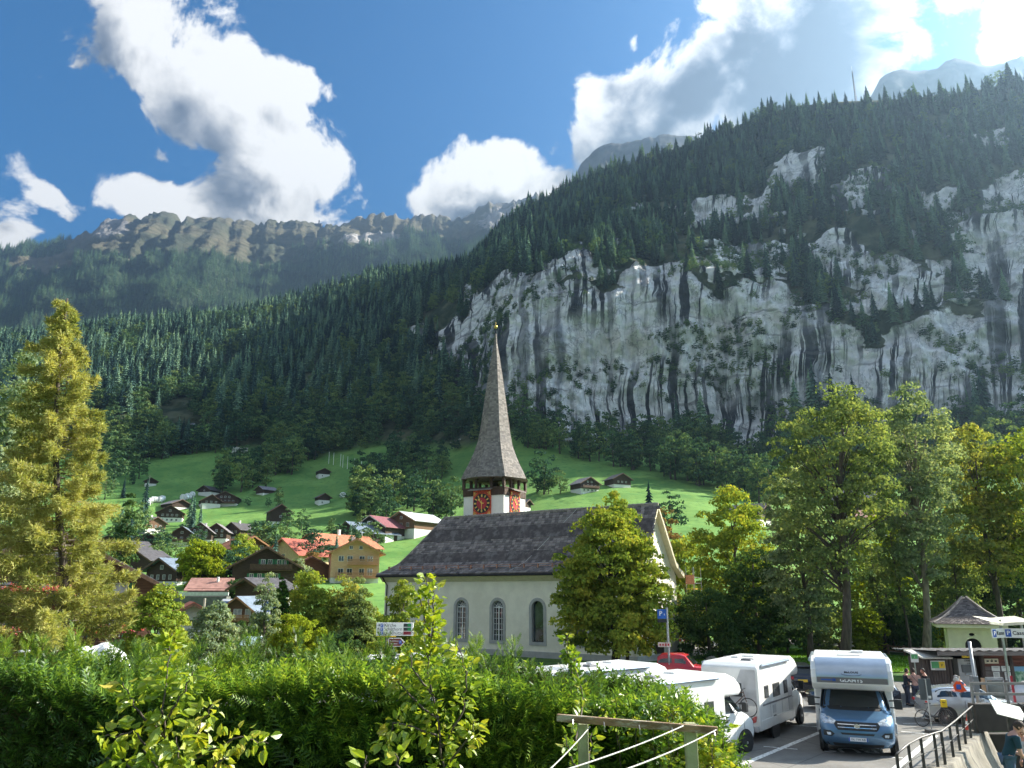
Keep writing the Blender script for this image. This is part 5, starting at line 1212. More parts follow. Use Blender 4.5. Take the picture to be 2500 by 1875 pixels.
# ------------------------------------------------------------------ near trees
LM = {
 'ygreen': leafmat('leaf_yellow_green', [(.11, .18, .035), (.20, .28, .05), (.33, .38, .06), (.50, .43, .07)], .42, pos_scale=.35),
 'ash':    leafmat('leaf_ash', [(.09, .14, .06), (.16, .22, .085), (.26, .32, .12), (.40, .42, .14)], .42, pos_scale=.3),
 'pale':   leafmat('leaf_pale', [(.12, .18, .10), (.20, .27, .16), (.32, .38, .22), (.45, .48, .24)], .42, pos_scale=.3),
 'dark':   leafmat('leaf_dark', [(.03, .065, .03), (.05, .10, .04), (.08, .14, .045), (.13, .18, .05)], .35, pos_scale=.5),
 'gold':   leafmat('leaf_gold', [(.13, .18, .06), (.23, .28, .08), (.40, .40, .10), (.52, .45, .12)], .45, pos_scale=.4),
 'lime':   leafmat('leaf_lime', [(.16, .23, .02), (.26, .32, .03), (.42, .44, .04)], .45, pos_scale=.5),
 'copper': leafmat('leaf_copper', [(.10, .10, .04), (.22, .15, .06), (.38, .22, .09)], .35, pos_scale=.5),
 'larch':  leafmat('larch_needles', [(.12, .16, .05), (.27, .30, .09), (.44, .43, .15), (.60, .56, .25)], .4, pos_scale=.35),
 'cyp':    leafmat('cypress_leaf', [(.02, .055, .015), (.05, .11, .02), (.12, .20, .03)], .25, pos_scale=1),
}
def near_tree(name, label, pos, H, env, lm='ash', n_clump=150, n_leaf=70, rc=.8, leaf=.22, seed=1, lean=(0, 0), trunk=.28, limbs=26, lump=.3, hollow=.35, mt=BARK, aspect=.6, base_limb=.25, trunks=1, group=None, cat='tree', top=.85, light=0):
    rg_ = np.random.default_rng(seed); th = thing(name, label, cat, pos, 0, group)
    C, P, N = crown_points(env, H, n_clump, n_leaf, rc, rg_, lump, hollow, seedn=seed * 1.7)
    lx = C[:, 2] / H * lean[0]; ly = C[:, 2] / H * lean[1]
    C[:, 0] += lx; C[:, 1] += ly; P[:, 0] += P[:, 2] / H * lean[0]; P[:, 1] += P[:, 2] / H * lean[1]
    V, Q = leaf_quads(P, N, rg_.uniform(.6, 1.25, len(P)) * leaf * 1.22, aspect + .1, rg_, .08)
    crown = link('crown', np_mesh('crown', V, Q, [LM[lm]]), th)
    tr = link('trunk', trunk_mesh(H, trunk, lean, 8, 'trunk', mt, top), th)
    if trunks > 1:
        for k in range(trunks - 1):
            o_ = link('trunk', trunk_mesh(H * .8, trunk * .5, (lean[0] + .8 * (k + 1), lean[1]), 7, 'trunk', mt, top), th, (.7 + .8 * k, .2, 0))
    mb = MB()
    ord_ = rg_.permutation(len(C))[:limbs]
    for i in ord_:
        c = C[i]; h0 = max(base_limb * H, min(c[2] * .72, c[2] - np.hypot(c[0], c[1]) * .55)); f = h0 / H
        a = Vector((lean[0] * f, lean[1] * f, h0)); b = Vector(c); mid = a.lerp(b, .5) + Vector((0, 0, .06 * (b - a).length))
        r0 = max(.03, trunk * .34 * (1 - f * .7)); mb.tube([a, mid, b], [r0, r0 * .6, r0 * .22], 5, False)
    if limbs: tag(mb.build('branches', mt, tr, smooth=True), kind='stuff')
    return th
E5 = [(.14, 2.4), (.3, 4.0), (.5, 4.5), (.7, 4.1), (.85, 2.9), (1.0, .8)]
def tz(px, py, Y): return at(px, py, Y).z
def nt(name, label, px, pyb, Y, pyt, halfpx, shape='round', **kw):
    """tree from its photo column, foot distance, top row and half width"""
    q = at(px, pyb, Y); q.z = float(ground_z(q.x, q.y)) if Y < 96 else ter_px(px, pyb).z
    if Y >= 96: w_ = ter_px(px, pyb); k = w_.y / Y; q = w_; Y = w_.y; kk = k
    H = at(px, pyt, Y).z - q.z; zm = H * .6 + q.z - CH; fb, fm = Y * .966 + (q.z - CH) * .259, Y * .966 + zm * .259
    if 'pxt' in kw: kw['lean'] = ((kw.pop('pxt') - 1250) / F * (Y * .966 + (H + q.z - CH) * .259) - (px - 1250) / F * fb, 0)
    else: q.x = (px - 1250) / F * fm
    r = halfpx * (Y * .97) / F
    sh = {'linden': [(.12, .75), (.25, 1.05), (.42, 1.05), (.6, .85), (.8, .6), (.92, .4), (1, .12)], 'round': [(.12, .55), (.3, .92), (.5, 1.0), (.7, .9), (.85, .65), (1, .15)], 'tall': [(.28, .5), (.42, .85), (.6, 1.0), (.78, .9), (.9, .6), (1, .15)], 'bush': [(0, .7), (.2, .95), (.5, 1.0), (.75, .8), (.9, .5), (1, .15)],
          'cone': [(.08, 1.0), (.3, .85), (.55, .6), (.8, .3), (1, .05)], 'col': [(.03, .8), (.3, 1.0), (.7, .85), (.9, .45), (1, .08)]}[shape]
    return near_tree(name, label, q, H, [(a, b * r) for a, b in sh], **kw)
nt('linden_tree', 'broad yellow green tree in front of the church wall', 1492, 1645, 56, 1205, 122, 'linden', lm='ygreen', n_clump=460, n_leaf=90, rc=.75, leaf=.22, seed=3, trunk=.3, limbs=40, trunks=2, lump=.28, mt=mat('dark_bark', (.03, .025, .02), .9, var=.3, vs=5, bump=.5))
nt('ash_tree', 'tallest ash with a dark leaning trunk on the park edge', 2060, 1625, 62.5, 945, 148, 'tall', lm='ash', n_clump=270, n_leaf=76, rc=.9, leaf=.24, seed=4, pxt=2040, trunk=.42, limbs=70, lump=.35, hollow=.3)
nt('ash_tree', 'pale leaved tall ash right of the tallest ash', 2262, 1625, 67, 938, 95, 'tall', lm='pale', n_clump=230, n_leaf=80, rc=.95, leaf=.24, seed=5, pxt=2215, trunk=.34, limbs=46, lump=.4, hollow=.3, mt=BARKL)
nt('ash_tree', 'golden topped tree near the right edge, above the little chapel', 2395, 1630, 72, 1035, 95, 'tall', lm='gold', n_clump=200, n_leaf=75, rc=1.0, leaf=.26, seed=6, trunk=.3, limbs=36, lump=.35)
nt('ash_tree', 'olive green tree cut by the right edge of the view', 2520, 1630, 70, 1045, 110, 'tall', lm='ygreen', n_clump=200, n_leaf=75, rc=1.0, leaf=.26, seed=7, trunk=.3, limbs=36, lump=.35)
nt('sycamore_tree', 'pale grey green tree filling the gap left of the tallest ash', 1950, 1610, 69, 1130, 78, 'round', lm='pale', n_clump=190, n_leaf=75, rc=.9, leaf=.25, seed=8, trunk=.25, limbs=30)
nt('maple_tree', 'rounded maple with yellow lit crown between church gable and ashes', 1795, 1600, 78, 1185, 108, 'bush', lm='ygreen', n_clump=260, n_leaf=80, rc=1.0, leaf=.27, seed=9, trunk=.3, limbs=24)
nt('maple_tree', 'darker maple low beside the gravel path', 1840, 1590, 72, 1330, 70, 'bush', lm='dark', n_clump=120, n_leaf=80, rc=.9, leaf=.25, seed=10, trunk=.2, limbs=12)
nt('copper_tree', 'copper brown tinted tree behind the church gable', 1628, 1560, 92, 1245, 42, 'bush', lm='copper', n_clump=90, n_leaf=70, rc=.9, leaf=.28, seed=11, trunk=.2, limbs=10)
nt('maple_tree', 'yellow green tree just right of the church gable', 1672, 1560, 88, 1290, 55, 'bush', lm='ygreen', n_clump=130, n_leaf=75, rc=.9, leaf=.28, seed=12, trunk=.2, limbs=12)
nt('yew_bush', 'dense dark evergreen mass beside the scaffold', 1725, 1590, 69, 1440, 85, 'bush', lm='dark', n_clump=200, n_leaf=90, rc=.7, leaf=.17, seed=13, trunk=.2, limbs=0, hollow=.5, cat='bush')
nt('lime_tree', 'bright yellow green tree seen between the ash trunks', 2150, 1600, 86, 1240, 75, 'bush', lm='lime', n_clump=170, n_leaf=70, rc=1.0, leaf=.28, seed=14, trunk=.2, limbs=14)
nt('lime_tree', 'grey green tree behind the chapel roof', 2330, 1600, 84, 1190, 85, 'bush', lm='ash', n_clump=210, n_leaf=75, rc=1.0, leaf=.28, seed=15, trunk=.25, limbs=20)
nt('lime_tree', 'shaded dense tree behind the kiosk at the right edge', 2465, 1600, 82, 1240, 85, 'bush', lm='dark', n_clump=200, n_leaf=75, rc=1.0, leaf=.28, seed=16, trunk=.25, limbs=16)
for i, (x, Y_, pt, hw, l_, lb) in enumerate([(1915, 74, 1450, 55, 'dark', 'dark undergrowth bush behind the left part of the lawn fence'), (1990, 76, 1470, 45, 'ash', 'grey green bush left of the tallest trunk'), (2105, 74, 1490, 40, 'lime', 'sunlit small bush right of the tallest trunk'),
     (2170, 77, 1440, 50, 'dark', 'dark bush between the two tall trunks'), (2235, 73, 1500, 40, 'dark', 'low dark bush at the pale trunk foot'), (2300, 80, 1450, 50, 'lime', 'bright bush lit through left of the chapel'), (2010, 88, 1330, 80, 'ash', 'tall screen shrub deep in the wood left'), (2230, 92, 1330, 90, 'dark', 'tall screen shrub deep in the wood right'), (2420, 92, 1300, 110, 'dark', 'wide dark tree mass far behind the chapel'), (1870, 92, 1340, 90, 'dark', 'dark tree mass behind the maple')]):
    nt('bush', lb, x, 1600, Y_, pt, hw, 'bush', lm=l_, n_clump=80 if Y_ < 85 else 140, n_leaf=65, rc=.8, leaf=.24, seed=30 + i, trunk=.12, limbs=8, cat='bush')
for i, (x, Y_, pt, ln) in enumerate([(2195, 70, 1230, -.6), (2330, 73, 1330, .2), (2140, 75, 1290, -.3), (2290, 76, 1330, .3), (2350, 77, 1300, .3)]):
    nt('young_ash_tree', 'slender %s trunk with a thin crown in the park wood, %s' % (('straight', 'leaning')[i == 0], ('between the two tall ashes', 'left of the chapel', 'close behind the tallest ash', 'second left of the chapel', 'nearest the chapel eave')[i]), x, 1600, Y_, pt, 34, 'tall', lm='ash', n_clump=50, n_leaf=55, rc=.8, leaf=.24, seed=50 + i, trunk=.14, limbs=12, lean=(ln, 0))
# left side
nt('hazel_bush', 'large round sunlit bush right of the big brown chalet', 382, 1640, 44, 1440, 75, 'bush', lm='ygreen', n_clump=190, n_leaf=90, rc=.5, leaf=.15, seed=60, trunk=.1, limbs=10, hollow=.6, lump=.15, cat='bush')
nt('birch_bush', 'grey green loose bush left of the solar roofed chalet', 520, 1650, 50, 1478, 58, 'bush', lm='pale', n_clump=150, n_leaf=80, rc=.5, leaf=.16, seed=61, trunk=.1, limbs=10, cat='bush')
nt('willow_tree', 'pale yellow willow with hanging boughs above the village', 497, 1437, 130, 1312, 56, 'bush', lm='lime', n_clump=150, n_leaf=75, rc=1.3, leaf=.42, seed=62, trunk=.3, limbs=14)
nt('walnut_tree', 'green tree with sunlit right side beyond the willow', 592, 1400, 170, 1308, 38, 'bush', lm='ygreen', n_clump=90, n_leaf=70, rc=1.3, leaf=.5, seed=63, trunk=.3, limbs=8)
nt('cypress_tree', 'narrow dark column cypress beside the solar roofed chalet', 684, 1600, 76, 1410, 19, 'col', lm='cyp', n_clump=150, n_leaf=80, rc=.35, leaf=.17, seed=64, trunk=.12, limbs=0, hollow=.6, lump=.1)
nt('pine_tree', 'sparse grey pine left of the cypress', 650, 1610, 72, 1405, 30, 'col', lm='pale', n_clump=90, n_leaf=60, rc=.5, leaf=.18, seed=65, trunk=.14, limbs=22)
nt('maple_bush', 'low spreading bright yellow maple below the cypress', 722, 1630, 56, 1498, 66, 'bush', lm='lime', n_clump=150, n_leaf=80, rc=.5, leaf=.17, seed=66, trunk=.12, limbs=14)
nt('plum_tree', 'green garden tree behind the yellow maple', 755, 1620, 82, 1395, 62, 'bush', lm='ygreen', n_clump=170, n_leaf=75, rc=.8, leaf=.24, seed=67, trunk=.15, limbs=14)
nt('plum_tree', 'golden garden tree at the foot of the orange house', 838, 1620, 84, 1412, 45, 'bush', lm='gold', n_clump=100, n_leaf=70, rc=.8, leaf=.24, seed=68, trunk=.15, limbs=10)
nt('mountain_pine_tree', 'tall olive brown pine left of the church corner', 876, 1640, 62, 1408, 52, 'cone', lm='ash', n_clump=190, n_leaf=75, rc=.5, leaf=.17, seed=69, trunk=.16, limbs=26, mt=BARK)
nt('pear_tree', 'light yellow tree partly covering the left church corner', 985, 1650, 57, 1418, 48, 'bush', lm='ygreen', n_clump=130, n_leaf=75, rc=.5, leaf=.17, seed=70, trunk=.12, limbs=24, mt=BARKL)
nt('garden_bush', 'low shrub under the parking guide sign', 930, 1650, 52, 1560, 45, 'bush', lm='ygreen', n_clump=70, n_leaf=70, rc=.4, leaf=.14, seed=71, trunk=.08, limbs=6, cat='bush')
nt('garden_bush', 'dark shrub bed behind the satellite dish', 830, 1640, 54, 1540, 50, 'bush', lm='dark', n_clump=80, n_leaf=70, rc=.4, leaf=.14, seed=72, trunk=.08, limbs=0, cat='bush')
nt('garden_bush', 'orange flowering shrub above the small stone wall', 795, 1625, 60, 1555, 22, 'bush', lm='gold', n_clump=30, n_leaf=60, rc=.35, leaf=.12, seed=73, trunk=.05, limbs=0, cat='bush')
nt('apple_tree', 'small apple tree between the farmhouse and the pink shed', 580, 1470, 120, 1418, 32, 'bush', lm='dark', n_clump=60, n_leaf=60, rc=.8, leaf=.3, seed=74, trunk=.14, limbs=6)
nt('apple_tree', 'reddening tree before the salmon roofed house', 760, 1400, 150, 1350, 25, 'bush', lm='copper', n_clump=50, n_leaf=60, rc=.8, leaf=.34, seed=75, trunk=.14, limbs=6)
nt('apple_tree', 'grey leaved tree left of the orange new house', 722, 1440, 140, 1365, 30, 'bush', lm='pale', n_clump=60, n_leaf=60, rc=.9, leaf=.34, seed=76, trunk=.14, limbs=6)
nt('apple_tree', 'yellow green fruit tree right above the farmhouse roof', 590, 1415, 150, 1362, 22, 'bush', lm='lime', n_clump=40, n_leaf=60, rc=.9, leaf=.34, seed=77, trunk=.14, limbs=4)
nt('poplar_tree', 'hazy tree at the left picture edge behind the larch', 20, 1600, 95, 860, 70, 'bush', lm='pale', n_clump=260, n_leaf=70, rc=1.7, leaf=.42, seed=78, trunk=.3, limbs=20)
nt('fir_tree', 'dark fir close behind the hazel bush', 300, 1600, 90, 1200, 30, 'cone', lm='dark', n_clump=150, n_leaf=70, rc=.8, leaf=.3, seed=79, trunk=.2, limbs=6)
for i, (x, Y_, pt, hw, l_) in enumerate([(640, 92, 1500, 60, 'dark'), (780, 90, 1480, 55, 'dark'), (900, 90, 1450, 50, 'ygreen'), (450, 88, 1600, 30, 'dark'), (560, 75, 1600, 30, 'lime'), (300, 60, 1560, 60, 'dark'), (200, 40, 1590, 60, 'dark'), (60, 40, 1590, 60, 'ygreen'), (700, 66, 1585, 30, 'dark')]):
    nt('garden_bush', 'leafy %s garden shrub %s' % ({'dark': 'dark', 'ygreen': 'yellow green', 'lime': 'lime green'}[l_], ['below the solar roofed chalet', 'below the golden garden tree', 'close to the church left corner', 'next to the crimson roofed house', 'beside the carport', 'under the brown chalet balcony', 'at the white tarpaulin', 'at the larch foot', 'at the cypress foot'][i]), x, 1620, Y_, pt, hw, 'bush', lm=l_, n_clump=60, n_leaf=70, rc=.5, leaf=.2, seed=90 + i, trunk=.06, limbs=0, cat='bush')

# the big larch: whorls of drooping boughs hung with tufts
def larch(label, pos, H, rmax, seed, n_b=150, dens=1.0):
    rg_ = np.random.default_rng(seed); th = thing('larch_tree', label, 'tree', pos)
    tr = link('trunk', trunk_mesh(H, .25, (-3.0, 0), 8, 'trunk', BARK, 1.0), th)
    mb = MB(); P = []; D = []
    for i in range(n_b):
        f = .05 + .93 * (i / n_b) ** 1.0; h = f * H; a = i * 2.399 + rg_.uniform(-.4, .4)
        L = rmax * (1 - f) ** .72 * rg_.uniform(.5, 1.32) * (.5 if f < .2 and math.cos(a) > -.1 else 1) * (1 - .2 * math.cos(a)) + .2
        d = Vector((math.cos(a), math.sin(a), 0)); s0 = Vector((-3.0 * f, 0, h)); pts = []
        sag = rg_.uniform(.22, .5)
        for k in range(7):
            u = k / 6; pts.append(s0 + d * L * u + Vector((0, 0, L * (.12 * u - sag * u * u * (1 - .55 * u) + .10 * u ** 4))))
        mb.tube(pts, [.06 * (1 - f * .6) * (1 - u_ / 6.6) for u_ in range(7)], 4, False)
        side = Vector((-d.y, d.x, 0))
        nt_ = int(60 * L * dens)
        for _ in range(nt_):
            u = rg_.uniform(.12, 1.0) ** .75; k = min(5, int(u * 6)); q = pts[k].lerp(pts[k + 1], u * 6 - k)
            w_ = L * .17 * (1.15 - u) * rg_.uniform(-1, 1); q = q + side * w_ + Vector((0, 0, -abs(rg_.normal()) * .19 * (1 + L * .15) - abs(w_) * .12))
            P.append(q); D.append(d * .7 + side * np.sign(w_) * .5 + Vector((rg_.normal() * .3, rg_.normal() * .3, .15 + rg_.normal() * .45)))
    P = np.array([tuple(p) for p in P]); D = np.array([tuple(p) for p in D]); n = len(P)
    # each tuft: five narrow needle blades fanning out
    VV = []
    for k in range(5):
        dd = D + rg_.normal(scale=.55, size=D.shape); dd /= np.linalg.norm(dd, axis=1, keepdims=True); s_ = rg_.uniform(.16, .34, (n, 1))
        sd = np.cross(dd, rg_.normal(size=dd.shape)); sd /= np.linalg.norm(sd, axis=1, keepdims=True); o_ = P + rg_.normal(scale=.035, size=P.shape)
        VV.append(np.stack([o_, o_ + dd * s_ * .5 + sd * .022, o_ + dd * s_, o_ + dd * s_ * .5 - sd * .022], 1))
    V = np.concatenate(VV, 0).reshape(-1, 3); link('crown', np_mesh('crown', V, np.arange(len(V)).reshape(-1, 4), [LM['larch']]), th)
    tag(mb.build('branches', BARKL, tr, smooth=True), kind='stuff')
    return th
q = Vector((-19.9, 37, -.6))
larch('tall golden green larch at the left with drooping feathery boughs', q, at(150, 718, 37).z + .6, 4.0, 7, 165, 1.3)

# ------------------------------------------------------------------ hedge
HEDGE = leafmat('thuja_frond', [(.085, .07, .03), (.05, .11, .03), (.10, .19, .035), (.21, .32, .045), (.40, .48, .07)], .42, pos_scale=.9, gloss=.03)
def frond_mesh_arrays(P, D, S, rg_, n_pair=7):
    """flat feathery sprays: P root, D direction, S length"""
    n = len(P); D = D / np.linalg.norm(D, axis=1, keepdims=True)
    sd = np.cross(D, rg_.normal(size=D.shape)); sd /= np.linalg.norm(sd, axis=1, keepdims=True)
    nr_ = np.cross(sd, D); V = []
    def P_at(u): return P + D * S * u + nr_ * S * (-.10 * u * u)
    for k in range(n_pair):
        u = (k + .5) / n_pair
        for sg in (-1, 1):
            a = P_at(u); L_ = S * .42 * (1 - u * .72) * rg_.uniform(.7, 1.2, (n, 1)); tip = a + (sd * sg * .8 + D * .62) * L_ - nr_ * L_ * .12
            w_ = D * S * .045
            V.append(np.stack([a - w_, a + w_, tip], 1))
    a = P_at(.0); V.append(np.stack([a - sd * S * .02, a + sd * S * .02, P_at(1.08)], 1))
    V = np.stack(V, 1)          # n, leaflets, 3, 3
    return V
rg_ = np.random.default_rng(21)
def hedge_top(x):
    t_ = np.interp(x, [-8, -5.5, -3, -1, .4, 1.06, 1.6, 1.9, 2.15, 2.35], [4.66, 4.70, 4.64, 4.64, 4.60, 4.48, 4.38, 4.2, 3.8, 3.3])
    return t_ + .10 * fbm(x * 1.1, 0 * x + 3, 0, 3)
HX0, HX1, HY0, HY1 = -8.0, 2.12, 7.6, 9.0
def hedge_face(n, where):
    x = rg_.uniform(HX0, HX1, n); top = hedge_top(x)
    if where == 'front':
        z = 2.6 + (top - 2.6) * rg_.uniform(0, 1, n); y = HY0 + .22 * fbm(x * 1.3, z * 1.3, 0, 3) + .2 * sstep(z, top - .35, top) + rg_.normal(scale=.05, size=n)
        D = np.stack([rg_.normal(scale=.55, size=n), -1 + rg_.normal(scale=.3, size=n), rg_.normal(scale=.5, size=n) - .1], 1); S = rg_.uniform(.14, .30, (n, 1))
    elif where == 'band':
        z = top - .62 * rg_.uniform(0, 1, n); y = HY0 + .02 + rg_.normal(scale=.09, size=n)
        D = np.stack([rg_.normal(scale=.6, size=n), -.7 + rg_.normal(scale=.25, size=n), .75 + rg_.normal(scale=.3, size=n)], 1); S = rg_.uniform(.15, .32, (n, 1))
    elif where == 'top':
        y = rg_.uniform(HY0 - .15, HY1, n); z = top - .05 + .12 * fbm(x * 2, y * 2, 4, 3)
        D = np.stack([rg_.normal(scale=.35, size=n), -.25 + rg_.normal(scale=.45, size=n), 1 + 0 * x], 1); S = rg_.uniform(.14, .34, (n, 1))
    P = np.stack([x, y, z], 1); return P, D, S
fr = [frond_mesh_arrays(*hedge_face(10500, 'front'), rg_), frond_mesh_arrays(*hedge_face(7500, 'top'), rg_), frond_mesh_arrays(*hedge_face(5200, 'band'), rg_)]
# upright leaders sticking out of the top
lead = []
for px_, hgt in [(30, .3), (90, .22), (180, .3), (270, .25), (345, .3), (560, .3), (600, .45), (650, .3), (735, .35), (790, .3), (860, .35), (905, .3), (640, .5), (700, .35), (1010, .3), (1165, .5), (1230, .42), (1150, .3), (1330, .25), (1380, .35), (1440, .3), (1500, .3), (1560, .25), (1690, .25), (760, .25), (480, .45), (420, .4), (120, .45), (225, .5), (520, .5), (580, .4), (625, .55), (665, .45), (745, .5), (800, .4), (950, .5), (1060, .45), (1100, .5), (1200, .35), (1255, .5), (10, .4), (60, .45), (150, .4), (320, .45), (380, .5), (820, .45), (1290, .3)]:
    Y_ = rg_.uniform(7.9, 8.8); x_ = (px_ - 1250) / F * Y_ * .99; zt_ = float(hedge_top(np.array([x_]))[0]); n_ = int(hgt * 170)
    z_ = zt_ - .1 + (hgt + .1) * rg_.uniform(0, 1, n_); u_ = (z_ - zt_ + .1) / (hgt + .1); a_ = rg_.uniform(0, 6.28, n_)
    P = np.stack([x_ + .03 * np.cos(a_), Y_ + .03 * np.sin(a_), z_], 1); D = np.stack([np.cos(a_) * .6, np.sin(a_) * .6, .9 + 0 * z_], 1)
    lead.append((P, D, (.20 * (1.05 - .65 * u_))[:, None]))
LP = [np.concatenate([l[i] for l in lead], 0) for i in range(3)]
fr.append(frond_mesh_arrays(LP[0], LP[1], LP[2], rg_))
V = np.concatenate([f.reshape(-1, 3, 3) for f in fr], 0).reshape(-1, 3)
me = np_mesh('hedge', V, np.arange(len(V)).reshape(-1, 3), [HEDGE])
hedge = tag(link('hedge', me), 'clipped green thuja hedge across the foreground with loose top shoots', 'hedge')
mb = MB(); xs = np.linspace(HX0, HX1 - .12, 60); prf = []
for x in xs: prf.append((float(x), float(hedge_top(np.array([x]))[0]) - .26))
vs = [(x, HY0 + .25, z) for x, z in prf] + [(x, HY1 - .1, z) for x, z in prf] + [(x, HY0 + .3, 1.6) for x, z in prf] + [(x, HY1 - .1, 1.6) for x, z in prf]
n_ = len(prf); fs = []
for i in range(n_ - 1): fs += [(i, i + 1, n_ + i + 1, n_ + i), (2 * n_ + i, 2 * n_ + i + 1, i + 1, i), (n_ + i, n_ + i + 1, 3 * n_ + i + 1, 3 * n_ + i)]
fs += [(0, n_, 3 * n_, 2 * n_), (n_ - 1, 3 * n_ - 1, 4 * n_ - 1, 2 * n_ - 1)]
mb.add(vs, fs); mb.build('dark_filler', mat('hedge_core', (.010, .016, .007), 1, var=.6, vs=12, spec=0), hedge)  # solid near-black filler, the hedge's inner shade is in its colour

# ------------------------------------------------------------------ foreground saplings and climbers with big leaves
BIGL = leafmat('sapling_leaf', [(.13, .22, .02), (.24, .33, .03), (.38, .42, .04), (.52, .40, .06)], .42, pos_scale=2.2, gloss=.05)
VINE = leafmat('vine_leaf', [(.06, .14, .02), (.13, .24, .03), (.30, .38, .04), (.48, .42, .05)], .4, pos_scale=2.5, gloss=.05)
def big_leaves(P, D, S, rg_, asp=.6):
    """cupped pointed oval leaves of six triangles"""
    n = len(P); D = D / np.linalg.norm(D, axis=1, keepdims=True); sd = np.cross(D, rg_.normal(size=D.shape)); sd /= np.linalg.norm(sd, axis=1, keepdims=True); nr_ = np.cross(sd, D)
    S = S.reshape(-1, 1); w_ = S * asp * .5; droop = nr_ * S * rg_.uniform(.02, .22, (n, 1))
    p0 = P; m1 = P + D * S * .33 - droop * .3; m2 = P + D * S * .7 - droop * .8; tp = P + D * S - droop * 1.5; up = nr_ * w_ * .45
    v = np.stack([p0, m1 + sd * w_ * .95 + up, m1, m1 - sd * w_ * .95 + up, m2 + sd * w_ * .75 + up * .7 , m2, m2 - sd * w_ * .75 + up * .7, tp], 1)
    f = np.array([[0, 2, 1], [0, 3, 2], [1, 2, 5], [1, 5, 4], [2, 3, 6], [2, 6, 5], [4, 5, 7], [5, 6, 7]])
    Fq = (np.arange(n)[:, None, None] * 8 + f[None]).reshape(-1, 3)
    return v.reshape(-1, 3), Fq
def sapling(name, label, stems, leaf=.075, per_m=46, seed=1, lm=None, stem_r=.008, asp=.62, spread=.05, cat='sapling'):
    rg_ = np.random.default_rng(seed); base = Vector(stems[0][0]); th = thing(name, label, cat, base); P = []; D = []
    for st in stems:
        mb = MB(); pts = [Vector(p) - base for p in st]
        # smooth wiggly stem
        fine = []
        for i in range(len(pts) - 1):
            for k in range(5): fine.append(pts[i].lerp(pts[i + 1], k / 5) + Vector(rg_.normal(scale=.006, size=3)))
        fine.append(pts[-1]); r_ = [stem_r * (1 - .75 * i / len(fine)) for i in range(len(fine))]
        mb.tube(fine, r_, 5); mb.build('stem', BARK, th, smooth=True)
        L = sum((fine[i + 1] - fine[i]).length for i in range(len(fine) - 1)); n_ = max(6, int(L * per_m))
        for _ in range(n_):
            i = int(rg_.integers(len(fine) - 1)); q = fine[i].lerp(fine[i + 1], rg_.uniform()); ax = (fine[i + 1] - fine[i]).normalized(); r = Vector(rg_.normal(size=3)); r = (r - ax * r.dot(ax)).normalized()
            P.append(tuple(q + r * rg_.uniform(.2, 1) * spread)); D.append(tuple(r * .9 + ax * .35 + Vector((0, 0, -.25))))
    v, f = big_leaves(np.array(P), np.array(D), rg_.uniform(.65, 1.2, len(P)) * leaf, rg_, asp)
    tag(link('leaves', np_mesh('leaves', v, f, [lm or BIGL]), th), kind='stuff')
    return th
def A(px, py, Y): return tuple(at(px, py, Y))
sapling('fruit_sapling', 'young fruit tree with large yellow green leaves left of centre in front of the hedge',
  [[A(400, 2000, 4.6), A(405, 1850, 4.6), A(400, 1700, 4.6), A(415, 1600, 4.7), A(420, 1545, 4.75)], [A(402, 1870, 4.6), A(330, 1790, 4.5), A(250, 1800, 4.45)], [A(402, 1800, 4.6), A(330, 1720, 4.6), A(300, 1665, 4.6)],
   [A(403, 1860, 4.6), A(480, 1790, 4.5), A(520, 1720, 4.5)], [A(403, 1900, 4.6), A(500, 1840, 4.5), A(590, 1800, 4.5), A(655, 1815, 4.5)], [A(402, 1930, 4.6), A(320, 1870, 4.4), A(260, 1850, 4.4)], [A(405, 1760, 4.6), A(450, 1690, 4.6), A(470, 1640, 4.6)], [A(480, 1950, 4.5), A(520, 1870, 4.4), A(560, 1850, 4.4)], [A(404, 1960, 4.6), A(380, 1880, 4.4), A(350, 1830, 4.35)], [A(404, 1960, 4.6), A(440, 1880, 4.4), A(430, 1800, 4.35)]],
  .068, 135, 2, spread=.055)
sapling('fruit_sapling', 'slim young tree rising over the hedge left of the church',
  [[A(1085, 2000, 5.0), A(1075, 1800, 5.0), A(1045, 1640, 5.1), A(1050, 1520, 5.2), A(1045, 1408, 5.3)], [A(1080, 1820, 5.0), A(1130, 1740, 5.0), A(1140, 1640, 5.0), A(1110, 1560, 5.05)], [A(1070, 1760, 5.0), A(980, 1680, 5.0), A(950, 1640, 5.0)], [A(1082, 1880, 5.0), A(1150, 1800, 4.9), A(1160, 1760, 4.9)], [A(1075, 1800, 5.0), A(960, 1760, 4.9), A(935, 1830, 4.9)], [A(1050, 1560, 5.1), A(1030, 1480, 5.2), A(1020, 1440, 5.2)], [A(1050, 1600, 5.1), A(1062, 1500, 5.2), A(1056, 1440, 5.2)], [A(1060, 1700, 5), A(1010, 1640, 5), A(1000, 1590, 5)]],
  .058, 190, 3, spread=.06)
sapling('fruit_sapling', 'short sprig with pale leaves at the bottom edge below the slim tree', [[A(880, 1990, 3.6), A(890, 1880, 3.6), A(895, 1845, 3.6)], [A(985, 1990, 3.7), A(975, 1880, 3.7), A(965, 1840, 3.7)]], .075, 60, 4, spread=.03)
sapling('climbing_vine', 'narrow climber spire rising out of the hedge before the linden', [[A(1415, 1960, 5.4), A(1410, 1800, 5.6), A(1425, 1700, 7.3), A(1405, 1620, 7.6), A(1382, 1590, 7.6)], [A(1415, 1940, 5.4), A(1440, 1850, 5.5), A(1445, 1790, 5.6)], [A(1415, 1900, 5.4), A(1390, 1840, 5.4), A(1380, 1800, 5.4)], [A(1400, 1660, 7.5), A(1388, 1600, 7.6), A(1384, 1550, 7.6)]], .06, 95, 5, VINE, spread=.045, cat='climber')
arches = []
rr_ = np.random.default_rng(8)
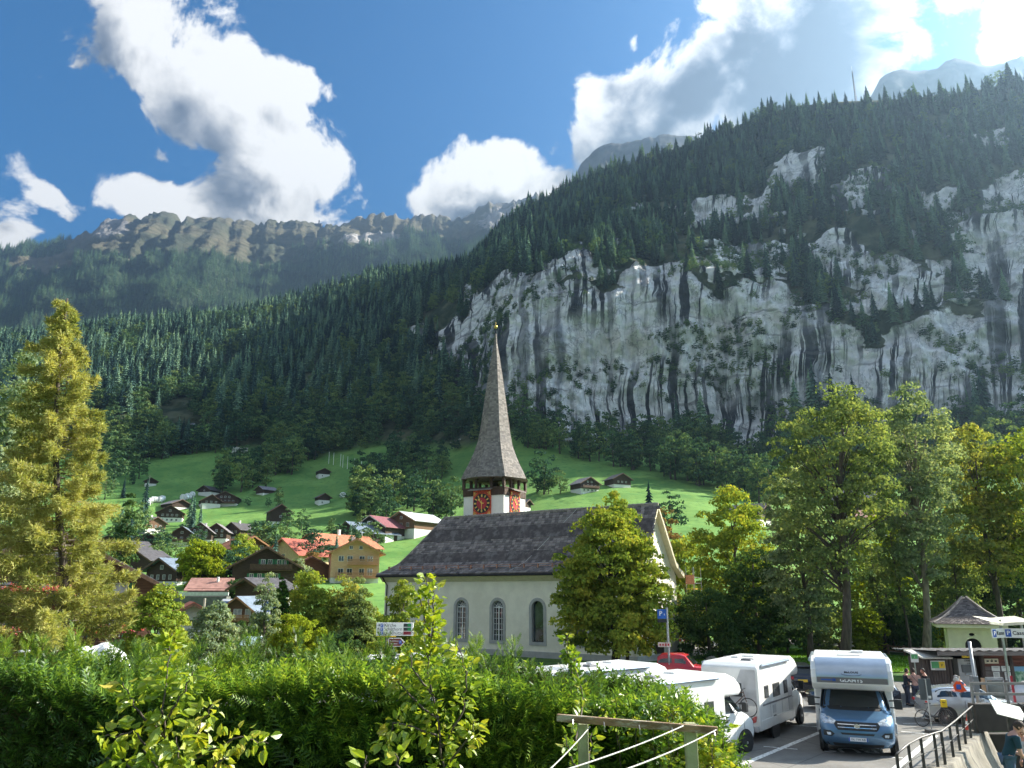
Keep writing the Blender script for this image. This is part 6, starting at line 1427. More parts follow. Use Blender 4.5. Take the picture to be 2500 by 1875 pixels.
for i in range(22):
    x0 = rr_.uniform(1490, 1760); y0 = np.interp(x0, [1500, 1640, 1720, 1790], [1712, 1735, 1790, 1860]) + rr_.uniform(-10, 60); Y_ = rr_.uniform(6.9, 7.6)
    arches.append([A(x0, y0 + rr_.uniform(40, 120), Y_), A(x0 + rr_.uniform(-15, 15), y0, Y_), A(x0 + rr_.uniform(-50, 40), y0 - rr_.uniform(-10, 50), Y_), A(x0 + rr_.uniform(-60, 50), y0 + rr_.uniform(10, 40), Y_)])
sapling('climbing_vine', 'tangle of bright climber shoots at the right end of the hedge', arches, .06, 80, 9, VINE, .004, spread=.06, cat='climber')
arches = []
for i in range(34):
    x0 = rr_.uniform(1600, 1775); y0 = rr_.uniform(1800, 1900); Y_ = rr_.uniform(6.6, 7.2)
    if x0 > 1800 - (1880 - y0) * .15: x0 -= 40
    arches.append([A(x0, y0 + 90, Y_), A(x0 + rr_.uniform(-15, 15), y0, Y_), A(x0 + rr_.uniform(-20, 20), y0 - 40, Y_)])
sapling('climbing_vine', 'yellow lit leaves covering the hedge corner beside the washing post', arches, .062, 90, 10, VINE, .004, spread=.07, cat='climber')

# ------------------------------------------------------------------ washing-line frame
OLDW = mat('weathered_beam', (.26, .16, .085), .85, var=.35, vs=5, stretch=(1, 6, 6), bump=.5, col2=(.45, .42, .33), c2s=3)
MOSS = mat('greenish_post', (.30, .30, .17), .9, var=.25, vs=6, bump=.5, bs=20)
a_, b_ = at(1360, 1752, 5.0), at(1752, 1784, 4.75)
fr_ = thing('washing_line_stand', 'weathered wooden washing line frame with crossbar and mossy post', 'drying frame', (0, 0, 0)); fr_.location = a_
mb = MB(); mb.bar((0, 0, 0), b_ - a_, .03, .042); mb.build('crossbar', OLDW, fr_, bevel=.004)
q = at(1690, 1778, 4.78) - a_; mb = MB(); mb.bar(q + Vector((0, .06, .02)), q + Vector((0, .06, -2.2)), .066, .06, up=(0, 1, 0)); mb.build('post', MOSS, fr_, bevel=.005)
q = at(1425, 1770, 4.98) - a_; mb = MB(); mb.bar(q + Vector((0, .06, 0)), q + Vector((0, .06, -2.2)), .06, .06, up=(0, 1, 0)); mb.build('post', MOSS, fr_, bevel=.005)
HOOK = mat('hook_metal', (.4, .38, .35), .4, .8)
for x in (.10, .30, .52, .72, .97):
    p_ = (b_ - a_) * x; mb = MB(); mb.tube([p_ + Vector((0, -.03, .0)), p_ + Vector((0, -.05, -.02)), p_ + Vector((0, -.045, -.045)), p_ + Vector((.01, -.03, -.05))], .004, 5); mb.build('hook', HOOK, fr_)
ROPE = mat('white_rope', (.42, .41, .38), .8, var=.15, vs=30)
def rope(lb, p0, p1):
    p0, p1 = Vector(p0), Vector(p1); th = thing('washing_line', lb, 'rope', p0); mb = MB(); n_ = 24; pts = []
    for i in range(n_ + 1): u = i / n_; q = (p1 - p0) * u; q.z -= .012 * 4 * u * (1 - u); pts.append(q)
    mb.tube(pts, .0036, 6); mb.build('cord', ROPE, th, smooth=True)
rope('white washing line running to the bottom from near the post', at(1668, 1772, 4.75), at(1330, 1895, 3.3)); rope('white washing line tied to the right end of the crossbar', at(1748, 1782, 4.72), at(1480, 1895, 3.4))
rope('third white line sagging low at the bottom beside the climber', at(1440, 1775, 4.95), at(1290, 1925, 3.6))
# ------------------------------------------------------------------ vehicles (local +x forward, +z up)
WB = mat('camper_white', (.78, .78, .76), .35, var=.04, vs=1.5, coat=.3)
SILV = mat('camper_silver', (.42, .48, .56), .28, .5, var=.08, vs=2, coat=.3)
BLUE = mat('camper_blue', (.10, .21, .36), .3, .45, var=.06, coat=.6)
BLK_P = mat('black_plastic', (.025, .027, .03), .55, var=.1)
TYRE = mat('tyre_rubber', (.022, .022, .023), .85, var=.2, vs=9)
RIM = mat('alloy_rim', (.45, .46, .47), .3, .8)
CARGL = mat('car_glass', (.015, .02, .022), .04, 0, var=.3, vs=2, spec=1.0, coat=.4)
LAMPG = mat('headlamp_glass', (.62, .66, .70), .12, .3, var=.35, vs=14, coat=.5)
REDL = mat('tail_lamp', (.45, .02, .03), .2, var=.2, coat=.5)
STRIPE = mat('grey_stripe', (.16, .16, .17), .4)
CHROME = mat('chrome', (.75, .76, .78), .15, .95)
PLATE_W = mat('plate_white', (.72, .74, .78), .5); PLATE_Y = mat('plate_yellow', (.75, .50, .04), .5); INK = mat('dark_ink', (.02, .02, .025), .6); LETW = mat('white_lettering', (.8, .8, .8), .5); INKB = mat('blue_ink', (.03, .10, .42), .5)
WINT = mat('camper_window', (.05, .055, .06), .1, var=.2, spec=.9)
_wm = {}
def wheel(parent, x, y, r=.34, w_=.22, name='wheel'):
    k = (r, w_)
    if k not in _wm:
        mb = MB(); mb.lathe([(r * .62, -w_ / 2), (r * .93, -w_ / 2), (r, -w_ * .32), (r, w_ * .32), (r * .93, w_ / 2), (r * .62, w_ / 2)], (0, 0, 0), 24, 'y'); ty = mb.mesh('wheel', TYRE, False)
        mb = MB(); mb.lathe([(r * .66, -w_ * .36), (r * .66, w_ * .36)], (0, 0, 0), 20, 'y'); 
        for sy in (-1, 1):
            for i in range(5):
                a = 2 * math.pi * i / 5; mb.bar((0, sy * w_ * .42, 0), (r * .62 * math.cos(a), sy * w_ * .42, r * .62 * math.sin(a)), r * .22, .03, up=(0, 1, 0))
            mb.lathe([(r * .16, 0), (r * .14, .02 * sy)], (0, sy * w_ * .44, 0), 10, 'y')
        ri = mb.mesh('rim', RIM); _wm[k] = (ty, ri)
    o = link(name, _wm[k][0], parent, (x, y, r)); link('rim', _wm[k][1], o)
    return o
XF = [(.28, 2.50), (.45, 2.66), (.65, 2.72), (1.0, 2.66), (1.16, 2.56), (1.24, 2.40), (1.36, 2.12), (1.46, 1.86), (2.08, 1.28)]
WZ = [(.28, .92), (.45, .99), (1.0, 1.02), (1.4, .99), (2.08, .86)]
def xf(z): return float(np.interp(z, [a for a, b in XF], [b for a, b in XF]))
def wz(z): return float(np.interp(z, [a for a, b in WZ], [b for a, b in WZ]))
def gcur(s): return float(np.interp(abs(s), [0, .4, .8, .95, 1.0], [0, .01, .09, .22, .42]))
def fpt(y, z, off=.006): return (xf(z) - gcur(y / wz(z)) + off, y, z)
def cab(parent, mt):
    zs = [.28, .45, .65, .85, 1.0, 1.1, 1.18, 1.26, 1.36, 1.46, 1.62, 1.78, 1.94, 2.08]; ss = [-1, -.97, -.9, -.8, -.6, -.4, -.15, .15, .4, .6, .8, .9, .97, 1]
    V = []; n_ = len(ss) + 2
    for z in zs:
        w_ = wz(z); V.append((.5, -w_, z)); V += [(xf(z) - gcur(s), s * w_, z) for s in ss]; V.append((.5, w_, z))
    fs = []
    for i in range(len(zs) - 1):
        for k in range(n_ - 1): fs.append((i * n_ + k, i * n_ + k + 1, (i + 1) * n_ + k + 1, (i + 1) * n_ + k))
    fs.append(tuple(range((len(zs) - 1) * n_, len(zs) * n_)))
    mb = MB(); mb.add(V, fs); c_ = mb.build('cab', mt, parent, smooth=True, fix=False)
    def patch(nm, rows_, m_, off, par=c_, ny=8, smooth=True):
        """rows_: list of (z, y0, y1) laid over the nose"""
        V = []; fs = []
        for z, y0, y1 in rows_: V += [fpt(y0 + (y1 - y0) * k / ny, z, off) for k in range(ny + 1)]
        for i in range(len(rows_) - 1):
            for k in range(ny): fs.append((i * (ny + 1) + k, i * (ny + 1) + k + 1, (i + 1) * (ny + 1) + k + 1, (i + 1) * (ny + 1) + k))
        q_ = MB(); q_.add(V, fs); return q_.build(nm, m_, par, smooth=smooth, fix=False)
    patch('windscreen_surround', [(1.40, -.9, .9), (1.48, -.93, .93), (1.8, -.88, .88), (2.05, -.82, .82)], BLK_P, .008)
    ws = patch('windscreen', [(1.50, -.86, .86), (1.65, -.87, .87), (1.85, -.82, .82), (2.01, -.77, .77)], CARGL, .016)
    if True:
        for sy in (-1, 1):
            q_ = MB(); q_.box((.95, sy * .42, 1.62), (.16, .44, .62)); q_.box((.95, sy * .42, 1.98), (.12, .22, .16)); q_.build('seat', mat('seat_fabric', (.30, .27, .22), .9), parent, bevel=.04)
    for sg in (-1, 1):
        q_ = MB(); q_.tube([fpt(sg * .1, 1.47, .03), fpt(sg * .45, 1.52, .03), fpt(sg * .78, 1.49, .03)], .012, 4); q_.build('wiper', BLK_P, c_)
        patch('headlamp', [(1.02, sg * .62, sg * .90), (1.12, sg * .56, sg * .96), (1.20, sg * .70, sg * .955), (1.27, sg * .84, sg * .95)], LAMPG, .014, ny=5)
        patch('fog_lamp_recess', [(.62, sg * .70, sg * .92), (.70, sg * .62, sg * .93), (.80, sg * .72, sg * .93)], BLK_P, .012, ny=4)
        patch('fog_lamp', [(.66, sg * .72, sg * .82), (.74, sg * .72, sg * .84)], LAMPG, .02, ny=2)
        q_ = MB(); q_.box((1.62, sg * 1.22, 1.62), (.14, .20, .34)); q_.bar((1.62, sg * .96, 1.72), (1.62, sg * 1.16, 1.74), .05, .05); q_.bar((1.62, sg * .98, 1.50), (1.62, sg * 1.16, 1.50), .05, .05); q_.build('mirror', BLK_P, c_, bevel=.02)
        w1, w2, w3 = wz(1.42) + .008, wz(1.7) + .008, wz(2.0) + .008
        q_ = MB(); q_.add([(.72, sg * w1, 1.42), (1.78, sg * (w1 - .015), 1.42), (1.48, sg * w2, 1.72), (1.22, sg * w3, 1.98), (.72, sg * w3, 1.98)], [(0, 1, 2, 3, 4)]); q_.build('side_window', CARGL, c_)
        q_ = MB(); q_.bar((.66, sg * (wz(.5) + .012), .5), (.66, sg * (wz(1.9) + .012), 1.98), .015, .01); q_.bar((1.8, sg * (wz(1.0) + .01), .75), (1.85, sg * (wz(1.3) + .0), 1.38), .015, .01); q_.box((.85, sg * (wz(1.2) + .02), 1.2), (.18, .03, .04)); q_.build('door_line', STRIPE, c_)
        q_ = MB(); q_.lathe([(.45, -.02), (.45, .02)], (1.85, sg * (wz(.5) + .0), .36), 24, 'y'); q_.build('wheel_arch', BLK_P, c_)
    patch('grille', [(.84, -.52, .52), (.92, -.58, .58), (1.02, -.62, .62), (1.11, -.60, .60)], BLK_P, .012)
    for z in (.93, 1.03): patch('grille_bar', [(z - .012, -.52, .52), (z + .012, -.52, .52)], CHROME, .022)
    patch('lower_intake', [(.70, -.42, .42), (.76, -.46, .46)], BLK_P, .012)
    patch('bumper_lip', [(.29, -.8, .8), (.40, -.86, .86)], BLK_P, .012)
    q_ = MB(); q_.lathe([(.085, 0), (.08, .02)], (xf(.98) + .01, 0, .98), 18, 'x'); q_.build('round_badge', CHROME, c_)
    q_ = MB(); q_.box((xf(.56) + .012, 0, .56), (.02, .52, .12)); pl_ = q_.build('number_plate', PLATE_W, c_)
    text_mesh('GL 738 AB', .085, INK, 'plate_lettering', pl_, (xf(.56) + .026, 0, .56), (R(90), 0, R(90)), ext=.001)
    for sg in (-1, 1): q_ = MB(); q_.box((xf(.56) + .024, sg * .24, .56), (.004, .035, .12)); q_.build('blue_band', INKB, pl_)
    return c_
def rbox(name, x0, x1, w_, z0, z1, mt, parent, r=.08):
    mb = MB(); mb.box(((x0 + x1) / 2, 0, (z0 + z1) / 2), (x1 - x0, w_, z1 - z0)); return mb.build(name, mt, parent, bevel=r, smooth=False)
def prof_body(name, prof, hw, mt, parent, bev=.05, seg=3):
    mb = MB(); mb.prism(prof, -hw, hw, 'xz'); o = mb.build(name, mt, parent); b = o.modifiers.new('bevel', 'BEVEL'); b.width = bev; b.segments = seg; b.limit_method = 'ANGLE'; b.angle_limit = R(50); return o
def camper(label, loc, ang, kind='semi', cabm=WB, group=None, extras=True, name='motorhome', top=None):
    th = thing(name, label, 'motorhome' if name == 'motorhome' else 'van', (loc[0], loc[1], .02), R(ang), group)
    hw = 1.14; cab(th, cabm)
    if kind == 'alcove':
        P_ = [(-3.7, .62), (-3.6, .42), (.62, .42), (.62, 2.08), (1.50, 2.02), (1.86, 2.10), (2.10, 2.28), (2.16, 2.50), (2.08, 2.78), (1.86, 3.02), (1.55, 3.14), (1.1, 3.17), (.62, 3.08), (.2, 2.96), (-.2, 3.02), (-3.5, 3.02), (-3.72, 2.85)]
        bd = prof_body('body', P_, hw, WB, th)
        # silver nose of the sleeping pod with name band
        V = []; fs = []; pr = [(2.125, 2.32), (2.185, 2.50), (2.10, 2.79), (1.885, 3.03), (1.6, 3.155)]
        for x, z in pr: V += [(x + .004, -1.0, z), (x + .004, 1.0, z)]
        for i in range(len(pr) - 1): fs.append((2 * i, 2 * i + 1, 2 * i + 3, 2 * i + 2))
        q_ = MB(); q_.add(V, fs); q_.build('pod_front', SILV, bd, smooth=True, fix=False)
        q_ = MB(); q_.add([(2.152, -.98, 2.33), (2.152, .98, 2.33), (2.198, .98, 2.52), (2.198, -.98, 2.52)], [(0, 1, 2, 3)]); nb_ = q_.build('name_band', STRIPE, bd, fix=False)
        text_mesh('GLAMYS', .17, LETW, 'lettering', nb_, (2.190, -.02, 2.425), (R(90 - 13), 0, R(90)), ext=.002, bold=.004)
        q_ = MB(); q_.box((2.19, -.82 + .1, 2.43), (.006, .3, .05), (0, R(14), 0)); q_.box((2.19, -.5, 2.43), (.008, .10, .09), (0, R(14), 0)); q_.build('flag_emblem', INKB, nb_)
        text_mesh('McLOUIS', .1, INK, 'lettering', bd, (2.155, 0, 2.70), (R(90 + 22), 0, R(90)), ext=.002, bold=.003)
        q_ = MB(); q_.tube([(2.185 - .10 * math.sin(t_) * .5, .28 * math.cos(t_), 2.655 + .06 * math.sin(t_)) for t_ in [math.pi + math.pi * k / 10 for k in range(11)]], .008, 4); q_.build('arc_emblem', INK, bd)
        q_ = MB(); q_.box((-.6, 0, 3.07), (.7, .7, .1)); q_.box((-2.4, .3, 3.07), (.4, .4, .1)); q_.build('roof_hatch', WB, bd, bevel=.02)
        sides = [(-.2, 1.75, .5, .45), (-1.6, 1.75, 1.0, .55), (1.35, 2.55, .55, .35), (-2.9, 2.1, .5, .4)]
    else:
        zt_ = 2.82
        P_ = [(-3.6, .60), (-3.5, .40), (.62, .40), (.62, 2.06), (1.45, 2.05), (1.62, 2.18), (1.55, 2.42), (1.25, 2.68), (.8, zt_ + .03), (-3.3, zt_), (-3.58, zt_ - .14)]
        if kind == 'van': P_ = [(-2.9, .55), (-2.85, .38), (.62, .38), (.62, 2.05), (1.2, 2.06), (1.25, 2.2), (.9, 2.5), (.5, 2.58), (-2.7, 2.56), (-2.9, 2.4)]
        bd = prof_body('body', P_, hw if kind != 'van' else 1.0, WB, th, .07)
        zt2 = zt_ if kind != 'van' else 2.57
        for x, y, a, b in ((-.4, .2, .7, .5), (-2.2, -.3, .4, .4), (-1.3, .5, .4, .3)):
            q_ = MB(); q_.box((x, y, zt2 + .04), (a, b, .09)); q_.build('roof_hatch', WB if x > -2 else STRIPE, bd, bevel=.015)
        sides = [(-.3, 1.72, .5, .5), (-1.5, 1.72, .85, .5), (-2.7, 1.75, .5, .45)] if kind != 'van' else [(-.6, 1.75, .9, .5), (-1.9, 1.75, .9, .5)]
    hws = hw if kind != 'van' else 1.0
    for sg in (-1, 1):
        for x, z, a, b in sides:
            q_ = MB(); q_.box((x, sg * (hws + .006), z), (a, .02, b)); wo_ = q_.build('side_window', BLK_P, bd, bevel=.008)
            q_ = MB(); q_.box((x, sg * (hws + .014), z), (a - .07, .014, b - .07)); q_.build('pane', WINT, wo_)
        q_ = MB(); q_.box((-1.4, sg * (hws + .006), .62), (4.1, .03, .34)); q_.build('skirt', WB if kind != 'alcove' else mat('skirt_grey', (.5, .5, .5), .5), bd, bevel=.01)
        q_ = MB()
        for x in (-.9, -2.35): q_.bar((x, sg * (hws + .006), .8), (x, sg * (hws + .006), 1.35), .012, .006)
        q_.box((-1.9, sg * (hws + .008), 1.05), (.35, .012, .3)); q_.box((.2, sg * (hws + .008), 1.0), (.5, .012, 1.3)); q_.build('service_door', mat('panel_line', (.6, .6, .6), .5), bd)
        q_ = MB(); x0 = -3.3
        q_.add([(x0, sg * (hws + .009), 1.0), (x0 + .9, sg * (hws + .009), 1.0), (x0 + 1.9, sg * (hws + .009), 2.5), (x0 + 1.5, sg * (hws + .009), 2.5)], [(0, 1, 2, 3)]) if kind == 'alcove' else q_.box((-1.4, sg * (hws + .009), 1.3), (3.6, .01, .06))
        q_.build('side_stripe', STRIPE, bd)
        q_ = MB(); q_.tube([(-3.2, sg * (hws + .05), zt_ - .08 if kind != 'alcove' else 2.92), (.2, sg * (hws + .05), zt_ - .08 if kind != 'alcove' else 2.92)] if kind != 'van' else [(-2.6, sg * 1.04, 2.4), (.2, sg * 1.04, 2.4)], .065, 8); q_.build('awning_case', SILV, bd)
        q_ = MB(); q_.lathe([(.47, -.03), (.47, .03)], (-1.9 if kind != 'van' else -1.7, sg * (hws - .01), .36), 24, 'y'); q_.build('wheel_arch', BLK_P, bd)
        for x in (1.85, -1.9 if kind != 'van' else -1.7): wheel(th, x, sg * (.96 if x > 0 else hws - .1))
    if extras:
        xr = -3.72 if kind == 'alcove' else (-3.6 if kind != 'van' else -2.92)
        q_ = MB(); q_.box((xr - .01, 0, 1.85), (.03, 1.0, .5)); q_.build('rear_window', WINT, bd, bevel=.01)
        for sg in (-1, 1):
            q_ = MB(); q_.add([(xr - .03, sg * 1.02, .95), (xr - .03, sg * .92, .93), (xr - .03, sg * .62, .68), (xr - .03, sg * .66, .60), (xr - .03, sg * .98, .74), (xr - .0, sg * 1.02, .95), (xr, sg * .92, .93), (xr, sg * .62, .68), (xr, sg * .66, .6), (xr, sg * .98, .74)], [(0, 1, 2, 3, 4), (9, 8, 7, 6, 5), (0, 5, 6, 1), (1, 6, 7, 2), (2, 7, 8, 3), (3, 8, 9, 4), (4, 9, 5, 0)]); q_.build('tail_lamp', REDL, bd)
        q_ = MB(); q_.box((xr + .02, 0, .48), (.14, 2.1, .2)); q_.build('rear_bumper', mat('bumper_grey', (.45, .45, .46), .5), bd, bevel=.03)
        q_ = MB(); q_.box((xr - .03, .0, .62), (.02, .5, .12)); q_.build('number_plate', PLATE_W, bd)
        q_ = MB(); q_.add([(xr - .012, -1.05, 1.3), (xr - .012, .1, 1.3), (xr - .012, -.5, 2.6), (xr - .012, -1.05, 2.6)], [(0, 1, 2, 3)]); q_.build('rear_graphic', mat('grey_graphic', (.42, .43, .45), .4), bd)
    return th
camper('blue cabbed overcab motorhome facing the camera in the right part of the car park', (13.2, 31.9), -112, 'alcove', BLUE).scale = (1.15, 1.2, 1.0)
camper('white motorhome seen from behind with a bicycle on its rear', (10.6, 35.0), 54, 'semi')
camper('nearest white motorhome, its side half hidden by the hedge climber', (6.3, 29.5), 39, 'semi').scale = (1, 1, .95)
camper('white motorhome behind the nearest one with silver awning roll', (4.6, 33.6), 38, 'semi').scale = (1, 1, .95)
camper('white camper van with tinted windows below the middle church windows', (1.7, 32.4), 28, 'van', name='camper_van')
camper('white motorhome under the left church window, mostly behind the hedge', (-2.9, 35.6), 8, 'semi')
# cars
def car(label, loc, ang, mt, st, wins, wx=(1.32, -1.28), hw=.86, name='car', cat='car', plate=None, r=.33, group=None, rear_z=.85):
    """st: stations (x, z bottom, belt z, top z, half width at belt, half width at top)"""
    th = thing(name, label, cat, (loc[0], loc[1], .02), R(ang), group)
    def ring(s): x, zb_, zt_, zr_, wb, wt = s; return [(x, wb * .80, zb_), (x, wb * .97, zb_ + .10), (x, wb, zb_ + .32), (x, wb * .985, zt_), (x, wt + .02, zr_ - .07), (x, wt * .86, zr_ - .012), (x, wt * .45, zr_), (x, 0, zr_ + .004)]
    G_ = [ring(s) for s in st]; V = []; nk = 15
    for g in G_: V += [(x, -y, z) for x, y, z in g] + [(x, y, z) for x, y, z in g[-2::-1]]
    fs = []
    for i in range(len(st) - 1):
        for k in range(nk - 1): fs.append((i * nk + k, i * nk + k + 1, (i + 1) * nk + k + 1, (i + 1) * nk + k))
        fs.append((i * nk + nk - 1, i * nk, (i + 1) * nk, (i + 1) * nk + nk - 1))
    fs.append(tuple(range(nk - 1, -1, -1))); fs.append(tuple(range((len(st) - 1) * nk, len(st) * nk)))
    mb = MB(); mb.add(V, fs); bd = mb.build('body', mt, th, smooth=True)
    bv = bd.modifiers.new('edge', 'EDGE_SPLIT'); bv.split_angle = R(40)
    def P_(i, k, f, sg):     # point on the flank between ring rows
        i0 = int(i); a = i - i0; g0 = G_[i0]; g1 = G_[min(i0 + 1, len(G_) - 1)]
        def q(g): k0 = int(k); b = k - k0; return Vector(g[k0]).lerp(Vector(g[min(k0 + 1, len(g) - 1)]), b)
        v_ = q(g0).lerp(q(g1), a); v_.y *= 1; return Vector((v_.x, sg * (v_.y + f), v_.z))
    for sg in (-1, 1):
        for i0, i1, k0, k1 in wins:
            q_ = MB(); n_ = 4; V = []
            for a in range(n_ + 1): V += [P_(i0 + (i1 - i0) * a / n_, k0, .028, sg), P_(i0 + (i1 - i0) * a / n_, k1, .028, sg)]
            q_.add(V, [(2 * a, 2 * a + 2, 2 * a + 3, 2 * a + 1) for a in range(n_)]); q_.build('side_window', CARGL, bd)
        for x in wx:
            wheel(th, x, sg * (hw - .09), r, .2)
            q_ = MB(); q_.lathe([(r + .06, -.02), (r + .06, .02)], (x, sg * (hw - .005), r), 22, 'y'); q_.build('wheel_arch', BLK_P, bd)
        xm = st[wins[-1][1] if isinstance(wins[-1][1], int) else int(wins[-1][1])][0]
        q_ = MB(); q_.box((xm - .15, sg * (hw + .08), 1.0), (.12, .18, .13)); q_.build('mirror', mt, bd, bevel=.03)
    return th, bd, G_
def across(bd, G_, i0, i1, name, mt, k0=3.2, k1=None, off=.012, inset=.06):
    """glass across the car between two stations (screen or rear window)"""
    q_ = MB(); V = []; n_ = 8
    for (i, f) in ((i0, .12), (i1, -.12)):
        pass
    def edge(i): i_ = int(i); a = i - i_; g0, g1 = G_[i_], G_[min(i_ + 1, len(G_) - 1)]; t5 = Vector(g0[5]).lerp(Vector(g1[5]), a); t7 = Vector(g0[7]).lerp(Vector(g1[7]), a); return t5, t7
    for a in range(5):
        i = i0 + (i1 - i0) * a / 4; t5, t7 = edge(i)
        for k in range(n_ + 1):
            y = -1 + 2 * k / n_; z = t7.z + (t5.z - t7.z) * y * y; V.append((t7.x + (0.01), y * (t5.y - .02), z + off))
    fs = []
    for a in range(4):
        for k in range(n_): fs.append((a * 9 + k, a * 9 + k + 1, (a + 1) * 9 + k + 1, (a + 1) * 9 + k))
    q_.add(V, fs); return q_.build(name, mt, bd, smooth=True)
SILC = mat('silver_paint', (.52, .55, .58), .25, .55, var=.04, coat=.7); NAVY = mat('navy_paint', (.025, .03, .045), .22, .4, var=.05, coat=.7); REDC = mat('red_paint', (.50, .02, .03), .25, .1, var=.06, coat=.6); WHC = mat('white_car_paint', (.75, .76, .77), .25, .1, var=.03, coat=.6)
HATCH = [(-2.05, .45, .80, .86, .70, .55), (-2.0, .28, .92, 1.0, .80, .62), (-1.75, .22, .98, 1.30, .85, .60), (-1.35, .2, .98, 1.44, .87, .62), (-.4, .18, .97, 1.50, .88, .64), (.35, .18, .95, 1.42, .88, .62), (1.05, .18, .93, .99, .87, .66), (1.7, .2, .80, .90, .84, .62), (2.1, .26, .66, .76, .74, .5), (2.2, .38, .55, .60, .6, .4)]
SUVS = [(-2.15, .5, .95, 1.02, .75, .6), (-2.1, .32, 1.02, 1.10, .86, .64), (-1.85, .28, 1.06, 1.52, .90, .62), (-1.4, .26, 1.06, 1.62, .91, .66), (-.3, .26, 1.05, 1.66, .91, .68), (.45, .26, 1.03, 1.56, .91, .64), (1.15, .26, 1.0, 1.08, .90, .70), (1.8, .28, .92, 1.0, .87, .66), (2.15, .34, .75, .82, .76, .5), (2.22, .45, .6, .66, .6, .4)]
th, bd, G_ = car('silver hatchback parked across the front of the dark wooden kiosk', (20.2, 36.6), -4, SILC, HATCH, [(2.35, 3.6, 3.3, 4.5), (3.75, 4.6, 3.25, 4.6), (4.75, 5.75, 3.25, 4.4)])
across(bd, G_, 5.1, 5.95, 'windscreen', CARGL); across(bd, G_, 1.1, 1.9, 'rear_window', CARGL)
for sg in (-1, 1):
    q_ = MB(); q_.box((-1.98, sg * .66, .84), (.16, .26, .13)); q_.build('tail_lamp', REDL, bd, bevel=.03)
    q_ = MB(); q_.box((2.02, sg * .58, .66), (.2, .28, .11)); q_.build('headlamp', LAMPG, bd, bevel=.03)
    q_ = MB(); q_.bar((.35, sg * .90, .3), (.4, sg * .892, .94), .012, .008); q_.bar((-.55, sg * .90, .3), (-.5, sg * .892, .95), .012, .008); q_.box((-.3, sg * .9, .86), (.16, .02, .03)); q_.box((.62 - .9, sg * .9, .86), (.16, .02, .03)); q_.build('door_line', STRIPE, bd)
th, bd, G_ = car('dark navy suv seen from behind between the motorhomes, yellow rear plate', (16.0, 46.5), 83, NAVY, SUVS, [(2.3, 3.6, 3.3, 4.5), (3.75, 4.6, 3.25, 4.6), (4.75, 5.7, 3.25, 4.4)], r=.35, hw=.9)
q_ = MB(); q_.add([(-2.09, -.62, 1.10), (-2.09, .62, 1.10), (-1.90, .55, 1.50), (-1.90, -.55, 1.50)], [(0, 1, 2, 3)]); q_.build('rear_window', CARGL, bd)
q_ = MB(); q_.box((-2.17, 0, .84), (.02, .5, .13)); q_.build('number_plate', PLATE_Y, bd)
q_ = MB(); q_.box((-1.92, 0, 1.56), (.26, 1.1, .05)); q_.build('roof_spoiler', NAVY, bd, bevel=.02)
q_ = MB(); q_.box((-2.16, 0, .46), (.1, 1.5, .22)); q_.build('rear_bumper', BLK_P, bd, bevel=.04)
for sg in (-1, 1):
    q_ = MB(); q_.box((-2.10, sg * .66, .98), (.14, .42, .16), (0, 0, sg * R(-16))); q_.build('tail_lamp', REDL, bd, bevel=.03)
PICK = [(-1.5, .45, 1.0, 1.05, .78, .62), (-1.45, .35, 1.08, 1.62, .84, .66), (-1.2, .33, 1.08, 1.78, .86, .70), (-.1, .33, 1.08, 1.80, .87, .70), (.25, .33, 1.08, 1.72, .87, .68), (.75, .33, 1.06, 1.14, .86, .66), (1.7, .35, .98, 1.06, .82, .6), (1.9, .42, .8, .86, .7, .5)]
th, bd, G_ = car('old red van with rounded cab parked at the church gable', (10.6, 50.5), -22, REDC, PICK, [(1.25, 2.6, 3.3, 4.5), (2.75, 4.1, 3.3, 4.5)], wx=(1.15, -1.0), name='red_van', cat='van')
across(bd, G_, 4.1, 4.95, 'windscreen', CARGL)
q_ = MB(); q_.add([(-1.49, -.6, 1.15), (-1.49, .6, 1.15), (-1.46, .58, 1.56), (-1.46, -.58, 1.56)], [(0, 1, 2, 3)]); q_.build('rear_window', CARGL, bd)
th, bd, G_ = car('pale silver car cut off by the right edge in front of the notice boards', (25.6, 38.4), 4, WHC, HATCH, [(2.35, 3.6, 3.3, 4.5), (3.75, 4.6, 3.25, 4.6), (4.75, 5.75, 3.25, 4.4)])
across(bd, G_, 5.1, 5.95, 'windscreen', CARGL)
th, bd, G_ = car('black car half hidden behind the overcab motorhome', (16.6, 40.2), 175, NAVY, HATCH, [(2.35, 3.6, 3.3, 4.5), (3.75, 4.6, 3.25, 4.6), (4.75, 5.75, 3.25, 4.4)])
across(bd, G_, 5.1, 5.95, 'windscreen', CARGL)
th, bd, G_ = car('white car glimpsed through the hedge top at the left', (-14.3, 33.5), 12, WHC, HATCH, [(2.35, 3.6, 3.3, 4.5), (3.75, 4.6, 3.25, 4.6), (4.75, 5.75, 3.25, 4.4)])
across(bd, G_, 5.1, 5.95, 'windscreen', CARGL)
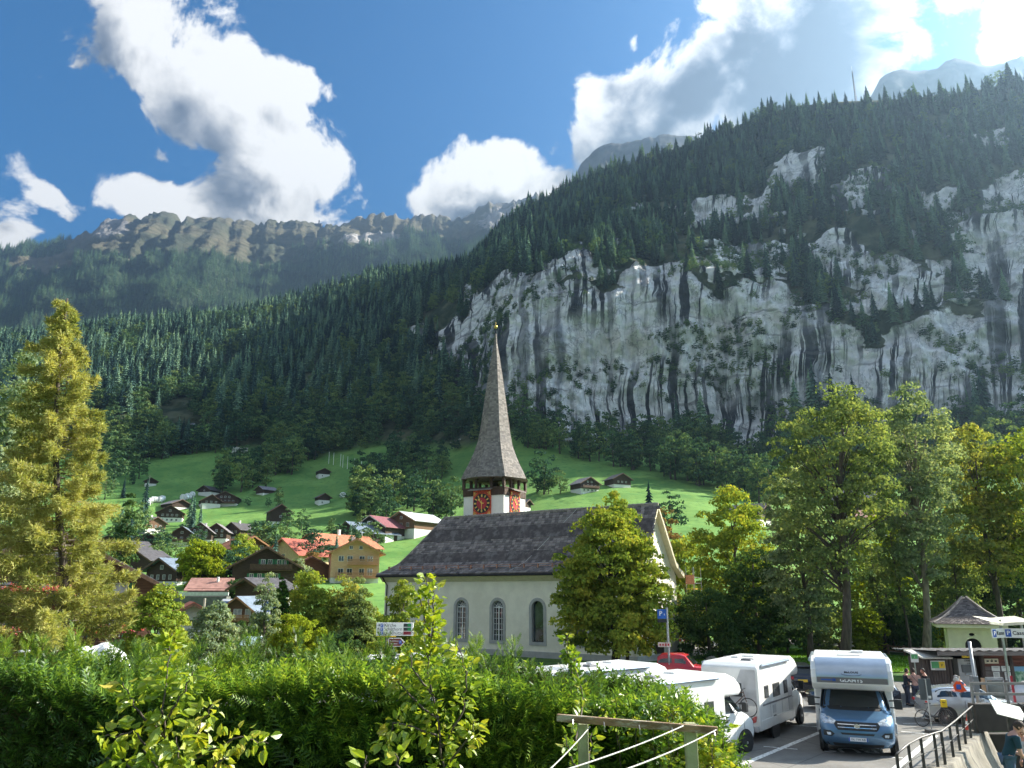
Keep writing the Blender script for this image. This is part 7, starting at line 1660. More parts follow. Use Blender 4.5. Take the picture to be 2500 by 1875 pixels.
# bicycles
def bicycle(label, loc, rot, col=(.05, .05, .06), sc_=1.0, group=None):
    th = thing('bicycle', label, 'bicycle', loc, 0, group); th.rotation_euler = rot; th.scale = (sc_,) * 3
    fm = mat('bike_paint_%d' % int(col[0] * 100), col, .35, .3, coat=.4)
    for x in (-.52, .52):
        mb = MB(); n_ = 28; mb.tube([(x + .33 * math.cos(2 * math.pi * k / n_), 0, .34 + .33 * math.sin(2 * math.pi * k / n_)) for k in range(n_ + 1)], .019, 5, False); wo_ = mb.build('wheel', TYRE, th)
        mb = MB()
        for k in range(12): a = math.pi * k / 12; mb.bar((x - .31 * math.cos(a), 0, .34 - .31 * math.sin(a)), (x + .31 * math.cos(a), 0, .34 + .31 * math.sin(a)), .004)
        mb.lathe([(.03, -.04), (.03, .04)], (x, 0, .34), 8, 'y'); mb.build('spokes', RIM, wo_)
    mb = MB()
    for a, b in (((-.52, 0, .34), (-.12, 0, .30)), ((-.52, 0, .34), (-.22, 0, .82)), ((-.12, 0, .30), (-.24, 0, .88)), ((-.22, 0, .82), (.36, 0, .86)), ((-.12, 0, .30), (.38, 0, .76)), ((.52, 0, .34), (.34, 0, .95))): mb.tube([a, b], .017, 6)
    mb.build('frame', fm, th)
    mb = MB(); mb.tube([(.36, -.28, 1.0), (.34, 0, .97), (.36, .28, 1.0)], .013, 5); mb.build('handlebar', BLK_P, th)
    mb = MB(); mb.box((-.25, 0, .92), (.24, .12, .05)); mb.build('saddle', BLK_P, th, bevel=.015)
    mb = MB(); mb.lathe([(.09, -.01), (.09, .01)], (-.12, -.04, .30), 14, 'y'); mb.bar((-.12, -.08, .30), (-.02, -.08, .18), .02); mb.build('crank', RIM, th)
    return th
fw = Vector((math.cos(R(54)), math.sin(R(54)), 0)); lf = Vector((-fw.y, fw.x, 0))
q = Vector((10.6, 35.0, .95)) - fw * 3.85 - lf * .28; bicycle('bicycle with copper rims hanging on the back of the white motorhome', q, (0, 0, R(54 - 90)), (.10, .05, .03), 1.0)
q = gp(1555, 1640); bicycle('first bicycle leaning by the church wall under the linden', (7.2, 44.0, 0.03), (R(6), 0, R(12)), (.3, .3, .3), group=None)
bicycle('second bicycle by the linden trunk, front wheel raised', (5.6, 44.6, 0.03), (R(-5), 0, R(170)), (.25, .02, .02))
q = gp(2222, 1772); bicycle('bicycle with yellow pump box standing behind the overcab motorhome', (17.9, 35.2, .03), (R(5), 0, R(5)), (.05, .05, .06))
mb = MB(); mb.box((0, 0, .0), (.22, .14, .3)); mb.box((0, -.075, .03), (.1, .01, .12)); tag(mb.build('pump_box', mat('yellow_box', (.75, .52, .02), .5), None, (18.35, 35.1, .95), bevel=.015), 'small bright yellow box on the bicycle rack beside the silver hatchback', 'box')
mb = MB(); mb.lathe([(.16, 0), (.15, .03), (.06, .45), (.03, .62), (.02, .63)], (0, 0, 0), 14); cn = tag(mb.build('traffic_cone', mat('cone_red', (.6, .06, .03), .6), None, (18.9, 34.4, .03)), 'red and white traffic cone before the silver hatchback', 'cone')
mb = MB(); mb.lathe([(.125, .2), (.098, .34)], (0, 0, 0), 14); mb.build('white_band', WHITEP, cn)

# ------------------------------------------------------------------ kiosk and chapel at the right
KY = 43.0
def K(px, py, Y=KY): return at(px, py, Y)
WD = mat('kiosk_wood', (.10, .075, .065), .85, var=.35, vs=2.5, stretch=(6, 6, .6), bump=.4); WR = mat('kiosk_red_log', (.20, .075, .055), .8, var=.35, vs=3, stretch=(.6, .6, 8), bump=.4); GREYW = mat('grey_board', (.20, .17, .16), .85, var=.2, vs=3, stretch=(.5, .5, 6), bump=.3)
kx0 = K(2312, 1600).x; kx1 = kx0 + 9; kzt = K(2400, 1590).z
ki = thing('kiosk', 'dark wooden kiosk with corrugated roof and notice boards', 'kiosk', (kx0, KY, 0))
def kb(name, px0, py0, px1, py1, mt, y=-.05, d=.05, parent=None, bevel=0):
    a = K(px0, py0); b = K(px1, py1); mb = MB(); mb.box(((a.x + b.x) / 2 - kx0, y, (a.z + b.z) / 2), (abs(b.x - a.x), d, abs(a.z - b.z))); return mb.build(name, mt, parent or ki, bevel=bevel)
xo = K(2342, 1600).x - kx0; xo2 = K(2398, 1600).x - kx0
mb = MB(); mb.box((xo2 / 2, 1.6, kzt / 2), (xo2, .1, kzt)); mb.build('recess_wall', mat('recess_shade', (.01, .01, .012), .9), ki)  # black sheet, shade of the kiosk opening painted in
bz = kzt; nlog = 13
for i in range(nlog):
    z0 = i * bz / nlog; mt = WR if z0 > bz * .66 else GREYW
    mb = MB(); mb.box(((xo2 + 9) / 2, .02 + .015 * (i % 2), z0 + bz / nlog / 2), (9 - xo2, .16, bz / nlog - .015)); mb.build('board', mt, ki, bevel=.01)
mb = MB(); mb.box((4.5, 3.5, kzt / 2 - .1), (8.95, .1, kzt - .3)); mb.build('rear_wall', WD, ki)
for px_ in (2313, 2392, 2462):
    x = K(px_, 1600).x - kx0; mb = MB(); mb.bar((x, -.1, 0), (x, -.1, kzt), .16); mb.build('post', WD, ki)
V = []; fs = []; nn_ = 110
for i in range(nn_ + 1):
    x = -1.1 + 10.6 * i / nn_; z = .035 * math.sin(i * 1.14 * 1.0)
    V += [(x, -1.0, kzt + .10 + z), (x, 3.8, kzt - .12 + z)]
for i in range(nn_): fs.append((2 * i, 2 * i + 2, 2 * i + 3, 2 * i + 1))
mb = MB(); mb.add(V, fs); ro_ = mb.build('roof', mat('corrugated_grey', (.17, .16, .155), .6, var=.25, vs=3), ki, smooth=True)
mb = MB(); mb.box((4.2, -.95, kzt - .04), (10.4, .05, .2)); mb.build('fascia', GREYW, ki)
# ticket machine
a = K(2362, 1640); tm = thing('ticket_machine', 'tall grey parking ticket machine in the kiosk opening', 'ticket machine', (a.x, KY - .1, 0))
mb = MB(); mb.box((0, .3, K(2362, 1608).z / 2), (.95, .5, K(2362, 1608).z)); b_ = mb.build('cabinet', mat('machine_grey', (.42, .42, .42), .5, .2), tm, bevel=.02)
mb = MB(); mb.box((0, .03, K(2362, 1632).z), (.62, .04, .38)); mb.build('screen_panel', mat('machine_dark', (.12, .13, .14), .4), tm, bevel=.01)
mb = MB(); mb.box((.02, .0, K(2362, 1645).z), (.34, .04, .12)); mb.build('screen', mat('screen_grey', (.3, .34, .36), .2), tm)
mb = MB()
for i in range(3):
    for j in range(4): mb.box((-.1 + i * .08, .0, .62 + j * .08), (.05, .03, .05))
mb.build('keypad', RIM, tm)
text_mesh('KASSE', .12, INK, 'lettering', tm, (.05, .04, K(2362, 1613).z), (R(90), 0, 0)); text_mesh('P+R', .1, INK, 'lettering', tm, (.1, .04, K(2362, 1620).z), (R(90), 0, 0))
YEL = mat('sign_yellow', (.85, .58, .03), .5); GRN = mat('sign_green', (.10, .38, .14), .5); SIGW = mat('sign_white', (.78, .78, .74), .5, var=.04)
def sign_panel(name, label, px0, py0, px1, py1, mt, Y=KY - .15, cat='sign', d=.04):
    a = K(px0, py0, Y); b = K(px1, py1, Y); c_ = Vector(((a.x + b.x) / 2, Y, (a.z + b.z) / 2)); th = thing(name, label, cat, c_); w_, h_ = abs(b.x - a.x), abs(a.z - b.z)
    mb = MB(); mb.box((0, 0, 0), (w_, d, h_)); mb.build('panel', mt, th, bevel=.005); return th, w_, h_
s_, w_, h_ = sign_panel('yellow_sign', 'small yellow sign above the ticket machine', 2347, 1594, 2368, 1606, YEL, KY - .25); text_mesh('P', h_ * .7, INK, 'lettering', s_, (-w_ * .2, -.025, 0), (R(90), 0, 0)); q_ = MB(); q_.box((w_ * .22, -.025, 0), (w_ * .3, .01, h_ * .4)); q_.build('car_symbol', INK, s_)
s_, w_, h_ = sign_panel('pictogram_sign', 'cream sign with three black pictograms on the kiosk wall', 2403, 1608, 2438, 1620, mat('cream_sign', (.72, .64, .48), .6), KY - .12)
for k in (-1, 0, 1): q_ = MB(); q_.box((k * w_ * .3, -.025, 0), (w_ * .16, .01, h_ * .3)); q_.box((k * w_ * .3 + .02, -.025, h_ * (.22 - .2 * abs(k))), (w_ * .06, .012, h_ * .3)); q_.build('pictogram', INK, s_)
s_, w_, h_ = sign_panel('picture_board', 'green and yellow picture sign on the slatted booth', 2271, 1613, 2309, 1636, SIGW, KY - .35)
q_ = MB(); q_.box((-w_ * .2, -.025, h_ * .06), (w_ * .52, .01, h_ * .7)); q_.build('green_field', GRN, s_); q_ = MB(); q_.box((w_ * .27, -.025, h_ * .06), (w_ * .40, .01, h_ * .7)); q_.build('yellow_field', YEL, s_); text_mesh('P', h_ * .42, INK, 'lettering', s_, (w_ * .27, -.035, 0), (R(90), 0, 0)); q_ = MB(); q_.box((w_ * .1, -.026, -h_ * .38), (w_ * .7, .008, h_ * .05)); q_.build('text_line', INK, s_)
# slatted booth left of the kiosk
a = K(2250, 1600, KY - .2); bo = thing('slatted_booth', 'narrow grey brown booth of upright boards left of the kiosk', 'booth', (a.x, KY - .2, 0)); bw = K(2312, 1600, KY - .2).x - a.x; bh = K(2280, 1606, KY - .2).z
for i in range(9): mb = MB(); mb.box(((i + .5) * bw / 9, 0, bh / 2), (bw / 9 - .018, .05, bh)); mb.build('board', WD, bo)
mb = MB(); mb.box((bw / 2, .8, bh / 2 - .01), (bw - .06, 1.5, bh - .05)); mb.build('inner_wall', WD, bo)
mb = MB(); mb.add([(-.15, -.35, bh + .05), (bw + .1, -.35, bh + .05), (bw + .1, 1.6, bh + .3), (-.15, 1.6, bh + .3), (-.15, -.35, bh - .03), (bw + .1, -.35, bh - .03), (bw + .1, 1.6, bh + .2), (-.15, 1.6, bh + .2)], [(0, 1, 2, 3), (7, 6, 5, 4), (0, 4, 5, 1), (1, 5, 6, 2), (2, 6, 7, 3), (3, 7, 4, 0)]); mb.build('roof', mat('pale_roof_sheet', (.55, .52, .46), .6), bo)
# notices and panorama
for i, (x0, y0, x1, y1, lb) in enumerate([(2420, 1626, 2442, 1639, 'upper left white notice on the kiosk board'), (2444, 1626, 2467, 1639, 'upper right white notice on the kiosk board'), (2424, 1641, 2443, 1661, 'lower left white notice, text filled, on the kiosk board'), (2452, 1641, 2470, 1661, 'lower right white notice, text filled, on the kiosk board')]):
    s_, w_, h_ = sign_panel('notice', lb, x0, y0, x1, y1, SIGW, KY - .14, 'notice', .02); q_ = MB()
    for k in range(5 if i > 1 else 2): q_.box((-.0, -.014, h_ * (.32 - .15 * k)), (w_ * (.7 - .1 * (k % 2)), .004, h_ * .035))
    q_.build('text_line', INK, s_)
m, t, out = newmat('panorama_print'); p = t.n('ShaderNodeBsdfPrincipled'); t.lk(p.outputs[0], out.inputs[0]); tcn = t.n('ShaderNodeTexCoord'); nz = t.n('ShaderNodeTexNoise'); nz.inputs['Scale'].default_value = 5; nz.inputs['Detail'].default_value = 6; t.lk(tcn.outputs['Object'], nz.inputs['Vector'])
sp = t.n('ShaderNodeSeparateXYZ'); t.lk(tcn.outputs['Object'], sp.inputs[0]); land = t.mix(t.smooth(nz.outputs[0], .4, .6), (.08, .25, .14), (.45, .60, .45)); t.lk(t.mix(t.smooth(t.math('ADD', sp.outputs[2], t.math('MULTIPLY', nz.outputs[0], .25)), .22, .34), land, (.22, .45, .68)), p.inputs['Base Color']); p.inputs['Roughness'].default_value = .3
s_, w_, h_ = sign_panel('panorama_board', 'blue and green mountain panorama board on the kiosk wall', 2470, 1627, 2515, 1666, m, KY - .14, 'board')
s_, w_, h_ = sign_panel('green_sign', 'small green sign on a pole above the waiting people', 2222, 1595, 2243, 1617, SIGW, 42.5)
q_ = MB(); q_.box((0, -.025, .06), (w_ * .86, .01, h_ * .5)); q_.build('green_field', GRN, s_); text_mesh('i', h_ * .35, LETW, 'lettering', s_, (0, -.035, .05), (R(90), 0, 0)); q_ = MB(); q_.bar((0, .05, -h_ / 2), (0, .05, -2.0), .05); q_.build('pole', RIM, s_)
# chapel
CY = 54.0; PY_ = mat('chapel_plaster', (.66, .70, .42), .85, var=.06, vs=2, bump=.2)
a = K(2321, 1600, CY); b = K(2424, 1600, CY); ze_ = K(2370, 1530, CY).z; zt_ = K(2370, 1459, CY).z; cw_ = b.x - a.x
chp = thing('chapel', 'small pale green yellow chapel with steep dark pyramid roof', 'chapel', (a.x, CY, 0), R(-24))
wall_holes('wall', [(0, 0), (cw_, 0), (cw_, ze_), (0, ze_)], [arch_loop(cw_ * .5, 1.2, K(2370, 1557, CY).z, cw_ * .34, 10), [(cw_ * .5 + .17 * math.cos(k * math.pi / 5), K(2370, 1548, CY).z + .10 * math.sin(k * math.pi / 5)) for k in range(10)]], [PY_], chp, .3)
mb = MB(); mb.box((cw_ / 2, .32, ze_ / 2 - .05), (cw_ - .1, .04, ze_ - .15)); mb.build('inner_wall', MATS['interior_shade'], chp)  # near-black sheet behind the arch, chapel darkness put into colour
mb = MB(); mb.box((.1, cw_ / 2 + .2, ze_ / 2), (.195, cw_ - .4, ze_ - .01)); mb.box((cw_ - .1, cw_ / 2 + .2, ze_ / 2), (.195, cw_ - .4, ze_ - .01)); mb.box((cw_ / 2, cw_ - .1, ze_ / 2), (cw_ - .4, .2, ze_ - .02)); mb.build('side_wall', PY_, chp)
q_ = MB(); lo = arch_loop(cw_ * .5, 1.2, K(2370, 1557, CY).z + .1, cw_ * .34 + .25, 10); li = arch_loop(cw_ * .5, 1.2, K(2370, 1557, CY).z, cw_ * .34, 10); n_ = len(lo); q_.add([(x, -.05, z) for x, z in lo] + [(x, -.05, z) for x, z in li] + [(x, 0, z) for x, z in lo], [(i, (i + 1) % n_, n_ + (i + 1) % n_, n_ + i) for i in range(n_)] + [(i, 2 * n_ + i, 2 * n_ + (i + 1) % n_, (i + 1) % n_) for i in range(n_)]); q_.build('arch_moulding', PY_, chp)
q_ = MB(); q_.box((cw_ / 2, cw_ / 2, ze_ + .08), (cw_ + 1.3, cw_ + 1.3, .22)); q_.build('cornice', PY_, chp)
rp = [(1.0, 0), (.72, .20), (.47, .45), (.27, .70), (.12, .90), (.05, 1.0)]; hwp = cw_ / 2 + .78; V = []; fs = []
for r_, f in rp:
    for sx, sy in ((-1, -1), (1, -1), (1, 1), (-1, 1)): V.append((cw_ / 2 + sx * hwp * r_, cw_ / 2 + sy * hwp * r_, ze_ + .2 + (zt_ - ze_ - .2) * f))
for i in range(len(rp) - 1):
    for k in range(4): fs.append((i * 4 + k, i * 4 + (k + 1) % 4, (i + 1) * 4 + (k + 1) % 4, (i + 1) * 4 + k))
fs += [(3, 2, 1, 0), tuple(range(len(V) - 4, len(V)))]
q_ = MB(); q_.add(V, fs); cro = q_.build('roof', ROOFT, chp)
V = []; Q = []
for i in range(20):
    f0, f1 = i / 20, min(1, (i + 1.2) / 20); R0 = hwp * float(np.interp(f0, [b for a, b in rp], [a for a, b in rp])); R1 = hwp * float(np.interp(f1, [b for a, b in rp], [a for a, b in rp])); z0 = ze_ + .2 + (zt_ - ze_ - .2) * f0; z1 = ze_ + .2 + (zt_ - ze_ - .2) * f1
    for sd_ in range(4):
        M_ = Matrix.Rotation(sd_ * math.pi / 2, 3, 'Z'); n_ = max(1, int(2 * R0 / .22))
        for k in range(n_):
            u0, u1 = -1 + 2 * k / n_ + .01, -1 + 2 * (k + 1) / n_ - .01; b_i = len(V); j_ = random.uniform(0, .02)
            for p_ in ((u0 * R0, -R0 - .02, z0 + .03 + j_), (u1 * R0, -R0 - .02, z0 + .03 + j_), (u1 * R1, -R1, z1 + .01), (u0 * R1, -R1, z1 + .01)): v_ = M_ @ Vector(p_); V.append((v_.x + cw_ / 2, v_.y + cw_ / 2, v_.z))
            Q.append((b_i, b_i + 1, b_i + 2, b_i + 3))
tag(link('tiles', np_mesh('tiles', V, Q, [MATS['tile']]), cro), kind='stuff')
q_ = MB()
for sx, sy in ((-1, -1), (1, -1), (1, 1), (-1, 1)):
    for i in range(len(rp) - 1):
        q_.tube([(cw_ / 2 + sx * hwp * rp[i][0], cw_ / 2 + sy * hwp * rp[i][0], ze_ + .26 + (zt_ - ze_ - .2) * rp[i][1]), (cw_ / 2 + sx * hwp * rp[i + 1][0], cw_ / 2 + sy * hwp * rp[i + 1][0], ze_ + .26 + (zt_ - ze_ - .2) * rp[i + 1][1])], [.08, .07], 5)
q_.build('hip_ridge', MATS['ridge_tile'], cro)
# cash desk sign
SY = 38.5; a = K(2424, 1555, SY); cs = thing('cash_desk_sign', 'white two-sided parking cash desk sign with angled white canopy', 'sign', (a.x, SY, 0))
def L_(px, py): q = K(px, py, SY); return q.x - a.x, q.z
x0, zt1 = L_(2420, 1535); x1, zb1 = L_(2468, 1558); x2, _ = L_(2520, 1535)
mb = MB(); mb.add([(x0 - .15, -.2, zt1 + .35), (x1, .35, zt1 + .25), (x2, -.2, zt1 + .35), (x2, 1.2, zt1 + .55), (x1, 1.4, zt1 + .45), (x0 - .15, 1.2, zt1 + .55), (x0 - .15, -.2, zt1 + .22), (x1, .35, zt1 + .12), (x2, -.2, zt1 + .22)], [(0, 1, 4, 5), (1, 2, 3, 4), (0, 6, 7, 1), (1, 7, 8, 2)]); mb.build('canopy', mat('canopy_white', (.75, .70, .55), .6), cs)
for (xa, ya, xb, yb, nm) in ((x0, .0, x1, .45, 'left'), (x1, .45, x2, .0, 'right')):
    an_ = math.atan2(yb - ya, xb - xa); Lp = math.hypot(xb - xa, yb - ya) - .02; e_ = bpy.data.objects.new('face', None)
    mb = MB(); mb.box((Lp / 2, 0, (zt1 + zb1) / 2), (Lp, .05, zt1 - zb1)); pn = mb.build('sign_panel', SIGW, cs, (xa, ya, 0), (0, 0, an_))
    mb = MB(); mb.box((.16, -.03, (zt1 + zb1) / 2), (.24, .01, .34)); mb.build('blue_square', INKB, pn); text_mesh('P', .27, LETW, 'lettering', pn, (.16, -.042, (zt1 + zb1) / 2), (R(90), 0, 0), bold=.006)
    text_mesh('Kasse' if nm == 'left' else 'Cassa', .25, INK, 'lettering', pn, (.62, -.032, (zt1 + zb1) / 2), (R(90), 0, 0), bold=.003)
for x in (x1 - .02, x2 - .1): mb = MB(); mb.bar((x, .62, 0), (x, .62, zt1 + .4), .09); mb.build('post', RIM, cs)
# poles and sign posts in front
GAL = mat('galvanised_steel', (.42, .43, .44), .45, .7, var=.1)
b0 = gp(2397, 1778); ps = thing('sign_pole', 'tall galvanised pole with a grey box at the end of the railing', 'pole', b0); ht = K(2363, 1566, b0.y).z
mb = MB(); mb.tube([(0, 0, 0), (0, 0, ht)], .065, 12); mb.build('shaft', GAL, ps, smooth=True)
zc = K(2375, 1672, b0.y).z; mb = MB(); mb.box((-.02, .02, zc), (.24, .3, .72)); mb.build('control_box', mat('grey_box', (.20, .21, .22), .6), ps, bevel=.02)
b0 = gp(2276, 1790); ps = thing('temporary_sign', 'dark backed sign board on a thin pole in a block foot', 'sign', b0)
mb = MB(); mb.box((0, 0, .07), (.46, .3, .14)); mb.build('foot', mat('rubber_foot', (.07, .07, .07), .9), ps, bevel=.02)
mb = MB(); mb.tube([(0, 0, .1), (0, 0, K(2262, 1658, b0.y).z)], .024, 8); mb.build('pole', GAL, ps)
zc = (K(2258, 1660, b0.y).z + K(2258, 1706, b0.y).z) / 2; mb = MB(); mb.box((-.03, .04, zc), (.5, .03, .82)); mb.build('panel', mat('panel_back', (.07, .08, .09), .5), ps, bevel=.01)
mb = MB(); mb.box((.1, .02, zc - .3), (.12, .015, .1)); mb.build('sticker', LETW, ps)
b0 = gp(2487, 1768); ps = thing('red_post', 'thin red post before the notice boards', 'post', (b0.x, b0.y, 0)); mb = MB(); mb.bar((0, 0, 0), (0, 0, K(2480, 1650, b0.y).z), .09, .05); mb.build('shaft', mat('post_red', (.45, .03, .05), .5), ps)
# barrier, table boards by the kiosk
q = K(2410, 1690, 40.2); mb = MB(); mb.box((0, 0, .75), (.5, .04, 1.35), (R(-4), R(6), 0)); tag(mb.build('leaning_board', mat('tan_board', (.55, .38, .24), .8, var=.15, vs=4), None, (q.x, q.y, 0)), 'tan wooden board leaning upright before the kiosk door', 'board')
q = K(2432, 1690, 40.0); gb = thing('glass_barrier', 'grey framed glass barrier panel right of the tan board', 'barrier', (q.x, q.y, 0))
mb = MB()
for x in (-.42, .42): mb.bar((x, 0, 0), (x, 0, 1.45), .06)
mb.bar((-.42, 0, 1.42), (.42, 0, 1.42), .06, .14); mb.build('frame', GAL, gb); mb = MB(); mb.box((0, 0, .85), (.78, .02, .95)); mb.build('panel', mat('grey_glass', (.14, .17, .16), .15, spec=.8), gb)
ORG = mat('orange_cloth', (.85, .10, .02), .7, var=.1)
q = K(2347, 1690, 35.9); os_ = thing('safety_sign', 'orange triangular folding sign with blue square on the bonnet side', 'sign', (q.x, q.y, 0))
z0, z1 = K(2347, 1697, q.y).z, K(2347, 1663, q.y).z; mb = MB(); mb.add([(-.32, 0, (z0 + z1) / 2 + .1), (-.15, 0, z1), (.02, 0, z1 - .02), (.36, .02, z0), (-.25, 0, z0 + .18)], [(0, 1, 2, 3, 4)]); o = mb.build('cloth', ORG, os_); so = o.modifiers.new('t', 'SOLIDIFY'); so.thickness = .02
mb = MB(); mb.box((-.1, -.03, (z0 + z1) / 2 + .05), (.2, .01, .2)); mb.build('blue_square', INKB, os_); mb = MB(); mb.bar((0, .05, 0), (0, .05, z1), .03); mb.build('stand', GAL, os_)

# ------------------------------------------------------------------ railing and retaining wall
IRON = mat('old_iron', (.06, .06, .055), .6, .5, var=.3, vs=8); WALLC = mat('retaining_concrete', (.21, .19, .15), .92, var=.25, vs=1.5, bump=.7, bs=7, col2=(.07, .065, .055), c2s=1.6, stretch=(1, 1, .35))
rp_ = [(2200, 1935), (2228, 1905), (2258, 1885), (2290, 1872), (2308, 1866), (2328, 1848), (2344, 1832), (2358, 1816), (2371, 1802), (2382, 1790), (2392, 1780)]
rpts = [gp(x, y, .18) for x, y in rp_]
rl = thing('railing', 'old dark iron railing along the retaining wall', 'railing', rpts[0])
for q in rpts: mb = MB(); v_ = q - rpts[0]; mb.bar(v_, v_ + Vector((0, 0, .98)), .075, .05); mb.build('post', IRON, rl)
for h_ in (.98, .52): mb = MB(); mb.tube([q - rpts[0] + Vector((0, 0, h_)) for q in rpts], .03 if h_ > .9 else .018, 7, True); mb.build('rail', IRON if h_ < .9 else mat('worn_rail', (.14, .13, .12), .5, .5, var=.3, vs=8), rl, smooth=True)
V = []; prof_w = [(-.35, -.05), (-.35, .18), (.18, .18), (.24, -.1), (.55, -.9), (1.0, -1.6), (1.5, -2.3), (2.3, -3.0), (3.6, -3.4), (6.5, -3.7)]; dl = []
ext = [rpts[0] + (rpts[0] - rpts[1]) * 3] + rpts + [rpts[-1] + (rpts[-1] - rpts[-2]) * .4]
fine = []
for i in range(len(ext) - 1):
    for k in range(6): fine.append(ext[i].lerp(ext[i + 1], k / 6))
fine.append(ext[-1])
for i, q in enumerate(fine):
    d = (fine[min(i + 1, len(fine) - 1)] - fine[max(i - 1, 0)]).normalized(); n_ = Vector((d.y, -d.x, 0))
    for k, (o_, z_) in enumerate(prof_w):
        w_ = .08 * math.sin(i * .9 + k) * (k > 3) + random.uniform(-.03, .03) * (k > 2)
        v_ = q + n_ * (o_ + w_); V.append((v_.x, v_.y, z_ + (random.uniform(-.02, .02) if k > 1 else 0)))
np_ = len(prof_w); fs = [(i * np_ + k, i * np_ + k + 1, (i + 1) * np_ + k + 1, (i + 1) * np_ + k) for i in range(len(fine) - 1) for k in range(np_ - 1)]
mb = MB(); mb.add(V, fs); rw = mb.build('retaining_wall', WALLC, None, smooth=True, fix=False); tag(rw, 'rough sloping concrete wall below the iron railing', 'wall')
q = K(2450, 1757, 33); mb = MB(); mb.box((0, 0, 0), (4.2, .5, 1.0)); tag(mb.build('dark_beam', mat('culvert_dark', (.05, .045, .04), .9), None, (q.x + .9, 33.0, q.z + .1)), 'dark concrete edge beam above the stream opening', 'beam')
mb = MB(); mb.box((0, 0, -3.2), (22, .5, 6.0)); tag(mb.build('culvert_wall', MATS['culvert_dark'], None, (30.6, 35.0, .0)), 'dark wall standing for the shaded stream opening below the kiosk forecourt', 'wall')  # added dark face, shade of the opening is in its colour
mb = MB(); mb.bar((-2.0, 0, .75), (2.2, 0, .75), .05, .1); mb.bar((-2.0, 0, .35), (2.2, 0, .35), .05, .1)
for x in (-2, -.6, .8, 2.2): mb.bar((x, 0, 0), (x, 0, .8), .08)
tag(mb.build('bridge_rail', mat('grey_rail', (.25, .24, .23), .7), None, (q.x + .9, 33.0, q.z + .6)), 'grey plank rail over the stream opening behind the man in blue', 'railing')
# tilted map lectern
q = K(2462, 1735, 29.5); ml = thing('map_board', 'tilted white map board with pink and green print near the right edge', 'board', q)
mb = MB(); mb.box((0, 0, 0), (1.1, .7, .03)); o = mb.build('panel', mat('map_print_ground', (.26, .29, .27), .6, var=.2, vs=6, col2=(.16, .28, .20), c2s=5), ml, None, (R(38), R(14), 0)); 
for (x, y, a, b, c_) in ((-.3, .1, .3, .3, (.2, .4, .3)), (.1, -.1, .22, .35, (.5, .06, .12)), (.4, .15, .2, .2, (.1, .12, .12))): mb = MB(); mb.box((x, y, .018), (a, b, .004)); mb.build('print', mat('print_%d' % int(c_[1] * 100), c_, .5, var=.4, vs=12), o)
mb = MB(); mb.bar((0, .1, 0), (0, .1, -2.5), .09); mb.build('post', IRON, ml)
for i, (px_, py_, lb) in enumerate([(2496, 1790, 'dark motorbike front wheel cut by the right edge under the map board')]):
    q = K(px_, py_, 24); mw = thing('motorbike', 'part of a dark motorbike standing under the map board', 'motorbike', (q.x, q.y, q.z - .32)); wheel(mw, 0, 0, .32, .14); wheel(mw, 1.35, 0, .32, .16)
    mb = MB(); mb.tube([(0, 0, .34), (.25, 0, .95), (.5, 0, .85), (1.1, 0, .8), (1.35, 0, .4)], .05, 6); mb.box((.62, 0, .5), (.5, .3, .4)); mb.build('frame', BLK_P, mw); mb = MB(); mb.box((.55, 0, .92), (.5, .26, .22)); mb.build('fuel_tank', NAVY, mw, bevel=.06); mb = MB(); mb.box((1.05, 0, .92), (.6, .24, .1)); mb.build('seat', BLK_P, mw, bevel=.03); mb = MB(); mb.tube([(.22, -.35, 1.08), (.25, 0, 1.0), (.22, .35, 1.08)], .018, 6); mb.build('handlebar', BLK_P, mw)
sheet('stream_path_ground', [(9.5, 15), (40, 15), (40, 36), (19.6, 36), (15.6, 29), (12.5, 24)], -3.75, mat('stream_bed', (.14, .13, .10), .9, var=.3, vs=1, bump=.4), 'shaded lower ground below the retaining wall')
mb = MB(); mb.box((0, 0, 0), (6, 5, .3)); tag(mb.build('raised_pavement', CONC, None, (14.6, 17.6, .95)), 'concrete pavement the man in blue stands on', kind='structure')
mb = MB(); mb.box((0, 0, -.95), (5.6, 4.6, 1.6)); tag(mb.build('pavement_base_wall', CONC, None, (14.6, 17.6, .95)), 'concrete base under the pavement', kind='structure')
tb = thing('cafe_table', 'white round edged table in front of the man in blue', 'table', (13.55, 17.9, 1.1)); mb = MB(); mb.box((0, 0, .72), (.7, .6, .04)); mb.build('table_top', WHITEP, tb, bevel=.02); mb = MB(); mb.tube([(0, 0, 0), (0, 0, .7)], .04, 8); mb.lathe([(.22, 0), (.2, .03)], (0, 0, 0), 14); mb.build('leg', GAL, tb)

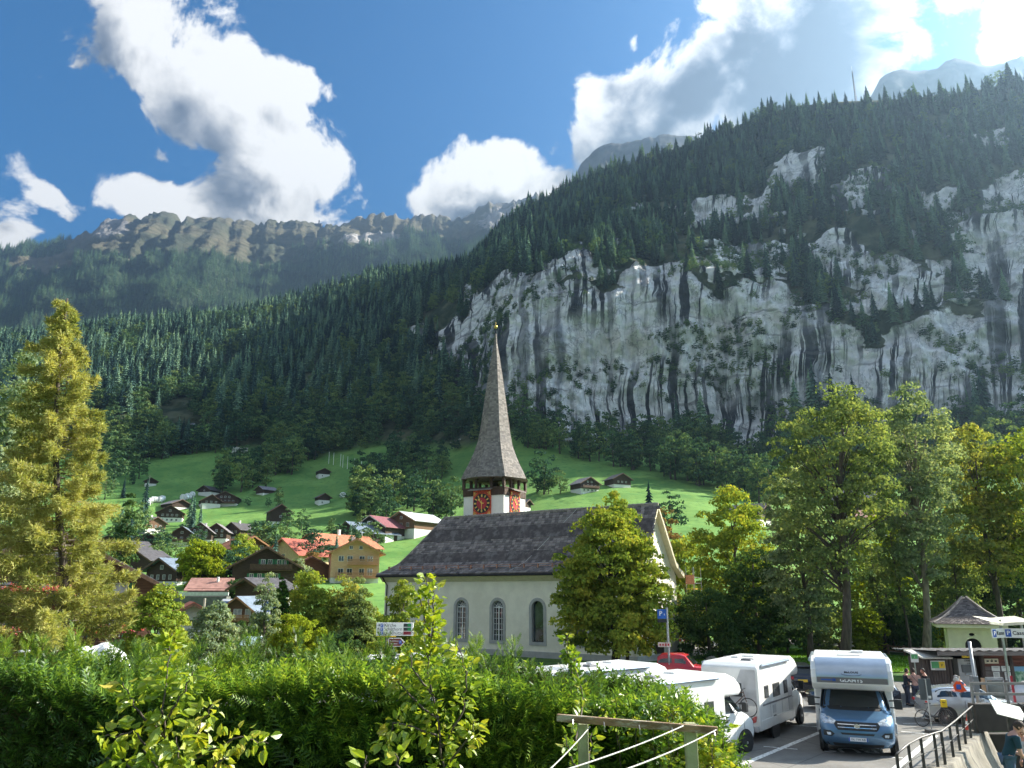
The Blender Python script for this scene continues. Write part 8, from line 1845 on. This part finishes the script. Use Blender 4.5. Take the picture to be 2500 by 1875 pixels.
# ------------------------------------------------------------------ people
SKIN = mat('skin', (.55, .30, .22), .6, var=.05)
def skinned(name, pts, edges, rad, mt, parent, root=0, sub=2, flat=None):
    me = bpy.data.meshes.new(name); me.from_pydata([tuple(p) for p in pts], edges, []); me.materials.append(mt)
    o = link(name, me, parent); sm = o.modifiers.new('skin', 'SKIN'); sm.use_smooth_shade = True
    sv = me.skin_vertices[0].data
    for i, r_ in enumerate(rad): sv[i].radius = (r_, r_) if not hasattr(r_, '__len__') else r_; sv[i].use_root = (i == root)
    s2 = o.modifiers.new('sub', 'SUBSURF'); s2.levels = sub; s2.render_levels = sub
    return o
def person(label, loc, rz, lean=0, top=(.1, .1, .1), legs=(.04, .05, .08), hair=(.04, .03, .02), head_turn=0, arms=None, hood=None, sleeve=1.0, h=1.74, vest=None, head_down=0, stride=.0, bag=False):
    th = thing('person', label, 'person', loc, rz); th.scale = (h / 1.75,) * 3
    pv = Vector((0, 0, .95)); Rm = Matrix.Rotation(R(lean), 3, 'Y')          # leaning forward = towards +x
    def U(x, y, z): return pv + Rm @ (Vector((x, y, z)) - pv)
    arms = arms or [((.02, .27, 1.16), (.14, .25, .92)), ((.02, -.27, 1.16), (.14, -.25, .92))]
    sp_ = [U(0, 0, .95), U(.01, 0, 1.12), U(0, 0, 1.3), U(-.01, 0, 1.44), U(0, 0, 1.53), U(.02, 0, 1.60)]
    sh = [U(0, s_ * .17, 1.42) for s_ in (1, -1)]; el = [U(*arms[i][0]) for i in (0, 1)]; wr = [U(*arms[i][1]) for i in (0, 1)]
    hip = [Vector((0, s_ * .095, .90)) for s_ in (1, -1)]; kn = [Vector((.03 + s_ * stride, s_ * .10, .49)) for s_ in (1, -1)]; an = [Vector((-.02 + s_ * stride * 1.6, s_ * .11, .08)) for s_ in (1, -1)]; toe = [Vector((.15 + s_ * stride * 1.6, s_ * .13, .035)) for s_ in (1, -1)]
    pts = sp_ + sh + el + wr + hip + kn + an + toe
    ed = [(0, 1), (1, 2), (2, 3), (3, 4), (4, 5), (3, 6), (3, 7), (6, 8), (7, 9), (8, 10), (9, 11), (0, 12), (0, 13), (12, 14), (13, 15), (14, 16), (15, 17), (16, 18), (17, 19)]
    rad = [.115, .105, .12, .09, .05, .05, .062, .062, .043, .043, .028, .028, .085, .085, .055, .055, .038, .038, .035, .035]
    skinned('body', pts, ed, rad, SKIN, th)
    tm_ = mat('cloth_%s' % '_'.join('%d' % int(c * 99) for c in top), top, .85, var=.12, vs=7, bump=.3, bs=25); lm_ = mat('cloth_%s' % '_'.join('%d' % int(c * 99) for c in legs), legs, .85, var=.15, vs=7, bump=.3, bs=25)
    el2 = [sh[i].lerp(el[i], min(1, sleeve)) if sleeve <= 1 else el[i] for i in (0, 1)]
    tp = [U(-.01, 0, .86), U(.01, 0, 1.12), U(0, 0, 1.3), U(-.01, 0, 1.465)] + sh + el2; te = [(0, 1), (1, 2), (2, 3), (3, 4), (3, 5), (4, 6), (5, 7)]; tr_ = [(.17, .145), (.145, .125), (.16, .135), .105, .085, .085, .068, .068]
    if sleeve > 1: tp += [el[i].lerp(wr[i], .92) for i in (0, 1)]; te += [(6, 8), (7, 9)]; tr_ += [.045, .045]
    skinned('top', tp, te, tr_, tm_, th)
    lp_ = [Vector((0, 0, .97))] + hip + kn + [a + Vector((0, 0, .02)) for a in an]; skinned('trousers', lp_, [(0, 1), (0, 2), (1, 3), (2, 4), (3, 5), (4, 6)], [.14, .11, .11, .075, .075, .06, .06], lm_, th)
    for i in (0, 1):
        q_ = MB(); q_.box((an[i] + toe[i]) / 2 + Vector((.01, 0, .0)), (.28, .10, .09)); q_.build('shoe', BLK_P, th, bevel=.03)
        d = (wr[i] - el[i]).normalized(); sd = d.cross(Vector((0, 0, 1))); sd = sd.normalized() if sd.length > .1 else Vector((0, 1, 0)); nn2 = sd.cross(d)
        q_ = MB(); q_.bar(wr[i] - d * .01, wr[i] + d * .09, .075, .03, up=nn2)
        for k, L_f in enumerate((.062, .075, .08, .072, .055)):
            if k == 0: q_.tube([wr[i] + d * .03 + sd * .035, wr[i] + d * .06 + sd * .065 - nn2 * .01, wr[i] + d * .09 + sd * .07 - nn2 * .03], [.012, .011, .008], 5)
            else: o_ = (k - 2.5) * -.018; q_.tube([wr[i] + d * .085 + sd * o_, wr[i] + d * (.085 + L_f * .55) + sd * o_ - nn2 * .008, wr[i] + d * (.085 + L_f) + sd * o_ - nn2 * .035], [.010, .009, .007], 5)
        q_.build('hand', SKIN, th, smooth=True)
    hc = U(.04, 0, 1.66); HM = Matrix.Translation(hc) @ (Rm.to_4x4()) @ Matrix.Rotation(R(head_turn), 4, 'Z') @ Matrix.Rotation(R(head_down), 4, 'Y')
    bm = bmesh.new(); bmesh.ops.create_uvsphere(bm, u_segments=18, v_segments=14, radius=1)
    for v_ in bm.verts:
        x, y, z = v_.co; jaw = 1 - .22 * max(0, -z) ** 1.3; v_.co = Vector((x * .098 * (1 if x > 0 else 1.08), y * .078 * jaw, z * .122 + (-.0)))
    me = bpy.data.meshes.new('head'); bm.to_mesh(me); bm.free(); me.materials.append(SKIN); me.polygons.foreach_set('use_smooth', [True] * len(me.polygons))
    hd = link('head', me, th); hd.matrix_local = HM
    q_ = MB(); q_.add([(.092, -.014, -.03), (.092, .014, -.03), (.122, 0, -.028), (.094, 0, .02)], [(0, 2, 3), (2, 1, 3), (0, 1, 2)]); q_.build('nose', SKIN, hd)
    for s_ in (-1, 1):
        q_ = MB(); q_.lathe([(.001, -.006), (.01, 0), (.001, .006)], (.088, s_ * .03, .012), 8, 'x'); q_.build('eye', INK, hd); q_ = MB(); q_.lathe([(.01, -.01), (.028, 0), (.01, .01)], (-.01, s_ * .08, -.01), 8, 'y'); q_.build('ear', SKIN, hd)
    q_ = MB(); q_.box((.088, 0, -.062), (.01, .045, .008)); q_.build('mouth', mat('lips', (.35, .12, .1), .6), hd)
    bm = bmesh.new(); bmesh.ops.create_uvsphere(bm, u_segments=18, v_segments=14, radius=1)
    for v_ in bm.verts:
        x, y, z = v_.co; v_.co = Vector((x * .106 - .012, y * .088, z * .13 + .012))
    bmesh.ops.delete(bm, geom=[f for f in bm.faces if (f.calc_center_median().x > .03 and f.calc_center_median().z < .055) or f.calc_center_median().z < -.07], context='FACES')
    me = bpy.data.meshes.new('hair'); bm.to_mesh(me); bm.free(); me.materials.append(mat('hair_%d' % int(hair[0] * 100), hair, .7, var=.3, vs=30)); me.polygons.foreach_set('use_smooth', [True] * len(me.polygons)); ho = link('hair', me, hd); so_ = ho.modifiers.new('t', 'SOLIDIFY'); so_.thickness = .012
    if hood:
        skinned('hood', [U(-.04, 0, 1.45), U(-.03, 0, 1.6), U(-.01, 0, 1.72)], [(0, 1), (1, 2)], [.13, .135, .11], mat('hood_cloth', hood, .85, var=.1), th)
    if vest: skinned('vest', [U(0, 0, .98), U(.01, 0, 1.15), U(0, 0, 1.38)], [(0, 1), (1, 2)], [(.185, .16), (.175, .15), (.185, .15)], vest, th)
    if bag: q_ = MB(); q_.tube([U(-.13, .14, 1.45), U(-.165, 0, 1.25), U(-.14, -.16, 1.05)], .012, 5); q_.build('strap', BLK_P, th)
    return th
def pl(px, py, Y): q = at(px, py, Y); return (q.x, Y, .02)
person('person in a navy jacket, leftmost of the three waiting before the booth', pl(2208, 1640, 41.2), R(0), 6, (.02, .025, .04), hair=(.03, .02, .015), sleeve=2, arms=[((.05, .24, 1.18), (.26, .16, 1.2)), ((.05, -.24, 1.18), (.26, -.16, 1.18))])
person('person in a dusty pink jacket with a shoulder strap, seen from behind', pl(2230, 1640, 41.0), R(80), 3, (.50, .30, .25), hair=(.03, .02, .015), sleeve=2, bag=True, h=1.76)
person('person in a black jacket, rightmost of the three waiting before the booth', pl(2259, 1640, 41.3), R(175), 8, (.012, .012, .016), hair=(.02, .015, .012), sleeve=2, arms=[((.08, .22, 1.2), (.28, .12, 1.42)), ((.05, -.24, 1.18), (.2, -.2, 1.1))])
person('hooded person in pale grey bending behind the silver hatchback', pl(2322, 1660, 38.4), R(10), 28, (.55, .50, .44), hair=(.3, .25, .2), sleeve=2, hood=(.58, .54, .48), arms=[((.2, .2, 1.2), (.38, .12, 1.15)), ((.2, -.2, 1.2), (.38, -.12, 1.15))], h=1.74)
person('grey haired person with an orange safety vest at the ticket machine', pl(2357, 1665, 39.3), R(160), 30, (.10, .13, .25), hair=(.35, .33, .32), sleeve=2, vest=ORG, arms=[((.2, .22, 1.2), (.36, .14, 1.1)), ((.2, -.22, 1.2), (.36, -.14, 1.1))], h=1.7)
mq = at(2452, 1800, 18.6)
mp_ = person('man in a dark teal t-shirt and jeans bending over the table at the right corner', (mq.x, 18.6, 1.1), R(-12), 24, (.012, .05, .075), legs=(.07, .12, .20), hair=(.05, .03, .02), sleeve=.75, arms=[((.16, .22, 1.12), (.42, .10, 1.10)), ((.14, -.24, 1.12), (.40, -.12, 1.04))], head_down=22, h=1.72)
pr_ = person('child in a light top partly hidden behind the man in teal', (mq.x + .75, 19.0, 1.1), R(170), 10, (.45, .5, .52), legs=(.05, .07, .12), hair=(.2, .12, .06), sleeve=.8, h=1.45)
mb = MB(); mb.box((0, 0, 0), (.3, .22, .02), (0, R(-20), 0)); tag(mb.build('brown_folder', mat('folder_brown', (.14, .07, .05), .6), None, (mq.x + .75, 18.45, 1.1 + 1.13)), 'dark brown folder held by the man in teal', 'folder')

# ------------------------------------------------------------------ signs, scaffold and small things by the church
gs = at(964, 1536, 38); sg_ = thing('parking_guide_sign', 'white parking guide sign with three lines and led counters on a black pole', 'sign', gs)
w_ = at(1009, 1536, 38).x - at(919, 1536, 38).x; h_ = at(964, 1520, 38).z - at(964, 1552, 38).z
mb = MB(); mb.box((0, 0, 0), (w_, .08, h_)); mb.build('panel', SIGW, sg_, bevel=.01)
mb = MB(); mb.box((-w_ * .22, .02, -h_ * .54), (w_ * .5, .06, h_ * .12)); mb.build('yellow_strip', YEL, sg_)
LEDG = mat('led_green', (.0, .10, .03), .4, emis=(.05, .8, .25, .03)); LEDR = mat('led_red', (.10, 0, .01), .4, emis=(.7, .03, .06, .02))
for i, (tx, arr, led) in enumerate((('Kirche', '>', LEDG), ('Schilthorn', '<', LEDG), ('Lv/Schützenbach', '<', LEDR))):
    z = h_ * (.30 - .30 * i); text_mesh(tx, .21, INK, 'lettering', sg_, (-w_ * .29, -.043, z), (R(90), 0, 0), align='LEFT', ext=.001)
    mb = MB(); mb.box((-w_ * .35, -.043, z), (.13, .006, .15)); mb.build('blue_square', INKB, sg_); text_mesh('P', .12, LETW, 'lettering', sg_, (-w_ * .35, -.049, z), (R(90), 0, 0), bold=.003)
    mb = MB(); c_ = Vector((-w_ * .435, -.044, z))
    if i == 0: mb.bar(c_ + Vector((-.06, 0, 0)), c_ + Vector((.06, 0, 0)), .02); mb.bar(c_ + Vector((.0, 0, .05)), c_ + Vector((.06, 0, 0)), .02); mb.bar(c_ + Vector((.0, 0, -.05)), c_ + Vector((.06, 0, 0)), .02)
    else: mb.bar(c_ + Vector((.05, 0, -.05)), c_ + Vector((-.04, 0, .05)), .02); mb.bar(c_ + Vector((-.04, 0, .05)), c_ + Vector((.03, 0, .05)), .02); mb.bar(c_ + Vector((-.04, 0, .05)), c_ + Vector((-.04, 0, -.03)), .02)
    mb.build('arrow', INK, sg_)
    mb = MB(); mb.box((w_ * .34, -.043, z), (.36, .008, .15)); lb_ = mb.build('led_counter', BLK_P if i < 2 else LEDR, sg_)
    if i < 2: mb = MB(); mb.box((w_ * .34 + .09, -.049, z), (.15, .004, .12)); mb.build('led_digits', LEDG, lb_)
mb = MB(); mb.tube([(-.08, .08, h_ / 2), (-.08, .08, -gs.z - .5)], .05, 8); mb.build('pole', BLK_P, sg_); mb = MB(); mb.tube([(-.45, .3, h_ / 2 - .2), (-.45, .3, -gs.z - .5)], .04, 8); mb.build('pole', BLK_P, sg_)
bs_ = at(967, 1568, 37.6); sb = thing('brown_direction_sign', 'brown arrow shaped direction sign with parking symbol below the guide sign', 'sign', bs_)
a1, h1 = .36, .19; out_ = [(-a1, -h1), (a1 * .6, -h1), (a1 * 1.1, 0), (a1 * .6, h1), (-a1, h1)]; inn = [(x * .93 + .0, z * .84) for x, z in out_]
mb = MB(); mb.prism(out_, -.02, .02, 'xz'); mb.build('border', SIGW, sb); mb = MB(); mb.prism([(x * .97, z) for x, z in inn], -.03, -.021, 'xz'); mb.build('face', mat('sign_brown', (.18, .035, .02), .5), sb)
text_mesh('Stechelberg', .085, LETW, 'lettering', sb, (-.09, -.032, .06), (R(90), 0, 0)); text_mesh('Sandbach', .085, LETW, 'lettering', sb, (-.09, -.032, -.06), (R(90), 0, 0)); mb = MB(); mb.box((.2, -.034, 0), (.13, .004, .16)); mb.build('blue_square', INKB, sb); text_mesh('P', .12, LETW, 'lettering', sb, (.2, -.039, 0), (R(90), 0, 0))
dq = at(788, 1613, 36); di = thing('satellite_dish', 'pale round satellite dish in the garden above the hedge', 'satellite dish', dq)
mb = MB(); V = []; fs = []; 
for i in range(5):
    for k in range(18): a = 2 * math.pi * k / 18; r_ = .30 * i / 4 + .001; V.append((r_ * math.cos(a), -.35 * r_ * r_ * 2, r_ * math.sin(a)))
fs = [(i * 18 + k, i * 18 + (k + 1) % 18, (i + 1) * 18 + (k + 1) % 18, (i + 1) * 18 + k) for i in range(4) for k in range(18)]
mb.add(V, fs); o = mb.build('dish', mat('dish_grey', (.6, .62, .62), .5), di, smooth=True); o.modifiers.new('t', 'SOLIDIFY').thickness = .015
mb = MB(); mb.tube([(0, 0, -.25), (0, -.3, -.12), (0, -.32, 0)], .012, 5); mb.build('feed_arm', GAL, di); mb = MB(); mb.tube([(0, .06, .05), (0, .06, -2.6)], .03, 7); mb.build('mast', GAL, di)
q = at(765, 1612, 40); mb = MB(); mb.box((0, 0, -.9), (1.7, .5, 1.8)); ws_ = tag(mb.build('garden_wall', mat('dark_stone', (.12, .12, .11), .9, var=.4, vs=4, bump=.6, bs=6), None, q), 'low dark garden wall with a pale slab left of the satellite dish', 'wall'); mb = MB(); mb.box((0, 0, .04), (1.8, .6, .07)); mb.build('coping', TRIMST, ws_)
# blue P sign by the church
pq = at(1616, 1502, 50); ps = thing('blue_parking_sign', 'blue parking sign with dark counter box on a tall grey post', 'sign', (pq.x, 50, 0)); z1 = pq.z; w1 = .56
mb = MB(); mb.tube([(.32, .05, 0), (.32, .05, z1 + .45)], .07, 8); mb.build('post', GAL, ps); mb = MB(); mb.box((0, 0, z1 + .07), (w1, .05, .56)); pn = mb.build('panel', mat('parking_blue', (.02, .13, .50), .45), ps, bevel=.01)
text_mesh('P', .38, LETW, 'lettering', pn, (-.08, -.03, z1 + .10), (R(90), 0, 0), bold=.008); text_mesh('B', .15, LETW, 'lettering', pn, (.15, -.03, z1 + .04), (R(90), 0, 0)); mb = MB(); mb.box((0, 0, z1 - .33), (w1, .06, .2)); mb.build('counter_box', BLK_P, ps)
rq = at(1625, 1575, 49.6); mb = MB(); mb.box((0, -.02, rq.z), (.78, .03, .26)); rs = mb.build('notice_plate', mat('notice_pink', (.70, .55, .50), .5), ps); mb = MB()
for k in range(4): mb.box((-.26 + .17 * k, -.04, rq.z), (.1, .006, .12 if k != 2 else .16))
mb.build('red_symbols', mat('sign_red', (.5, .03, .03), .5), rs); rs.location.x = rq.x - pq.x
# scaffold tower at the far gable corner
sq = CHO + nvec * (CW + .2) + dvec * .9; sf = thing('scaffold_tower', 'narrow steel scaffold tower with yellow platforms at the church corner', 'scaffold', (sq.x, sq.y, 0), CYAW)
for x in (0, .75):
    for y in (0, 1.6): mb = MB(); mb.tube([(x, y, 0), (x, y, 7.6)], .03, 6); mb.build('standard', GAL, sf)
for z in (1.9, 3.8, 5.7):
    mb = MB(); mb.box((.375, .8, z), (.85, 1.7, .06)); mb.build('platform', mat('platform_yellow', (.75, .48, .06), .6), sf)
    mb = MB()
    for zz_ in (z + .5, z + 1.0):
        for a, b in (((0, 0), (.75, 0)), ((.75, 0), (.75, 1.6)), ((0, 1.6), (.75, 1.6))): mb.bar((*a, zz_), (*b, zz_), .035)
    mb.bar((0, 0, z - 1.8), (.75, 0, z - .1), .03); mb.build('guard_rail', GAL, sf)
mb = MB(); mb.box((.37, -.05, 6.5), (.8, .03, .8)); mb.build('orange_net', mat('net_orange', (.5, .22, .12), .8, var=.3, vs=20), sf)
# red and white barrier boards
RW = []
for i in range(7):
    q = gp(1664 + i * 8.5, 1590 - i * 2.2); th = thing('barrier_board', 'red and white barrier board, number %s of the row from the church corner' % ('first', 'second', 'third', 'fourth', 'fifth', 'sixth', 'seventh')[i] if False else '%s red and white barrier board counted from the church corner' % ('first', 'second', 'third', 'fourth', 'fifth', 'sixth', 'seventh')[i], 'barrier', (q.x, q.y, 0), R(25), 'red and white barrier boards beside the church')
    for k in range(4): mb = MB(); mb.box((-.45 + .3 * k, 0, 1.0), (.298, .03, .22)); mb.build('stripe_panel', MATS['sign_red'] if k % 2 else WHITEP, th)
    mb = MB(); mb.bar((0, .03, 0), (0, .03, .95), .05); mb.build('leg', GAL, th)
# bench, fence, boulder, bin
def bench(label, q, rz):
    b = thing('park_bench', label, 'bench', q, rz)
    for k in range(3): mb = MB(); mb.box((0, -.15 + .15 * k, .45), (1.9, .12, .04)); mb.build('seat_slat', GREYW, b)
    for k in range(3): mb = MB(); mb.box((0, .24 + .03 * k, .6 + .15 * k), (1.9, .04, .11)); mb.build('back_slat', GREYW, b)
    for x in (-.7, .7): mb = MB(); mb.bar((x, -.2, 0), (x, -.2, .43), .07); mb.bar((x, .2, 0), (x, .32, .95), .07); mb.bar((x, -.2, .4), (x, .2, .4), .06); mb.build('leg', IRON, b)
q = gp(1773, 1579); bench('wooden park bench on the gravel under the dark trees', (q.x, q.y, .04), R(0))
fn = thing('rail_fence', 'low brown wooden rail fence behind the lawn', 'fence', gp(1970, 1588)); f0 = gp(1970, 1588)
fps = [gp(x, y) - f0 for x, y in ((1970, 1588), (2010, 1589), (2050, 1591), (2090, 1593), (2130, 1596), (2170, 1600), (2210, 1604), (2250, 1608))]
for v_ in fps: mb = MB(); mb.bar(v_, v_ + Vector((0, 0, .95)), .13); mb.build('post', TIMB, fn)
for a, b in zip(fps[:-1], fps[1:]):
    for z in (.45, .8): mb = MB(); mb.bar(a + Vector((0, -.08, z)), b + Vector((0, -.08, z)), .05, .12); mb.build('rail', TIMB, fn)
def boulder(label, q, s_, seed):
    bm = bmesh.new(); bmesh.ops.create_icosphere(bm, subdivisions=4, radius=1)
    co = np.array([v_.co[:] for v_ in bm.verts]); d_ = 1 + .45 * fbm(co[:, 0] * 1.3 + seed, co[:, 1] * 1.3, co[:, 2] * 1.3, 4)
    for v_, k in zip(bm.verts, d_): v_.co = Vector((v_.co.x * k * s_[0], v_.co.y * k * s_[1], v_.co.z * k * s_[2]))
    me = bpy.data.meshes.new('boulder'); bm.to_mesh(me); bm.free(); me.materials.append(mat('boulder_grey', (.22, .21, .19), .9, var=.3, vs=2, bump=.7, bs=8)); tag(link('boulder', me, None, q), label, 'rock')
q = gp(1788, 1622); boulder('grey wedge shaped boulder on the near edge of the lawn', (q.x, q.y, .2), (.75, .5, .55), 3)
q = gp(1745, 1615); boulder('smaller grey stone left of the wedge boulder', (q.x - .2, q.y + .4, .1), (.5, .4, .3), 6)
q = gp(1832, 1625); th = thing('rubbish_bin', 'low dark slatted bin beside the boulder', 'bin', (q.x, q.y, 0)); mb = MB(); mb.box((0, 0, .32), (1.1, .5, .6)); mb.build('box', mat('bin_dark', (.05, .045, .045), .7, var=.4, vs=9), th, bevel=.02)
mb = MB()
for k in range(7): mb.box((-.48 + .16 * k, -.265, .33), (.06, .03, .5))
mb.build('slats', GREYW, th)
# white tarpaulin cover
q = at(238, 1612, 33); V = []; fs = []; n_ = 22
for i in range(n_):
    for j in range(n_):
        u, v_ = i / (n_ - 1) * 2 - 1, j / (n_ - 1) * 2 - 1; r_ = max(abs(u), abs(v_)); zz_ = 1.05 * (1 - r_ ** 3.2) + .10 * math.sin(u * 5 + v_ * 3) * (1 - r_) + random.uniform(-.03, .03)
        V.append((u * 1.05, v_ * .9, zz_))
fs = [(i * n_ + j, (i + 1) * n_ + j, (i + 1) * n_ + j + 1, i * n_ + j + 1) for i in range(n_ - 1) for j in range(n_ - 1)]
mb = MB(); mb.add(V, fs); tp_ = tag(mb.build('tarpaulin', mat('white_tarp', (.75, .76, .76), .55, var=.06, bump=.3), None, (q.x, q.y, q.z - .45), smooth=False), 'crumpled white tarpaulin cover just above the hedge at the left', 'cover')
mb = MB(); mb.box((0, 0, -1.2), (1.9, 1.6, 2.4)); mb.build('covered_load', WHITEP, tp_)
q = at(62, 1592, 33); lt = thing('garden_lamp', 'small flat topped garden lamp at the far left above the hedge', 'lamp', (q.x, 33, 0)); mb = MB(); mb.lathe([(.25, 0), (.28, .05), (.05, .12)], (0, 0, q.z), 14); mb.build('lamp_head', WHITEP, lt); mb = MB(); mb.tube([(0, 0, -1), (0, 0, q.z)], .03, 6); mb.build('post', GAL, lt)
# ------------------------------------------------------------------ air
m, t, out = newmat('haze_air')
vol = t.n('ShaderNodeVolumePrincipled'); vol.inputs['Color'].default_value = (.46, .71, 1, 1); vol.inputs['Density'].default_value = .00012; vol.inputs['Anisotropy'].default_value = .74
t.lk(vol.outputs[0], out.inputs['Volume'])
mb = MB(); mb.box((0, 1500, 1033.5), (12400, 15400, 2093))
haze = tag(mb.build('haze', m), 'thin blue haze in the valley air', kind='stuff')

# lettering becomes real mesh
bpy.context.view_layer.update(); dg = bpy.context.evaluated_depsgraph_get()
for o in [o for o in SC.objects if o.type == 'FONT']:
    me = bpy.data.meshes.new_from_object(o.evaluated_get(dg)); n = link('lettering_', me, o.parent); n.location = o.location.copy(); n.rotation_euler = o.rotation_euler.copy()
    for k in list(o.keys()):
        if k in ('label', 'kind', 'category'): n[k] = o[k]
    nm = o.name.split('.')[0]; bpy.data.objects.remove(o, do_unlink=True); n.name = nm
